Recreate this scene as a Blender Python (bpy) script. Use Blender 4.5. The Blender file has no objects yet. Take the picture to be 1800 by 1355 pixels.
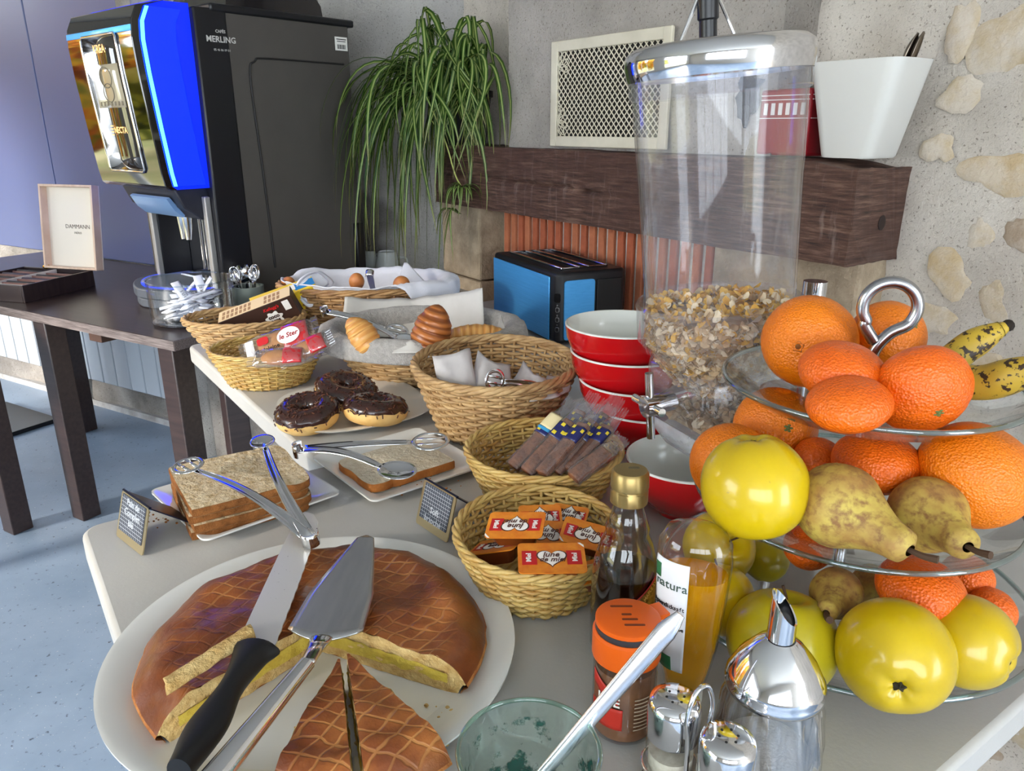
import bpy, math, random
from mathutils import Vector as V, Matrix, Euler
from mathutils import noise as mn
R = random.Random(11)
sc = bpy.context.scene
COL = sc.collection
PI = math.pi
rad = math.radians

# ------------------------------------------------------------ camera, sky, sun, exposure
TZ = 0.70                                   # table-top height
CAMZ = 1.222
FPX = 1340.0
PITCH = rad(18.7)
cam_d = bpy.data.cameras.new('camera')
cam_d.sensor_width = 36.0
cam_d.lens = FPX / 1800.0 * 36.0
cam_d.clip_start = 0.02
cam = bpy.data.objects.new('camera', cam_d)
COL.objects.link(cam)
cam.location = (0, 0, CAMZ)
cam.rotation_euler = (PI / 2 - PITCH, 0, 0)
sc.camera = cam

world = bpy.data.worlds.new('world')
sc.world = world
world.use_nodes = True
wn = world.node_tree.nodes
wn.clear()
w_out = wn.new('ShaderNodeOutputWorld')
w_bg = wn.new('ShaderNodeBackground')
w_bg.inputs['Color'].default_value = (0.84, 0.92, 1.0, 1)
w_bg.inputs['Strength'].default_value = 5.4
world.node_tree.links.new(w_bg.outputs[0], w_out.inputs[0])

sun_d = bpy.data.lights.new('sun', 'SUN')
sun_d.energy = 3.4
sun_d.angle = rad(9)
sun_d.color = (1.0, 0.90, 0.76)
sun = bpy.data.objects.new('sun', sun_d)
COL.objects.link(sun)
SUN_DIR = V((0.74, 0.60, -0.33))            # direction the light travels
sun.rotation_euler = SUN_DIR.to_track_quat('-Z', 'Y').to_euler()

sc.view_settings.view_transform = 'Standard'
sc.view_settings.look = 'None'
sc.view_settings.gamma = 1.0
sc.view_settings.use_curve_mapping = False
sc.view_settings.exposure = 1.06
sc.cycles.use_denoising = True
sc.cycles.adaptive_threshold = 0.02
sc.cycles.max_bounces = 8
sc.cycles.diffuse_bounces = 4
sc.cycles.glossy_bounces = 4
sc.cycles.transmission_bounces = 4
sc.cycles.transparent_max_bounces = 20
sc.cycles.caustics_reflective = False
sc.cycles.caustics_refractive = False
sc.cycles.sample_clamp_indirect = 6.0

# ------------------------------------------------------------ measuring helpers
SP, CP = math.sin(PITCH), math.cos(PITCH)
def ray(px, py):
    u = (px - 900) / FPX; v = (py - 677.5) / FPX
    return V((u, CP - v * SP, -(SP + v * CP)))
def P(px, py, z=TZ):                        # the point of the plane z seen there
    d = ray(px, py); t = (z - CAMZ) / d.z
    return V((d.x * t, d.y * t, z))
def Q(px, py, dep):                         # the point at that depth
    d = ray(px, py)
    return V((0, 0, CAMZ)) + d * dep
def depth(p):
    return p[1] * CP - (p[2] - CAMZ) * SP
AZ = rad(35)
D2 = V((math.cos(AZ), math.sin(AZ), 0))     # across the buffet, towards the stone wall
D1 = V((-math.sin(AZ), math.cos(AZ), 0))    # along the buffet, away from the viewer
def W(a, b, z): return D2 * a + D1 * b + V((0, 0, z))
def PW(px, py, a):                          # the point of the plane parallel to the stone wall
    d = ray(px, py); t = a / d.dot(D2)
    return V((0, 0, CAMZ)) + d * t
def ab(p): return p.x * D2.x + p.y * D2.y, p.x * D1.x + p.y * D1.y

# ------------------------------------------------------------ materials
def S(r, g, b):
    f = lambda c: (c / 12.92 if c <= 0.04045 else ((c + 0.055) / 1.055) ** 2.4)
    return (f(r / 255), f(g / 255), f(b / 255), 1)
MATS = {}
def nodes(name):
    m = bpy.data.materials.new(name); m.use_nodes = True
    nt = m.node_tree; nt.nodes.clear()
    o = nt.nodes.new('ShaderNodeOutputMaterial')
    return m, nt, o
def link(nt, a, b): nt.links.new(a, b)
def tex(nt, kind, scale, coord='Object', stretch=None, detail=4, rough=.6):
    tc = nt.nodes.new('ShaderNodeTexCoord')
    src = tc.outputs[coord]
    if stretch:
        mp = nt.nodes.new('ShaderNodeMapping'); mp.inputs['Scale'].default_value = stretch
        link(nt, src, mp.inputs[0]); src = mp.outputs[0]
    if kind == 'noise':
        t = nt.nodes.new('ShaderNodeTexNoise'); t.inputs['Detail'].default_value = detail; t.inputs['Roughness'].default_value = rough
    elif kind == 'voronoi':
        t = nt.nodes.new('ShaderNodeTexVoronoi')
    elif kind == 'wave':
        t = nt.nodes.new('ShaderNodeTexWave')
    elif kind == 'checker':
        t = nt.nodes.new('ShaderNodeTexChecker')
    elif kind == 'brick':
        t = nt.nodes.new('ShaderNodeTexBrick')
    t.inputs['Scale'].default_value = scale
    link(nt, src, t.inputs['Vector'])
    return t
def ramp(nt, src, stops):
    r = nt.nodes.new('ShaderNodeValToRGB')
    el = r.color_ramp.elements
    while len(el) > 1: el.remove(el[-1])
    el[0].position = stops[0][0]; el[0].color = stops[0][1]
    for p, c in stops[1:]:
        e = el.new(p); e.color = c
    link(nt, src, r.inputs[0])
    return r
def mixc(nt, fac, a, b, mode='MIX'):
    m = nt.nodes.new('ShaderNodeMix'); m.data_type = 'RGBA'; m.blend_type = mode
    for s, x in ((0, fac), (6, a), (7, b)):
        if hasattr(x, 'is_linked') or hasattr(x, 'node'): link(nt, x, m.inputs[s])
        else: m.inputs[s].default_value = x
    return m.outputs[2]
def mat(name, col, rough=.5, metal=0., col2=None, scale=15., stretch=None, lo=.35, hi=.65, bump=0., bscale=60., bstretch=None,
        spec=.5, coat=0., trans=0., ior=1.45, emis=None, estr=0., sss=0., sheen=0., spots=None, coord='Object', detail=4, alpha=1., croug=.05):
    if name in MATS: return MATS[name]
    m, nt, o = nodes(name)
    b = nt.nodes.new('ShaderNodeBsdfPrincipled')
    link(nt, b.outputs[0], o.inputs[0])
    i = b.inputs
    i['Roughness'].default_value = rough; i['Metallic'].default_value = metal
    i['Specular IOR Level'].default_value = spec; i['Coat Weight'].default_value = coat; i['Coat Roughness'].default_value = croug
    i['Transmission Weight'].default_value = trans; i['IOR'].default_value = ior
    i['Sheen Weight'].default_value = sheen; i['Alpha'].default_value = alpha
    if sss:
        i['Subsurface Weight'].default_value = sss; i['Subsurface Radius'].default_value = (.02, .012, .006); i['Subsurface Scale'].default_value = .3
    c = col
    if col2:
        t = tex(nt, 'noise', scale, coord, stretch, detail)
        c = ramp(nt, t.outputs[0], [(lo, col), (hi, col2)]).outputs[0]
    if spots:                               # (colour, scale, threshold)
        t = tex(nt, 'noise', spots[1], coord, None, 3)
        mk = ramp(nt, t.outputs[0], [(spots[2], (0, 0, 0, 1)), (spots[2] + (spots[3] if len(spots) > 3 else .04), (1, 1, 1, 1))])
        c = mixc(nt, mk.outputs[0], c, spots[0])
    if hasattr(c, 'node'): link(nt, c, i['Base Color'])
    else: i['Base Color'].default_value = c
    if emis:
        i['Emission Color'].default_value = emis; i['Emission Strength'].default_value = estr
    if bump:
        t = tex(nt, 'noise', bscale, coord, bstretch, 5)
        bp = nt.nodes.new('ShaderNodeBump'); bp.inputs['Strength'].default_value = bump; bp.inputs['Distance'].default_value = .01
        link(nt, t.outputs[0], bp.inputs['Height']); link(nt, bp.outputs[0], i['Normal'])
    MATS[name] = m
    return m
def thin_glass(name, tint=(1, 1, 1, 1), edge=.75, base=.06, power=3.0, haze=0., hazecol=(.9, .9, .95, 1), rough=.02):
    """thin clear sheet: mostly see-through, reflecting more towards grazing angles"""
    m, nt, o = nodes(name)
    tr = nt.nodes.new('ShaderNodeBsdfTransparent'); tr.inputs[0].default_value = tint
    gl = nt.nodes.new('ShaderNodeBsdfGlossy'); gl.inputs['Roughness'].default_value = rough
    lw = nt.nodes.new('ShaderNodeLayerWeight'); lw.inputs[0].default_value = .5
    pw = nt.nodes.new('ShaderNodeMath'); pw.operation = 'POWER'; pw.inputs[1].default_value = power
    ml = nt.nodes.new('ShaderNodeMath'); ml.operation = 'MULTIPLY_ADD'; ml.inputs[1].default_value = edge; ml.inputs[2].default_value = base
    ml.use_clamp = True
    link(nt, lw.outputs['Facing'], pw.inputs[0]); link(nt, pw.outputs[0], ml.inputs[0])
    mx = nt.nodes.new('ShaderNodeMixShader')
    link(nt, ml.outputs[0], mx.inputs[0])
    src = tr.outputs[0]
    if haze:
        df = nt.nodes.new('ShaderNodeBsdfDiffuse'); df.inputs[0].default_value = hazecol
        t = tex(nt, 'noise', 9, 'Object', None, 6)
        hr = ramp(nt, t.outputs[0], [(.35, (haze * .4,) * 3 + (1,)), (.7, (haze,) * 3 + (1,))])
        m2 = nt.nodes.new('ShaderNodeMixShader')
        link(nt, hr.outputs[0], m2.inputs[0])
        link(nt, tr.outputs[0], m2.inputs[1]); link(nt, df.outputs[0], m2.inputs[2]); src = m2.outputs[0]
    link(nt, src, mx.inputs[1]); link(nt, gl.outputs[0], mx.inputs[2]); link(nt, mx.outputs[0], o.inputs[0])
    MATS[name] = m
    return m

# ------------------------------------------------------------ mesh builder
class MB:
    def __init__(s): s.v = []; s.f = []; s.m = []; s.uv = None
    def add(s, vs, fs, m=0):
        o = len(s.v); s.v += [tuple(x) for x in vs]
        for f in fs: s.f.append([i + o for i in f]); s.m.append(m)
        return s
    def box(s, c, d, M=None, m=0):
        x, y, z = d[0] / 2, d[1] / 2, d[2] / 2
        vs = [V((i * x, j * y, k * z)) for i in (-1, 1) for j in (-1, 1) for k in (-1, 1)]
        c = V(c)
        vs = [(M @ q if M else q) + c for q in vs]
        return s.add(vs, [(0, 1, 3, 2), (4, 6, 7, 5), (0, 4, 5, 1), (2, 3, 7, 6), (0, 2, 6, 4), (1, 5, 7, 3)], m)
    def hexa(s, bot, top, m=0):             # 4 bottom and 4 top corners, counter-clockwise
        return s.add(list(bot) + list(top), [(3, 2, 1, 0), (4, 5, 6, 7), (0, 1, 5, 4), (1, 2, 6, 5), (2, 3, 7, 6), (3, 0, 4, 7)], m)
    def lathe(s, prof, n=32, c=(0, 0, 0), sx=1., sy=1., m=0, fn=None):
        vs = []; fs = []; idx = []
        for r, z in prof:
            if r < 1e-6:
                idx.append([len(vs)]); vs.append((c[0], c[1], c[2] + z))
            else:
                idx.append(list(range(len(vs), len(vs) + n)))
                for k in range(n):
                    t = 2 * PI * k / n; g = fn(t, z) if fn else 1.
                    vs.append((c[0] + r * g * sx * math.cos(t), c[1] + r * g * sy * math.sin(t), c[2] + z))
        for a, b in zip(idx, idx[1:]):
            for k in range(n):
                j = (k + 1) % n
                if len(a) == 1 and len(b) == 1: continue
                if len(a) == 1: fs.append((a[0], b[j], b[k]))
                elif len(b) == 1: fs.append((a[k], a[j], b[0]))
                else: fs.append((a[k], a[j], b[j], b[k]))
        return s.add(vs, fs, m)
    def tube(s, path, r, n=8, closed=False, m=0, cap=True, flat=1., up=None):
        path = [V(p) for p in path]; N = len(path)
        rr = r if isinstance(r, (list, tuple)) else [r] * N
        vs = []; fs = []
        T = []
        for i in range(N):
            a = path[(i - 1) % N] if (closed or i) else path[0]
            b = path[(i + 1) % N] if (closed or i < N - 1) else path[-1]
            t = (b - a); T.append(t.normalized() if t.length > 1e-9 else V((0, 0, 1)))
        u = V(up) if up else (V((0, 0, 1)) if abs(T[0].z) < .9 else V((1, 0, 0)))
        for i in range(N):
            if up: u = V(up)
            u = (u - T[i] * u.dot(T[i]))
            u = u.normalized() if u.length > 1e-6 else T[i].orthogonal().normalized()
            w = T[i].cross(u)
            for k in range(n):
                a = 2 * PI * k / n
                vs.append(path[i] + u * (math.cos(a) * rr[i] * flat) + w * (math.sin(a) * rr[i]))
        for i in range(N if closed else N - 1):
            j = (i + 1) % N
            for k in range(n):
                l = (k + 1) % n
                fs.append((i * n + k, i * n + l, j * n + l, j * n + k))
        if cap and not closed:
            fs.append(tuple(range(n - 1, -1, -1))); fs.append(tuple(range((N - 1) * n, N * n)))
        return s.add(vs, fs, m)
    def prism(s, poly, z0, z1, m=0, M=None):
        n = len(poly)
        vs = [V((x, y, z0)) for x, y in poly] + [V((x, y, z1)) for x, y in poly]
        if M: vs = [M @ q for q in vs]
        fs = [tuple(range(n - 1, -1, -1)), tuple(range(n, 2 * n))] + [(i, (i + 1) % n, n + (i + 1) % n, n + i) for i in range(n)]
        return s.add(vs, fs, m)
    def grid(s, fn, nu, nv, cu=False, cv=False, m=0):
        vs = [fn(i / (nu if cu else nu - 1), j / (nv if cv else nv - 1)) for i in range(nu) for j in range(nv)]
        fs = []
        for i in range(nu if cu else nu - 1):
            for j in range(nv if cv else nv - 1):
                a, b = (i + 1) % nu, (j + 1) % nv
                fs.append((i * nv + j, a * nv + j, a * nv + b, i * nv + b))
        return s.add(vs, fs, m)
    def ball(s, c, r, nu=24, nv=14, m=0, fn=None):
        c = V(c); rx, ry, rz = r if isinstance(r, (tuple, list)) else (r, r, r)
        prof = []
        vs = []; fs = []
        for j in range(nv + 1):
            ph = -PI / 2 + PI * j / nv
            for i in range(nu):
                t = 2 * PI * i / nu
                d = V((math.cos(ph) * math.cos(t), math.cos(ph) * math.sin(t), math.sin(ph)))
                k = fn(d) if fn else 1.
                vs.append(c + V((d.x * rx * k, d.y * ry * k, d.z * rz * k)))
        for j in range(nv):
            for i in range(nu):
                a = (i + 1) % nu
                fs.append((j * nu + i, j * nu + a, (j + 1) * nu + a, (j + 1) * nu + i))
        return s.add(vs, fs, m)
    def build(s, name, mats, parent=None, loc=None, rot=None, smooth=True, ang=40, bev=0., seg=2, kind=None, label=None, sub=0, solid=0.):
        me = bpy.data.meshes.new(name)
        me.from_pydata(s.v, [], s.f)
        if not isinstance(mats, (list, tuple)): mats = [mats]
        for q in mats: me.materials.append(q)
        if len(mats) > 1: me.polygons.foreach_set('material_index', s.m)
        if s.uv:
            ul = me.uv_layers.new(name='UVMap')
            for li, l in enumerate(me.loops): ul.data[li].uv = s.uv[l.vertex_index]
        me.validate(); me.update()
        if smooth:
            me.polygons.foreach_set('use_smooth', [True] * len(me.polygons))
            if ang < 180: me.set_sharp_from_angle(angle=rad(ang))
        ob = bpy.data.objects.new(name, me); COL.objects.link(ob)
        if parent: ob.parent = parent
        if loc is not None: ob.location = loc
        if rot is not None: ob.rotation_euler = rot
        if bev:
            md = ob.modifiers.new('bevel', 'BEVEL'); md.width = bev; md.segments = seg; md.limit_method = 'ANGLE'; md.angle_limit = rad(35)
        if solid:
            md = ob.modifiers.new('solid', 'SOLIDIFY'); md.thickness = solid; md.offset = 0
        if sub:
            md = ob.modifiers.new('sub', 'SUBSURF'); md.levels = sub; md.render_levels = sub
        if kind: ob['kind'] = kind
        if label: ob['label'] = label
        return ob
def thing(name, label, cat, loc=(0, 0, 0), rz=0., group=None, rot=None):
    o = bpy.data.objects.new(name, None); COL.objects.link(o)
    o.empty_display_size = .02
    o.location = loc; o.rotation_euler = rot if rot is not None else (0, 0, rz)
    return tag(o, label, cat, group)
def tag(o, label, cat, group=None):
    o['label'] = label; o['category'] = cat
    if group: o['group'] = group
    return o
def struct(o): o['kind'] = 'structure'; return o
def copy_tree(o, parent=None):
    c = o.copy(); COL.objects.link(c)
    if parent: c.parent = parent
    for ch in [x for x in bpy.data.objects if x.parent == o]: copy_tree(ch, c)
    return c
TXT = {}
def text(body, size, m, parent, loc, rot=(0, 0, 0), name='lettering', bold=0., shear=0., spacing=1., M=None, thick=.0002):
    key = (body, size, bold, shear, spacing, thick)
    if key not in TXT:
        cu = bpy.data.curves.new('lettering', 'FONT'); cu.body = body; cu.size = size; cu.resolution_u = 2
        cu.align_x = 'CENTER'; cu.align_y = 'CENTER'; cu.extrude = thick; cu.offset = bold; cu.shear = shear; cu.space_character = spacing
        t = bpy.data.objects.new('lettering', cu); COL.objects.link(t)
        bpy.context.view_layer.update()
        TXT[key] = bpy.data.meshes.new_from_object(t.evaluated_get(bpy.context.evaluated_depsgraph_get()))
        bpy.data.objects.remove(t); bpy.data.curves.remove(cu)
    me = TXT[key].copy(); me.materials.clear(); me.materials.append(m)
    o = bpy.data.objects.new(name, me); COL.objects.link(o); o.parent = parent
    if M is not None: o.matrix_local = M
    else: o.location = loc; o.rotation_euler = rot
    return o
def frame(x, y, o):                         # matrix with local x along x, y along y, origin o
    x = V(x).normalized(); z = x.cross(V(y)).normalized(); y = z.cross(x)
    M = Matrix.Identity(4)
    for i in range(3): M[i][0] = x[i]; M[i][1] = y[i]; M[i][2] = z[i]; M[i][3] = o[i]
    return M
def rrect(w, h, r, n=5):
    out = []
    for cx, cy, a0 in ((w / 2 - r, h / 2 - r, 0), (-w / 2 + r, h / 2 - r, PI / 2), (-w / 2 + r, -h / 2 + r, PI), (w / 2 - r, -h / 2 + r, 1.5 * PI)):
        for k in range(n + 1):
            a = a0 + PI / 2 * k / n; out.append((cx + r * math.cos(a), cy + r * math.sin(a)))
    return out
def bez(p, n=16):                           # smooth curve through points (Catmull-Rom)
    p = [V(q) for q in p]; q = [p[0] * 2 - p[1]] + p + [p[-1] * 2 - p[-2]]; out = []
    for i in range(1, len(q) - 2):
        for k in range(n):
            t = k / n; a, b, c, d = q[i - 1:i + 3]
            out.append(.5 * ((2 * b) + (c - a) * t + (2 * a - 5 * b + 4 * c - d) * t * t + (3 * b - a - 3 * c + d) * t ** 3))
    out.append(p[-1]); return out

chrome = mat('chrome', S(225, 226, 230), .08, 1.)
steel = mat('brushed_steel', S(196, 196, 198), .25, 1., S(184, 184, 188), 10, (1, 8, 1))
white_c = mat('white_ceramic', S(226, 226, 222), .12, coat=.5)
black_p = mat('black_plastic', S(20, 20, 23), .35)
# ------------------------------------------------------------ the room
WA = 1.45                                   # stone wall plane (distance across the buffet)
FB = 2.92                                   # far wall plane
plaster = None
def plaster_mat(name, base, dark, patch, pt):
    m, nt, o = nodes(name)
    b = nt.nodes.new('ShaderNodeBsdfPrincipled'); link(nt, b.outputs[0], o.inputs[0])
    b.inputs['Roughness'].default_value = .95; b.inputs['Specular IOR Level'].default_value = .1
    n1 = tex(nt, 'noise', 5, 'Object', None, 6); n2 = tex(nt, 'noise', 1.6, 'Object', None, 3, .5); n3 = tex(nt, 'noise', 190, 'Object', None, 2)
    c = ramp(nt, n1.outputs[0], [(.3, dark), (.62, base)]).outputs[0]
    k = ramp(nt, n2.outputs[0], [(pt, (0, 0, 0, 1)), (pt + .03, (1, 1, 1, 1))]).outputs[0]
    c = mixc(nt, k, c, patch)
    g = ramp(nt, n3.outputs[0], [(.30, (.50, .47, .44, 1)), (.39, (1, 1, 1, 1))]).outputs[0]
    c = mixc(nt, 1.0, c, g, 'MULTIPLY')
    link(nt, c, b.inputs['Base Color'])
    n4 = tex(nt, 'noise', 70, 'Object', None, 8, .7)
    bp = nt.nodes.new('ShaderNodeBump'); bp.inputs['Strength'].default_value = .9; bp.inputs['Distance'].default_value = .010
    link(nt, n4.outputs[0], bp.inputs['Height']); link(nt, bp.outputs[0], b.inputs['Normal'])
    return m
plaster_r = plaster_mat('rough_lime_plaster', S(222, 212, 199), S(194, 183, 170), S(212, 203, 192), .62)
plaster_h = plaster_mat('grey_hood_plaster', S(186, 178, 168), S(158, 151, 142), S(172, 166, 158), .6)
plaster_f = plaster_mat('patched_far_plaster', S(196, 192, 186), S(176, 172, 168), S(128, 124, 120), .56)
plaster_l = plaster_mat('rough_low_plaster', S(170, 165, 160), S(120, 116, 112), S(150, 145, 140), .58)

m, nt, o = nodes('speckled_blue_grey_floor')
b = nt.nodes.new('ShaderNodeBsdfPrincipled'); link(nt, b.outputs[0], o.inputs[0]); b.inputs['Roughness'].default_value = .38
n1 = tex(nt, 'noise', 3, 'Object', None, 5); n2 = tex(nt, 'noise', 55, 'Object', None, 3); n3 = tex(nt, 'noise', 140, 'Object', None, 2)
c = ramp(nt, n1.outputs[0], [(.3, S(124, 144, 168)), (.7, S(148, 166, 190))]).outputs[0]
c = mixc(nt, 1., c, ramp(nt, n2.outputs[0], [(.28, S(120, 118, 120)), (.36, (1, 1, 1, 1))]).outputs[0], 'MULTIPLY')
c = mixc(nt, ramp(nt, n3.outputs[0], [(.68, (0, 0, 0, 1)), (.72, (1, 1, 1, 1))]).outputs[0], c, S(190, 195, 200))
link(nt, c, b.inputs['Base Color'])
floor_m = m
mb = MB(); mb.box((-.5, 1.2, -.05), (9, 10, .1))
struct(mb.build('floor', floor_m, smooth=False))
# ceiling with old beams out of view
mb = MB(); mb.box((-.5, 1.2, 2.75), (9, 10, .1))
struct(mb.build('ceiling', mat('ceiling_paint', S(190, 186, 178), .9), smooth=False))

def rough_wall(a0, b0, b1, z0, z1, amp, seed, nb, nz, name, m, axis='a'):
    """a wall with a gently uneven face, 0.25 m thick"""
    def face(i, j):
        b = b0 + (b1 - b0) * i; z = z0 + (z1 - z0) * j
        d = amp * (mn.noise(V((b * 3 + seed, z * 3, seed))) + .5 * mn.noise(V((b * 9, z * 9, seed))) + .3 * mn.noise(V((b * 26, z * 26, seed))))
        return W(a0 + d, b, z) if axis == 'a' else W(b, a0 + d, z)
    g = MB(); g.grid(face, nb, nz)
    k = len(g.v)
    q = lambda aa, bb, zz: W(aa, bb, zz) if axis == 'a' else W(bb, aa, zz)
    g.add([q(a0, b0, z0), q(a0, b1, z0), q(a0, b1, z1), q(a0, b0, z1), q(a0 + .25, b0, z0), q(a0 + .25, b1, z0), q(a0 + .25, b1, z1), q(a0 + .25, b0, z1)],
          [(4, 5, 6, 7), (0, 1, 5, 4), (2, 3, 7, 6), (1, 2, 6, 5), (0, 4, 7, 3)])
    return struct(g.build(name, m, ang=180))
wall_right = rough_wall(WA, -2.2, 3.2, 0, 2.7, .012, 3.1, 260, 120, 'wall_right', plaster_r)
wall_far = rough_wall(FB, .55, 1.5, 0, 2.7, .006, 8.3, 60, 80, 'wall_far', plaster_f, 'b')

# stones showing through the lime plaster
stone_m = [mat('ochre_stone', S(186, 164, 130), .9, col2=S(196, 182, 162), scale=16, lo=.42, hi=.62, bump=.6, bscale=40, spec=.1),
           mat('pale_stone', S(184, 166, 138), .9, col2=S(196, 184, 168), scale=18, lo=.42, hi=.62, bump=.6, bscale=40, spec=.1),
           mat('grey_stone', S(160, 142, 122), .9, col2=S(188, 174, 160), scale=18, lo=.45, hi=.66, bump=.7, bscale=40, spec=.1)]
def stone(px, py, wx, wy, k, ang=0., seed=0, proud=.0035):
    c = PW(px, py, WA); s = depth(c) / FPX
    rb, rz = wx * s * 1.2, wy * s
    n = 22; g = MB(); rings = [(1.0, -.02), (.93, .35), (.75, .8), (.4, 1.0)]
    vs = []; fs = []
    for (q, h) in rings:
        for i in range(n):
            t = 2 * PI * i / n
            w = 1 + .42 * mn.noise(V((math.cos(t) * 1.4 + seed, math.sin(t) * 1.4, seed * 1.7))) + .2 * mn.noise(V((math.cos(t) * 4, math.sin(t) * 4, seed)))
            x, y = q * w * rb * math.cos(t), q * w * rz * math.sin(t)
            x, y = x * math.cos(ang) - y * math.sin(ang), x * math.sin(ang) + y * math.cos(ang)
            hh = proud * (h + .35 * mn.noise(V((x * 40, y * 40, seed))))
            p = c - D2 * hh + D1 * (-x) + V((0, 0, y)); vs.append(p)
    for r_ in range(len(rings) - 1):
        for i in range(n):
            j = (i + 1) % n; fs.append((r_ * n + i, r_ * n + j, (r_ + 1) * n + j, (r_ + 1) * n + i))
    fs.append(tuple(range((len(rings) - 1) * n, len(rings) * n)))
    g.add(vs, fs); g.build('stone', stone_m[k], wall_right, ang=50)
for i, a in enumerate([(1690, 165, 34, 32, 1, .2), (1765, 308, 66, 36, 0, -.1), (1725, 412, 20, 30, 1, .5), (1668, 482, 40, 34, 0, -.6), (1752, 530, 22, 42, 1, .1),
                       (1792, 410, 22, 32, 2, 0), (1692, 52, 22, 52, 1, -.2), (1775, 75, 62, 58, 1, .3), (1650, 262, 24, 26, 1, .4), (1640, 560, 34, 26, 1, 0),
                       (1745, 1322, 22, 16, 2, .6), (1795, 1290, 26, 40, 1, 0), (1725, 640, 30, 22, 1, .3), (1785, 960, 30, 50, 2, 0)]):
    stone(*a[:6], seed=i * 3.3 + 1)

# the wall behind the dark table: low wall with radiator, upper wall set back
TE = V((-.865, .502, 0)); TN = V((.502, .865, 0)); TC = V((-.872, 1.896, 0))   # dark table: along, towards wall, right front corner
def T(al, pe, z): return TC + TE * al + TN * pe + V((0, 0, z))
def rough_low(i, j):
    al = -.35 + 5.2 * i; z = .70 * j
    d = .02 * mn.noise(V((al * 4, z * 4, 2))) + .012 * mn.noise(V((al * 11, z * 11, 5)))
    return T(al, .72 + d, z)
g = MB(); g.grid(rough_low, 140, 24)
g.hexa([T(-.35, .75, 0), T(4.85, .75, 0), T(4.85, 1.2, 0), T(-.35, 1.2, 0)], [T(-.35, .72, .70), T(4.85, .72, .70), T(4.85, 1.2, .70), T(-.35, 1.2, .70)])
struct(g.build('wall_left_low', plaster_l, ang=60))
g = MB(); g.hexa([T(-.2, 1.1, .70), T(4.85, 1.1, .70), T(4.85, 1.3, .70), T(-.2, 1.3, .70)], [T(-.2, 1.1, 2.7), T(4.85, 1.1, 2.7), T(4.85, 1.3, 2.7), T(-.2, 1.3, 2.7)])
struct(g.build('wall_left', plaster_f, smooth=False))
g = MB(); g.hexa([T(-.2, .70, 0), T(4.85, .70, 0), T(4.85, .74, 0), T(-.2, .74, 0)], [T(-.2, .705, .025), T(4.85, .705, .025), T(4.85, .74, .025), T(-.2, .74, .025)])
struct(g.build('baseboard_left', mat('pale_skirting', S(176, 176, 178), .8, col2=S(150, 148, 146), scale=20), smooth=False))
# stone ledge in the corner behind the machine
g = MB(); g.prism([(q.x, q.y) for q in (W(.90, 2.30, 0), W(1.44, 2.30, 0), W(1.44, 2.90, 0), W(.62, 2.90, 0))], 0, TZ - .002)
struct(g.build('wall_ledge', plaster_l, smooth=False, bev=.008))
# tall smooth white panel standing on the low wall
g = MB()
for k, (a0, a1) in enumerate(((1.02, 1.62), (1.625, 2.5), (2.505, 3.4))):
    g.hexa([T(a0, .70, .702), T(a1, .70, .702), T(a1, .78, .702), T(a0, .78, .702)], [T(a0, .70, 1.83), T(a1, .70, 1.83), T(a1, .78, 1.83), T(a0, .78, 1.83)])
pan = thing('white_panel', 'tall smooth white panel tinted with the blue glow, left of the coffee machine', 'panel', T(1.6, .74, .702))
pm = mat('blue_glow_tint_paint', S(82, 92, 132), .28)  # blue glow of the machine's strips is mixed into this paint colour
for k, (a0, a1) in enumerate(((1.02, 1.62), (1.625, 2.5), (2.505, 3.4))):
    g = MB(); o_ = pan.location
    g.hexa([T(a, p_, .702) - o_ for a, p_ in ((a0, .70), (a1, .70), (a1, .78), (a0, .78))], [T(a, p_, 1.83) - o_ for a, p_ in ((a0, .70), (a1, .70), (a1, .78), (a0, .78))])
    g.build('panel_board', pm, pan, smooth=False, bev=.004)
# radiator: separate vertical white slabs
rd = thing('radiator', 'white panel radiator with vertical grooves under the dark table', 'radiator', T(1.6, .66, .13))
rm = mat('radiator_white', S(172, 180, 190), .4)
k = .27
while k < 3.2:
    g = MB(); p0 = T(k, .66, .16) - rd.location
    M3 = Matrix((TE, TN, V((0, 0, 1)))).transposed()
    g.box(p0 + V((0, 0, .23)) + TE * .0475, (.093, .035, .46), M3); g.build('slab', rm, rd, bev=.004)
    k += .097
g = MB(); g.box(T(1.7, .69, .39) - rd.location, (2.9, .02, .40), Matrix((TE, TN, V((0, 0, 1)))).transposed()); g.build('back_rail', rm, rd)

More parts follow.
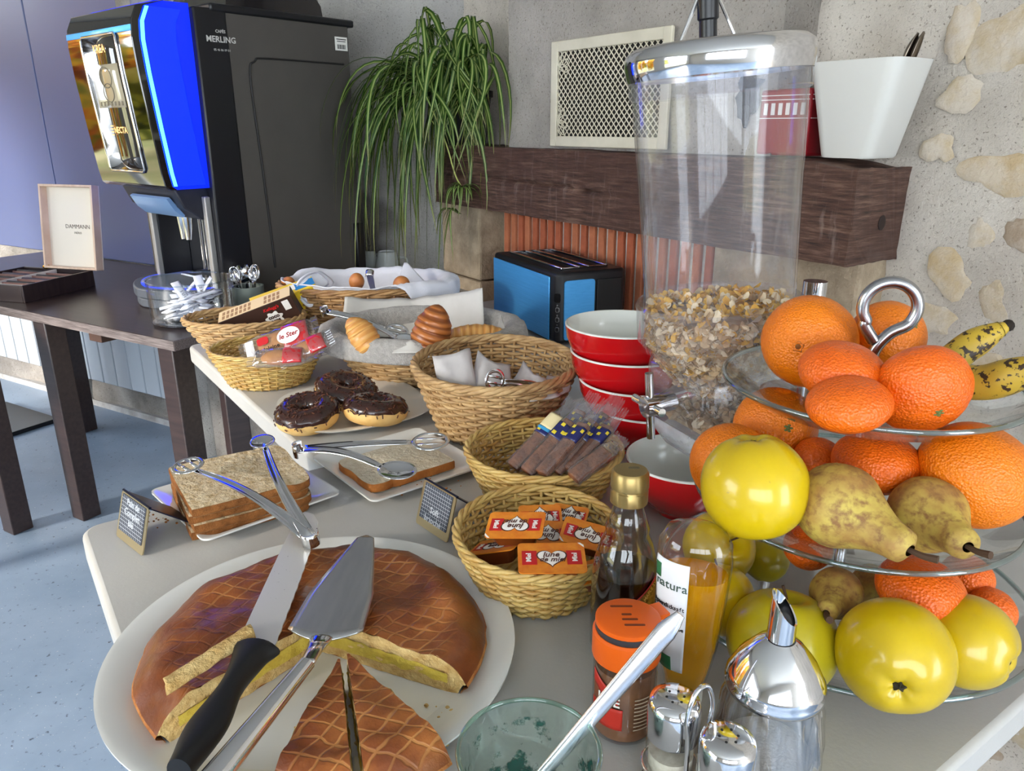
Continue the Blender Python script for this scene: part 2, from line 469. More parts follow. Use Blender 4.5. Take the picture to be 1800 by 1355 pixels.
# ------------------------------------------------------------ window wall on the left and wall behind the viewer
frame_m = mat('white_window_frame', S(235, 235, 235), .4)
wall_m = mat('plain_white_wall', S(170, 164, 154), .9)
XW = -4.2
def wall_open(name, x0, y0, x1, y1, holes):     # vertical wall from (x0,y0) to (x1,y1) with rectangular holes (s0,s1,z0,z1)
    L = math.hypot(x1 - x0, y1 - y0); e = V(((x1 - x0) / L, (y1 - y0) / L, 0)); n_ = V((-e.y, e.x, 0))
    g = MB(); o_ = V((x0, y0, 0))
    def blk(s0, s1, z0, z1):
        if s1 - s0 < 1e-3 or z1 - z0 < 1e-3: return
        c = [o_ + e * s0, o_ + e * s1, o_ + e * s1 + n_ * .2, o_ + e * s0 + n_ * .2]
        g.hexa([q + V((0, 0, z0)) for q in c], [q + V((0, 0, z1)) for q in c])
    s = 0
    for (s0, s1, z0, z1) in holes:
        blk(s, s0, 0, 2.7); blk(s0, s1, 0, z0); blk(s0, s1, z1, 2.7); s = s1
    blk(s, L, 0, 2.7)
    w = struct(g.build(name, wall_m, smooth=False))
    for h, (s0, s1, z0, z1) in enumerate(holes):
        fr = MB(); M3 = Matrix((e, n_, V((0, 0, 1)))).transposed()
        nb = max(1, round((s1 - s0) / 1.0))
        for k in range(nb + 1):
            fr.box(o_ + e * (s0 + (s1 - s0) * k / nb) + n_ * .1 + V((0, 0, (z0 + z1) / 2)), (.06, .05, z1 - z0), M3)
        for z in (z0 + .03, z1 - .03): fr.box(o_ + e * (s0 + s1) / 2 + n_ * .1 + V((0, 0, z)), (s1 - s0, .05, .06), M3)
        WN[0] += 1
        struct(fr.build('window_%d' % WN[0], frame_m, smooth=False))
        pl = bpy.data.lights.new('window_portal', 'AREA'); pl.shape = 'RECTANGLE'; pl.size = s1 - s0; pl.size_y = z1 - z0; pl.cycles.is_portal = True
        po = bpy.data.objects.new('window_portal', pl); COL.objects.link(po)
        po.matrix_world = frame(e, V((0, 0, 1)), o_ + e * (s0 + s1) / 2 + n_ * .21 + V((0, 0, (z0 + z1) / 2)))
        PORT.append(po)
WN = [0]; PORT = []
wall_open('wall_window', XW, -3.2, XW, 5.2, [(.5, 3.3, .25, 2.45), (4.6, 7.4, .25, 2.3)])
wall_open('wall_behind', 3.0, -3.2, XW, -3.2, [(1.5, 5.0, .8, 2.3)])  # unseen wall; its window opening is added as fill light
# ------------------------------------------------------------ fireplace
MBACK, MFRONT, MB0, MB1, MZ0, MZ1 = WA + .01, 1.283, .782, 2.27, .985, 1.167
hood = rough_wall(1.34, 1.01, 1.93, MZ1, 2.7, .006, 5.5, 70, 90, 'wall_chimney', plaster_h)
# dark soot-black slate chip in the hood
g = MB(); poly = [(-.5, .9), (.1, 1.0), (.35, .75), (.9, .7), (.55, .45), (.7, -.1), (.45, -.45), (.1, -.55), (-.05, -1.0), (-.25, -.7), (-.55, -.6), (-.6, -.2), (-.8, .1), (-.5, .35), (-.7, .6)]
cpos = PW(1316, 176, 1.335)
Mx = frame(-D1, V((0, 0, 1)), cpos + D2 * .0)
g.prism([(x * .038, y * .054) for x, y in poly], -.004, .006, 0, Mx)
g.build('slate_chip', mat('black_slate', S(38, 38, 42), .8, bump=.5, bscale=60), hood, smooth=False)
# jambs
jm = mat('sandy_jamb_stone', S(176, 158, 134), .9, col2=S(140, 124, 104), scale=12, bump=.6, bscale=70, spec=.1)
for nm, b0, b1, a0 in (('jamb_block', 2.09, 2.33, 1.335), ('jamb_block', .80, 1.16, 1.37)):
    g = MB()
    for z0, z1 in ((0, .36), (.365, .74), (.745, MZ0 + .01)):
        g.hexa([W(a0, b0, z0), W(a0, b1, z0), W(WA + .02, b1, z0), W(WA + .02, b0, z0)], [W(a0, b0, z1), W(a0, b1, z1), W(WA + .02, b1, z1), W(WA + .02, b0, z1)])
        g.build(nm, jm, wall_right, smooth=False, bev=.008); g = MB()
# brick infill on edge
mort = mat('pale_mortar', S(206, 198, 186), .95, col2=S(176, 168, 156), scale=40, bump=.4, bscale=120)
g = MB(); g.hexa([W(1.432, 1.16, 0), W(1.432, 2.09, 0), W(1.46, 2.09, 0), W(1.46, 1.16, 0)], [W(1.432, 1.16, .99), W(1.432, 2.09, .99), W(1.46, 2.09, .99), W(1.46, 1.16, .99)])
g.build('mortar_bed', mort, wall_right, smooth=False)
brm = [mat('terracotta_brick_%s' % w, c, .9, col2=c2, scale=9, bump=.4, bscale=80, spec=.1) for w, c, c2 in
       (('red', S(190, 106, 74), S(156, 86, 64)), ('brown', S(156, 94, 72), S(122, 78, 64)), ('pale', S(200, 124, 88), S(168, 100, 74)))]
bw, bp = .0240, .0385
gm = MB(); gm.box((0, 0, 0), (bw, .014, .24)); bmesh_cache = []
k = 0; bb = 1.165
while bb < 2.07:
    for ci, z in enumerate((.86, .61)):
        ob = gm.build('brick', brm[R.choice((0, 0, 1, 2))], wall_right, bev=.003, seg=1) if len(bmesh_cache) < 3 else None
        if ob is None:
            src = R.choice(bmesh_cache); ob = src.copy(); COL.objects.link(ob)
        else: bmesh_cache.append(ob)
        ob.matrix_local = frame(-D1, V((0, 0, 1)).cross(-D1), W(1.4275 - R.random() * .002, bb + bw / 2, z)) @ Matrix.Rotation(R.uniform(-.01, .01), 4, 'Y')
    bb += bp; k += 1

# mantel beam
m, nt, o = nodes('weathered_dark_oak')
b = nt.nodes.new('ShaderNodeBsdfPrincipled'); link(nt, b.outputs[0], o.inputs[0]); b.inputs['Roughness'].default_value = .62
n1 = tex(nt, 'noise', 9, 'Object', (1.2, 1, 16), 8, .7); n2 = tex(nt, 'noise', 4, 'Object', (14, 1, 2), 4); n3 = tex(nt, 'noise', 3, 'Object', None, 3)
c = ramp(nt, n1.outputs[0], [(.34, S(34, 22, 18)), (.5, S(86, 58, 46)), (.7, S(140, 110, 92))]).outputs[0]
c = mixc(nt, ramp(nt, n2.outputs[0], [(.56, (0, 0, 0, 1)), (.72, (.5, .5, .5, 1))]).outputs[0], c, S(150, 132, 122))
c = mixc(nt, ramp(nt, n3.outputs[0], [(.4, (0, 0, 0, 1)), (.65, (.6, .6, .6, 1))]).outputs[0], c, S(66, 38, 28))
link(nt, c, b.inputs['Base Color'])
bpn = nt.nodes.new('ShaderNodeBump'); bpn.inputs['Strength'].default_value = .9; bpn.inputs['Distance'].default_value = .006
link(nt, n1.outputs[0], bpn.inputs['Height']); link(nt, bpn.outputs[0], b.inputs['Normal'])
oak = m
mantel = thing('mantel_beam', 'weathered dark oak mantel beam across the fireplace', 'beam', W(MFRONT, MB0, MZ0), rot=(0, 0, AZ + PI / 2))
# local x = along D1 (away), local y = -D2 (towards the room)
Lm, Dm, Hm = MB1 - MB0, MBACK - MFRONT, MZ1 - MZ0
def rect_ring(i, t):
    x = Lm * i
    per = [(0, 0), (0, Hm), (-Dm, Hm), (-Dm, 0)]
    t = t % 1.0; k = int(t * 4) % 4; fr = t * 4 - int(t * 4)
    a, b_ = per[k], per[(k + 1) % 4]
    y = a[0] + (b_[0] - a[0]) * fr; z = a[1] + (b_[1] - a[1]) * fr
    nz = .005 * mn.noise(V((x * 5, y * 20, z * 20))) + .003 * mn.noise(V((x * 22, y * 60, z * 60)))
    crack = 0
    if k == 0:
        zc = .070 + .03 * i + .010 * mn.noise(V((x * 4, 1, 1)))
        crack = -.012 * math.exp(-((z - zc) / .004) ** 2) * (.4 + .6 * min(1, i * 2.2))
    sag = -.012 * math.exp(-((x - .02) / .05) ** 2) * (1 if z > Hm * .9 else 0)
    return V((x + (.006 * mn.noise(V((y * 50, z * 50, 3))) if i < .01 else 0), y + nz + crack, z + .6 * nz + sag + .006 * (i - .5)))
g = MB(); g.grid(rect_ring, 150, 96, False, True)
n0 = 96
g.f.append(list(range(n0))); g.m.append(0)
g.f.append([149 * 96 + q for q in range(95, -1, -1)]); g.m.append(0)
g.build('beam', oak, mantel, ang=50)
g = MB(); g.ball((-.001, -.10, .07), (.002, .012, .014), 12, 6); g.build('knot', mat('dark_knot', S(40, 27, 22), .8), mantel)

# ------------------------------------------------------------ vent grille on the hood
cream = mat('cream_enamel', S(214, 206, 184), .5, col2=S(196, 188, 166), scale=8)
gb0, gb1, gz0, gz1 = 1.285, 1.712, MZ1 + .007, 1.432
gr = thing('vent_grille', 'cream metal ventilation grille with diamond lattice above the mantel', 'grille', W(1.332, (gb0 + gb1) / 2, gz0), rot=(0, 0, AZ + PI / 2))
gw, gh = gb1 - gb0, gz1 - gz0
g = MB(); fw = .026
for x in (-gw / 2 + fw / 2, gw / 2 - fw / 2): g.box((x, .004, gh / 2), (fw, .010, gh))
for z in (fw / 2, gh - fw / 2): g.box((0, .004, z), (gw - 2 * fw, .0098, fw))
g.build('grille_frame', cream, gr, bev=.002)
g = MB(); g.box((0, -.001, gh / 2), (gw - .03, .002, gh - .03)); g.build('grille_back', mat('grille_shadow', S(38, 34, 30), .95), gr, smooth=False)
iw, ih = gw - 2 * fw, gh - 2 * fw
slat = 0
for sg in (1, -1):
    d0 = -iw - ih
    q = -(iw / 2 + ih / 2) + .006
    while q < iw / 2 + ih / 2:
        # line z' = sg*(x - q), clipped
        pts = []
        for x, z in ((-iw / 2, sg * (-iw / 2 - q)), (iw / 2, sg * (iw / 2 - q)), (q + sg * (-ih / 2), -ih / 2), (q + sg * (ih / 2), ih / 2)):
            if -iw / 2 - 1e-6 <= x <= iw / 2 + 1e-6 and -ih / 2 - 1e-6 <= z <= ih / 2 + 1e-6: pts.append(V((x, 0, z)))
        if len(pts) >= 2:
            a = min(pts, key=lambda p: p.x); c_ = max(pts, key=lambda p: p.x)
            if (c_ - a).length > .006:
                g = MB(); up = V((0, 0, gh / 2))
                g.tube([a + up + V((0, .0035 + .0008 * sg, 0)), c_ + up + V((0, .0035 + .0008 * sg, 0))], .0017, 4)
                g.build('lattice_bar', cream, gr, smooth=False)
        q += .0180
# leaf ornaments at the two left corners
for z0 in (.062, gh - .06):
    g = MB()
    for a in (-.9, -.3, .3, .9, 1.5):
        r0 = V((gw / 2 - fw - .006, .007, z0)); dr = V((-math.cos(a), 0, math.sin(a)))
        nrm = V((math.sin(a), 0, math.cos(a)))
        loop = [r0 + dr * (.040 * (.5 - .5 * math.cos(t))) + nrm * (.008 * math.sin(t)) for t in [2 * PI * k / 16 for k in range(16)]]
        g.tube(loop, .0014, 4, True)
    g.build('leaf_ornament', cream, gr)

# ------------------------------------------------------------ white tub with cutlery, red tin
tub = thing('cutlery_tub', 'white tapered square tub at the right end of the mantel', 'tub', W(1.374, .842, MZ1 + .002), rot=(0, 0, AZ + PI / 2))
def tub_ring(s, z, wall=0., w=.052, d=.050):
    return [V((x, y, z)) for x, y in rrect(2 * (w * (1 + (s - 1) * 1.6)) - wall, 2 * (d * (1 + (s - 1) * .55)) - wall, .018 * s, 5)]
g = MB(); zs = [(0, .95, 0), (.004, 1.0, 0), (.165, 1.46, 0), (.165, 1.46, .006), (.01, 1.0, .006)]
rings = [tub_ring(s, z, w) for z, s, w in zs]; n = len(rings[0]); vs = [p for r in rings for p in r]; fs = [tuple(range(n - 1, -1, -1))]
for k in range(len(rings) - 1):
    for i in range(n): j = (i + 1) % n; fs.append((k * n + i, k * n + j, (k + 1) * n + j, (k + 1) * n + i))
fs.append(tuple(range((len(rings) - 1) * n, len(rings) * n)))
g.add(vs, fs); g.build('tub_body', mat('white_plastic', S(206, 204, 197), .35), tub, ang=35)
def spoon_mesh(L=.14, w=.018, bowl=.045):
    g = MB()
    def sp(u, v):
        # u along, v across; handle 0..L-bowl, bowl end
        x = L * u; bx = (x - (L - bowl)) / bowl
        if bx > 0: ww = w * math.sqrt(max(0, 1 - (bx * 1.06 - .42) ** 2 / .45)) if True else 0; dz = -.008 * math.sin(PI * min(1, bx)) * (1 - (2 * v - 1) ** 2)
        else: ww = .0030 + .0035 * (1 - u) ** 2; dz = 0
        ww = max(ww, .0028 if bx < .95 else .001)
        return V((x, (2 * v - 1) * ww, dz + .004 * math.sin(PI * u)))
    g.grid(sp, 34, 7); return g
for i, (x, y, rx, rz_) in enumerate(((-.020, -.004, .42, 2.4), (-.010, .012, .36, 2.2))):
    s_ = thing('spoon', ('worn steel spoon leaning out of the white tub, the rounder one', 'worn steel spoon leaning out of the white tub, the thin dark one')[i], 'spoon', (0, 0, 0), group='spoons in the mantel tub')
    sp = spoon_mesh(.205, .016, .06).build('spoon_body', mat('tarnished_steel', S(140, 130, 118), .3, 1.), s_, solid=.0015)
    s_.matrix_world = tub.matrix_basis @ Matrix.Translation((x, y, .012)) @ frame(V((-.30 - .05 * i, -.04, .95)), V((-.3, 1, 0)), V((0, 0, 0)))
red_tin = thing('red_tin', 'dark red tin box with white bars behind the white tub', 'tin', W(1.385, .990, MZ1 + .002), rot=(0, 0, AZ + PI / 2))
g = MB(); g.box((0, 0, .062), (.117, .09, .124)); g.build('tin_body', mat('dark_red_enamel', S(140, 24, 34), .35), red_tin, bev=.006)
wpr = mat('white_print', S(226, 220, 215), .6)
g = MB()
for z in (.070, .104, .112): g.box((0, .0453, z), (.110, .001, .0016))
for z in (.070, .104, .112): g.box((-.0588, 0, z), (.001, .08, .0016))
g.build('line_print', wpr, red_tin, smooth=False)
for k in range(6):
    g = MB(); g.box((-.043 + k * .017, .0453, .087), (.009, .001, .022)); g.build('bar_print', wpr, red_tin, smooth=False)
g = MB(); g.tube(bez([(-.05, 0, .124), (-.03, .01, .134), (.03, .01, .134), (.05, 0, .124)], 6), .0016, 6); g.build('handle', mat('brass_wire', S(170, 130, 70), .3, 1.), red_tin)

# ------------------------------------------------------------ spider plant
pc = W(1.335, 2.17, MZ1 + .002)
plant = thing('spider_plant', 'large green and white striped spider plant trailing over the mantel end', 'plant', pc)
g = MB(); g.lathe([(0, 0), (.062, 0), (.068, .01), (.085, .14), (.092, .142), (.092, .160), (.084, .160), (.080, .135), (0, .135)], 28)
g.build('pot', mat('black_pot', S(16, 16, 17), .5), plant)
m, nt, o = nodes('striped_leaf')
b = nt.nodes.new('ShaderNodeBsdfPrincipled'); b.inputs['Roughness'].default_value = .45
tc = nt.nodes.new('ShaderNodeUVMap'); sx = nt.nodes.new('ShaderNodeSeparateXYZ'); link(nt, tc.outputs[0], sx.inputs[0])
c = ramp(nt, sx.outputs[0], [(.0, S(52, 84, 24)), (.32, S(74, 108, 34)), (.38, S(160, 174, 100)), (.62, S(170, 182, 110)), (.68, S(74, 108, 34)), (1, S(48, 78, 24))]).outputs[0]
c = mixc(nt, ramp(nt, sx.outputs[1], [(.85, (0, 0, 0, 1)), (1, (.7, .7, .7, 1))]).outputs[0], c, S(140, 122, 70))
link(nt, c, b.inputs['Base Color'])
tl = nt.nodes.new('ShaderNodeBsdfTranslucent'); link(nt, c, tl.inputs[0])
mxs = nt.nodes.new('ShaderNodeMixShader'); mxs.inputs[0].default_value = .3
link(nt, b.outputs[0], mxs.inputs[1]); link(nt, tl.outputs[0], mxs.inputs[2]); link(nt, mxs.outputs[0], o.inputs[0])
leaf_m = m
def leaf(path, w, parent, twist=0., wv=None):
    path = [V(p) for p in path]; n = len(path); g = MB(); vs = []; uv = []
    for i, p in enumerate(path):
        t = (path[min(i + 1, n - 1)] - path[max(i - 1, 0)]).normalized()
        wd = V(wv) if wv is not None else V((0, 0, 1))
        s_ = wd - t * wd.dot(t)
        s_ = s_.normalized() if s_.length > .05 else t.orthogonal().normalized()
        nn = t.cross(s_); a = twist * i / n; s_ = s_ * math.cos(a) + nn * math.sin(a); nn = t.cross(s_)
        u = i / (n - 1); ww = w * min(1, .45 + u * 3.2) * (1 - u ** 2.6) ** .8 + .0002
        for k in (-1, 0, 1): vs.append(p + s_ * (k * ww) + nn * (.28 * ww * (abs(k))) ); uv.append(((k + 1) / 2, u))
    fs = []
    for i in range(n - 1):
        for k in (0, 1): fs.append((i * 3 + k, i * 3 + k + 1, i * 3 + 4 + k, i * 3 + 3 + k))
    g.add(vs, fs); g.uv = uv
    return g.build('leaf', leaf_m, parent, ang=180)
RP = random.Random(5)
left = (-D2 * .35 + D1 * .2); toward = V((-.9, -.35, 0)).normalized()
def strand(az, out, rise, drop, w, wob=.0, start=None):
    """a leaf arching out, then hanging"""
    d = V((math.cos(az), math.sin(az), 0))
    p0 = start if start is not None else V((d.x * .03, d.y * .03, .14))
    q = []
    side = V((-d.y, d.x, 0)); ph = RP.uniform(0, 6)
    for i in range(15):
        u = i / 14
        x = out * (1 - (1 - u) ** 1.9)
        z = rise * math.sin(min(1, u * 1.55) * PI / 2) * (1 if u < .64 else 1) - drop * max(0, u - .22) ** 1.55 / (.78 ** 1.55)
        q.append(p0 + d * x + V((0, 0, z)) + side * (wob * math.sin(u * 4 + ph)))
    return leaf(q, w, plant, RP.uniform(-.9, .9), (side + V((0, 0, RP.uniform(-.35, .35)))))
# main cascade towards the viewer's left
wall_az = math.atan2(-D2.y, -D2.x)           # straight away from the wall
for i in range(150):
    az = wall_az + RP.uniform(-1.35, 1.45)
    lean = 1 if az < wall_az else 0
    out = RP.uniform(.08, .36) * (1.1 if -1.2 < az - wall_az < .1 else .8)
    strand(az, out, RP.uniform(.03, .20), RP.uniform(.20, .70) * (1.0 if az < wall_az + .25 else .62), RP.uniform(.0055, .0098), RP.uniform(0, .07))
for i in range(40):                          # upright arching young leaves
    az = wall_az + RP.uniform(-1.6, 1.6)
    strand(az, RP.uniform(.05, .24), RP.uniform(.16, .34), RP.uniform(.12, .50), RP.uniform(.006, .009), RP.uniform(.01, .07))
for i in range(22):                          # long leaves towards the coffee machine
    az = wall_az - RP.uniform(.6, 1.25)
    strand(az, RP.uniform(.26, .46), RP.uniform(.10, .19), RP.uniform(.30, .66), RP.uniform(.006, .009), RP.uniform(.0, .06))
for i in range(30):                          # leaves falling in front of the mantel on the right
    az = wall_az + RP.uniform(.5, 1.5)
    strand(az, RP.uniform(.08, .24), RP.uniform(.02, .14), RP.uniform(.12, .30), RP.uniform(.005, .008), RP.uniform(0, .05))
# runner with a young plantlet
stem = bez([V((-.02, -.02, .15)), V((-.10, -.10, .10)), V((-.05, -.16, .02)), V((-.02, -.17, -.08)), V((.0, -.17, -.12))], 8)
g = MB(); g.tube(stem, .0022, 6); g.build('runner', mat('pale_runner', S(170, 176, 96), .5), plant)
for i in range(24):
    az = RP.uniform(0, 2 * PI); strand(az, RP.uniform(.03, .07), RP.uniform(0, .03), RP.uniform(.03, .09), .0035, .004, V((.0, -.17, -.12)))
for i in range(8):
    az = wall_az + RP.uniform(-1.3, 1.2); strand(az, RP.uniform(.05, .09), .03, RP.uniform(.08, .2), .004, .01, V((-.01, -.14, -.20)))
# ------------------------------------------------------------ dark table
m, nt, o = nodes('dark_brown_laminate')
b = nt.nodes.new('ShaderNodeBsdfPrincipled'); link(nt, b.outputs[0], o.inputs[0]); b.inputs['Roughness'].default_value = .3
n1 = tex(nt, 'noise', 6, 'Object', (1, 14, 14), 6)
link(nt, ramp(nt, n1.outputs[0], [(.3, S(40, 30, 30)), (.7, S(60, 46, 44))]).outputs[0], b.inputs['Base Color'])
wenge = m
m, nt, o = nodes('laminate_edge')
b = nt.nodes.new('ShaderNodeBsdfPrincipled'); link(nt, b.outputs[0], o.inputs[0]); b.inputs['Roughness'].default_value = .5
n1 = tex(nt, 'noise', 9, 'Object', (2, 30, 60), 6)
link(nt, ramp(nt, n1.outputs[0], [(.35, S(66, 56, 56)), (.65, S(128, 118, 116))]).outputs[0], b.inputs['Base Color'])
edge_m = m
TROT = (0, 0, math.atan2(TE.y, TE.x))        # local x = along, local y = -TN
dt = thing('dark_table', 'dark brown wooden table carrying the coffee machine', 'table', T(0, 0, 0), rot=TROT)
g = MB(); g.box((.90, -.348, TZ - .0135), (1.80, .696, .027)); g.build('tabletop', wenge, dt, bev=.002)
g = MB(); g.box((.90, .0005, TZ - .0135), (1.80, .002, .026)); g.box((-.0005, -.31, TZ - .0135), (.002, .62, .026), None, 0); g.build('edge_band', edge_m, dt, smooth=False)
for x, y in ((.055, -.04), (.65, -.045), (1.38, -.50), (1.74, -.045), (1.74, -.62), (.055, -.56)):
    g = MB(); g.box((x, y, (TZ - .027) / 2), (.062, .062, TZ - .027)); g.build('leg', wenge, dt, bev=.003)
g = MB(); g.box((.43, -.30, TZ - .05), (.06, .5, .045)); g.build('cross_rail', mat('brown_rail', S(76, 52, 42), .5, col2=S(52, 36, 30), scale=8), dt, bev=.002)
# another dark table mostly out of the picture on the left
lA = P(33, 930, 0)
st = thing('side_table', 'dark brown table leg entering at the left edge of the picture', 'table', lA, rot=TROT)
g = MB(); g.box((.30, .29, TZ - .0135), (.68, .66, .027)); g.build('tabletop', wenge, st, bev=.002)
for x, y in ((0, 0), (.6, 0), (0, .58), (.6, .58)):
    g = MB(); g.box((x, y, (TZ - .027) / 2), (.062, .062, TZ - .027)); g.build('leg', wenge, st, bev=.003)
# flat dark foot of something standing by the wall
pf = P(18, 752, 0)
ft = thing('floor_stand', 'flat black floor plate behind the dark table leg', 'stand', pf, rot=TROT)
g = MB(); g.box((.10, 0, .009), (.42, .30, .018)); g.build('floor_plate', black_p, ft, bev=.003)
g = MB(); g.tube([(.18, 0, .018), (.18, 0, .60)], .02, 12); g.build('post', black_p, ft)

# ------------------------------------------------------------ coffee machine
dark_m = mat('dark_grey_panel', S(78, 74, 70), .45, col2=S(72, 68, 65), scale=4)
gloss_b = mat('piano_black', S(10, 10, 12), .04, coat=1., spec=.8)
satin_b = mat('satin_black', S(22, 22, 26), .35)
greyp = mat('slate_grey_plastic', S(74, 80, 90), .4)
silver = mat('silver_trim', S(168, 168, 170), .3, .9)
blue_e = mat('blue_led_panel', S(8, 30, 200), .4, emis=S(0, 18, 255), estr=2.5)
cyan_e = mat('cyan_led_line', S(120, 200, 255), .4, emis=S(60, 165, 255), estr=2.0)
MAZ = rad(40)
MR = P(402, 541, TZ); MFWD = V((math.sin(MAZ), math.cos(MAZ), 0)); MLEFT = V((-MFWD.y, MFWD.x, 0))
cm = thing('coffee_machine', 'large black coffee machine with touch screen and blue light strips', 'coffee machine', V((MR.x, MR.y, TZ)), rot=(0, 0, -MAZ))
# local: x = right (so the machine spans x from -MW to 0), y = to the back, z up; front of the body at y=0
MW, MD, MH = .415, .53, .835
PL = .04
# side panels and back housing
g = MB(); g.box((-PL / 2, MD / 2 + .045, MH / 2), (.036, MD - .09, MH - .004)); g.build('side_panel', dark_m, cm, bev=.008)
g = MB(); g.box((-MW + PL / 2, MD / 2 + .045, MH / 2), (.036, MD - .09, MH - .004)); g.build('side_panel', dark_m, cm, bev=.008)
g = MB(); g.box((-MW / 2, MD / 2 + .11, MH / 2), (MW - .06, MD - .24, MH - .03)); g.build('rear_housing', satin_b, cm)
g = MB(); g.box((-MW / 2, .30, MH + .002), (MW + .008, .50, .022)); g.build('top_cover', satin_b, cm, bev=.006)
# front pillars (black with a silver edge), leaning a little back
for sx in (0, 1):
    x0 = -.042 if sx == 0 else -MW
    g = MB(); g.hexa([V((x0, -.005, .0)), V((x0 + .042, -.005, 0)), V((x0 + .042, .10, 0)), V((x0, .10, 0))], [V((x0, .0, MH)), V((x0 + .042, .0, MH)), V((x0 + .042, .10, MH)), V((x0, .10, MH))])
    g.build('front_pillar', satin_b, cm, bev=.006)
    g = MB(); g.box((x0 + .021 - (.012 if sx == 0 else -.012), -.012, .165), (.020, .018, .33)); g.build('silver_edge', mat('satin_grey_trim', S(150, 148, 146), .45, .3), cm, bev=.003)
# raised line on the side panel
g = MB(); g.tube(bez([(.001, .175, .10), (.001, .165, .40), (.001, .155, .66), (.001, .175, .705), (.001, .22, .715), (.001, .50, .715)], 8), .003, 6)
g.build('groove', mat('groove_dark', S(30, 28, 28), .6), cm)
# door with curved front: profile in y-z extruded across
DW = .40
def door_prof():
    pr = []
    z0, z1 = .345, .855
    for k in range(9):
        a = k / 8; pr.append((-.115 - .045 * math.sin(a * PI / 2) * 0 - .02 * a, z0 + (z1 - z0 - .05) * a))
    return pr
xs0, xs1 = -MW + .0075, -.0075
front = [(-.105, .355), (-.118, .365), (-.124, .40), (-.136, .52), (-.148, .66), (-.152, .74), (-.148, .785), (-.130, .822), (-.095, .840), (.0, .842)]
g = MB(); poly = front + [(.0, .355)]
def ext(poly, x0, x1, mi=0, gb=g):
    n = len(poly); vs = [V((x0, y, z)) for y, z in poly] + [V((x1, y, z)) for y, z in poly]
    gb.add(vs, [tuple(range(n)), tuple(range(2 * n - 1, n - 1, -1))] + [(i, n + i, n + (i + 1) % n, (i + 1) % n) for i in range(n)], mi)
ext(poly, xs0 + .012, xs1 - .012, 0, g)
g.build('door_core', mat('blue_lit_core', S(6, 24, 150), .35, emis=S(0, 40, 255), estr=.5), cm, ang=30)
# glossy black fascia in front of the core
fas = [(y - .022, z) for y, z in front[:-2]]
g = MB(); poly2 = fas + [(-.055, .846)] + [(y, z) for y, z in front[:-2]][::-1]
ext(poly2, xs0, xs1, 0, g); g.build('glossy_fascia', gloss_b, cm, ang=30, bev=.006)
# blue strips on both sides, with a bright line
def side_strip(x, name, off0, off1, m, th):
    pts = [(y, z) for y, z in front[1:-2]]
    vs = []; n = len(pts)
    for y, z in pts: vs += [V((x - th, y + off0, z)), V((x + th, y + off0, z)), V((x + th, y + off1, z)), V((x - th, y + off1, z))]
    fs = [(0, 1, 2, 3)]
    for i in range(n - 1):
        for k in range(4): a, b_ = i * 4 + k, i * 4 + (k + 1) % 4; fs.append((a, b_, b_ + 4, a + 4))
    fs.append((4 * n - 1, 4 * n - 2, 4 * n - 3, 4 * n - 4))
    g = MB(); g.add(vs, fs); return g.build(name, m, cm, ang=60)
for x in (xs1 - .008, xs0 + .008):
    side_strip(x, 'light_panel', .002, .10, blue_e, .005)
    side_strip(x + (.004 if x > -.2 else -.004), 'light_line', .004, .014, cyan_e, .0026)
# screen: silver frame, glass, bright picture area with lettering
def on_face(u, v, off):                      # u across from left 0..1, v up 0..1 on the fascia
    z = .385 + (.815 - .385) * v
    for (y0, z0), (y1, z1) in zip(fas, fas[1:]):
        if z0 <= z <= z1 + 1e-9: y = y0 + (y1 - y0) * (z - z0) / max(1e-6, z1 - z0); break
    else: y = fas[-1][0]
    return V((xs0 + (xs1 - xs0) * u, y - off, z))
def face_patch(u0, u1, v0, v1, off, name, m, n=10):
    g = MB(); g.grid(lambda i, j: on_face(u0 + (u1 - u0) * i, v0 + (v1 - v0) * j, off), 3, n)
    return g.build(name, m, cm, ang=30, solid=.0016)
scr = mat('dark_glass_screen', S(26, 24, 24), .03, coat=1., spec=.9, emis=S(90, 80, 66), estr=.05)
face_patch(.255, .775, .045, .865, .002, 'screen_glass', scr)
face_patch(.33, .745, .44, .70, .0042, 'menu_picture', mat('menu_screen', S(150, 140, 118), .12, coat=1., emis=S(176, 164, 136), estr=.2), 6)
g = MB(); bd = []
for u, v in [(u, .040) for u in (.27, .5, .76)] + [(.785, v) for v in (.06, .2, .4, .6, .8, .85)] + [(u, .872) for u in (.76, .5, .27)] + [(.245, v) for v in (.85, .8, .6, .4, .2, .06)]:
    bd.append(on_face(u, v, .003))
g.tube(bd, .0042, 6, True); g.build('screen_frame', chrome, cm, ang=180)
face_patch(.0, 1., .872, .905, .0012, 'light_band', mat('sky_blue_band', S(110, 180, 235), .2, emis=S(70, 160, 255), estr=.4), 4)
glow_t = mat('glowing_lettering', S(240, 190, 130), .4, emis=S(255, 190, 120), estr=.5)
def on_text(body, size, u, v, m=glow_t, bold=.0004):
    a, b_ = on_face(u, v, .005), on_face(u, v + .03, .005)
    text(body, size, m, cm, None, M=frame((1, 0, 0), (b_ - a), a), bold=bold)
on_text('KREA', .030, .52, .79); on_text('NECTA', .024, .575, .30)
g = MB(); e0 = on_face(.455, .30, .005)
for i in range(4): g.box(e0 + V((0, -.001, -.012 + i * .008)), (.016, .001, .003))
g.build('emblem', glow_t, cm, smooth=False)
menu_g = mat('menu_grey', S(120, 112, 96), .5)
g = MB(); mc, mu = on_face(.54, .60, .006), on_face(.54, .66, .006) - on_face(.54, .60, .006); mu.normalize()
for rr_, dz in ((.034, .01), (.030, -.030)): g.tube([mc + V((1, 0, 0)) * (rr_ * math.cos(a)) + mu * (rr_ * .8 * math.sin(a) + dz) for a in [2 * PI * k / 30 for k in range(30)]], .0012, 5, True)
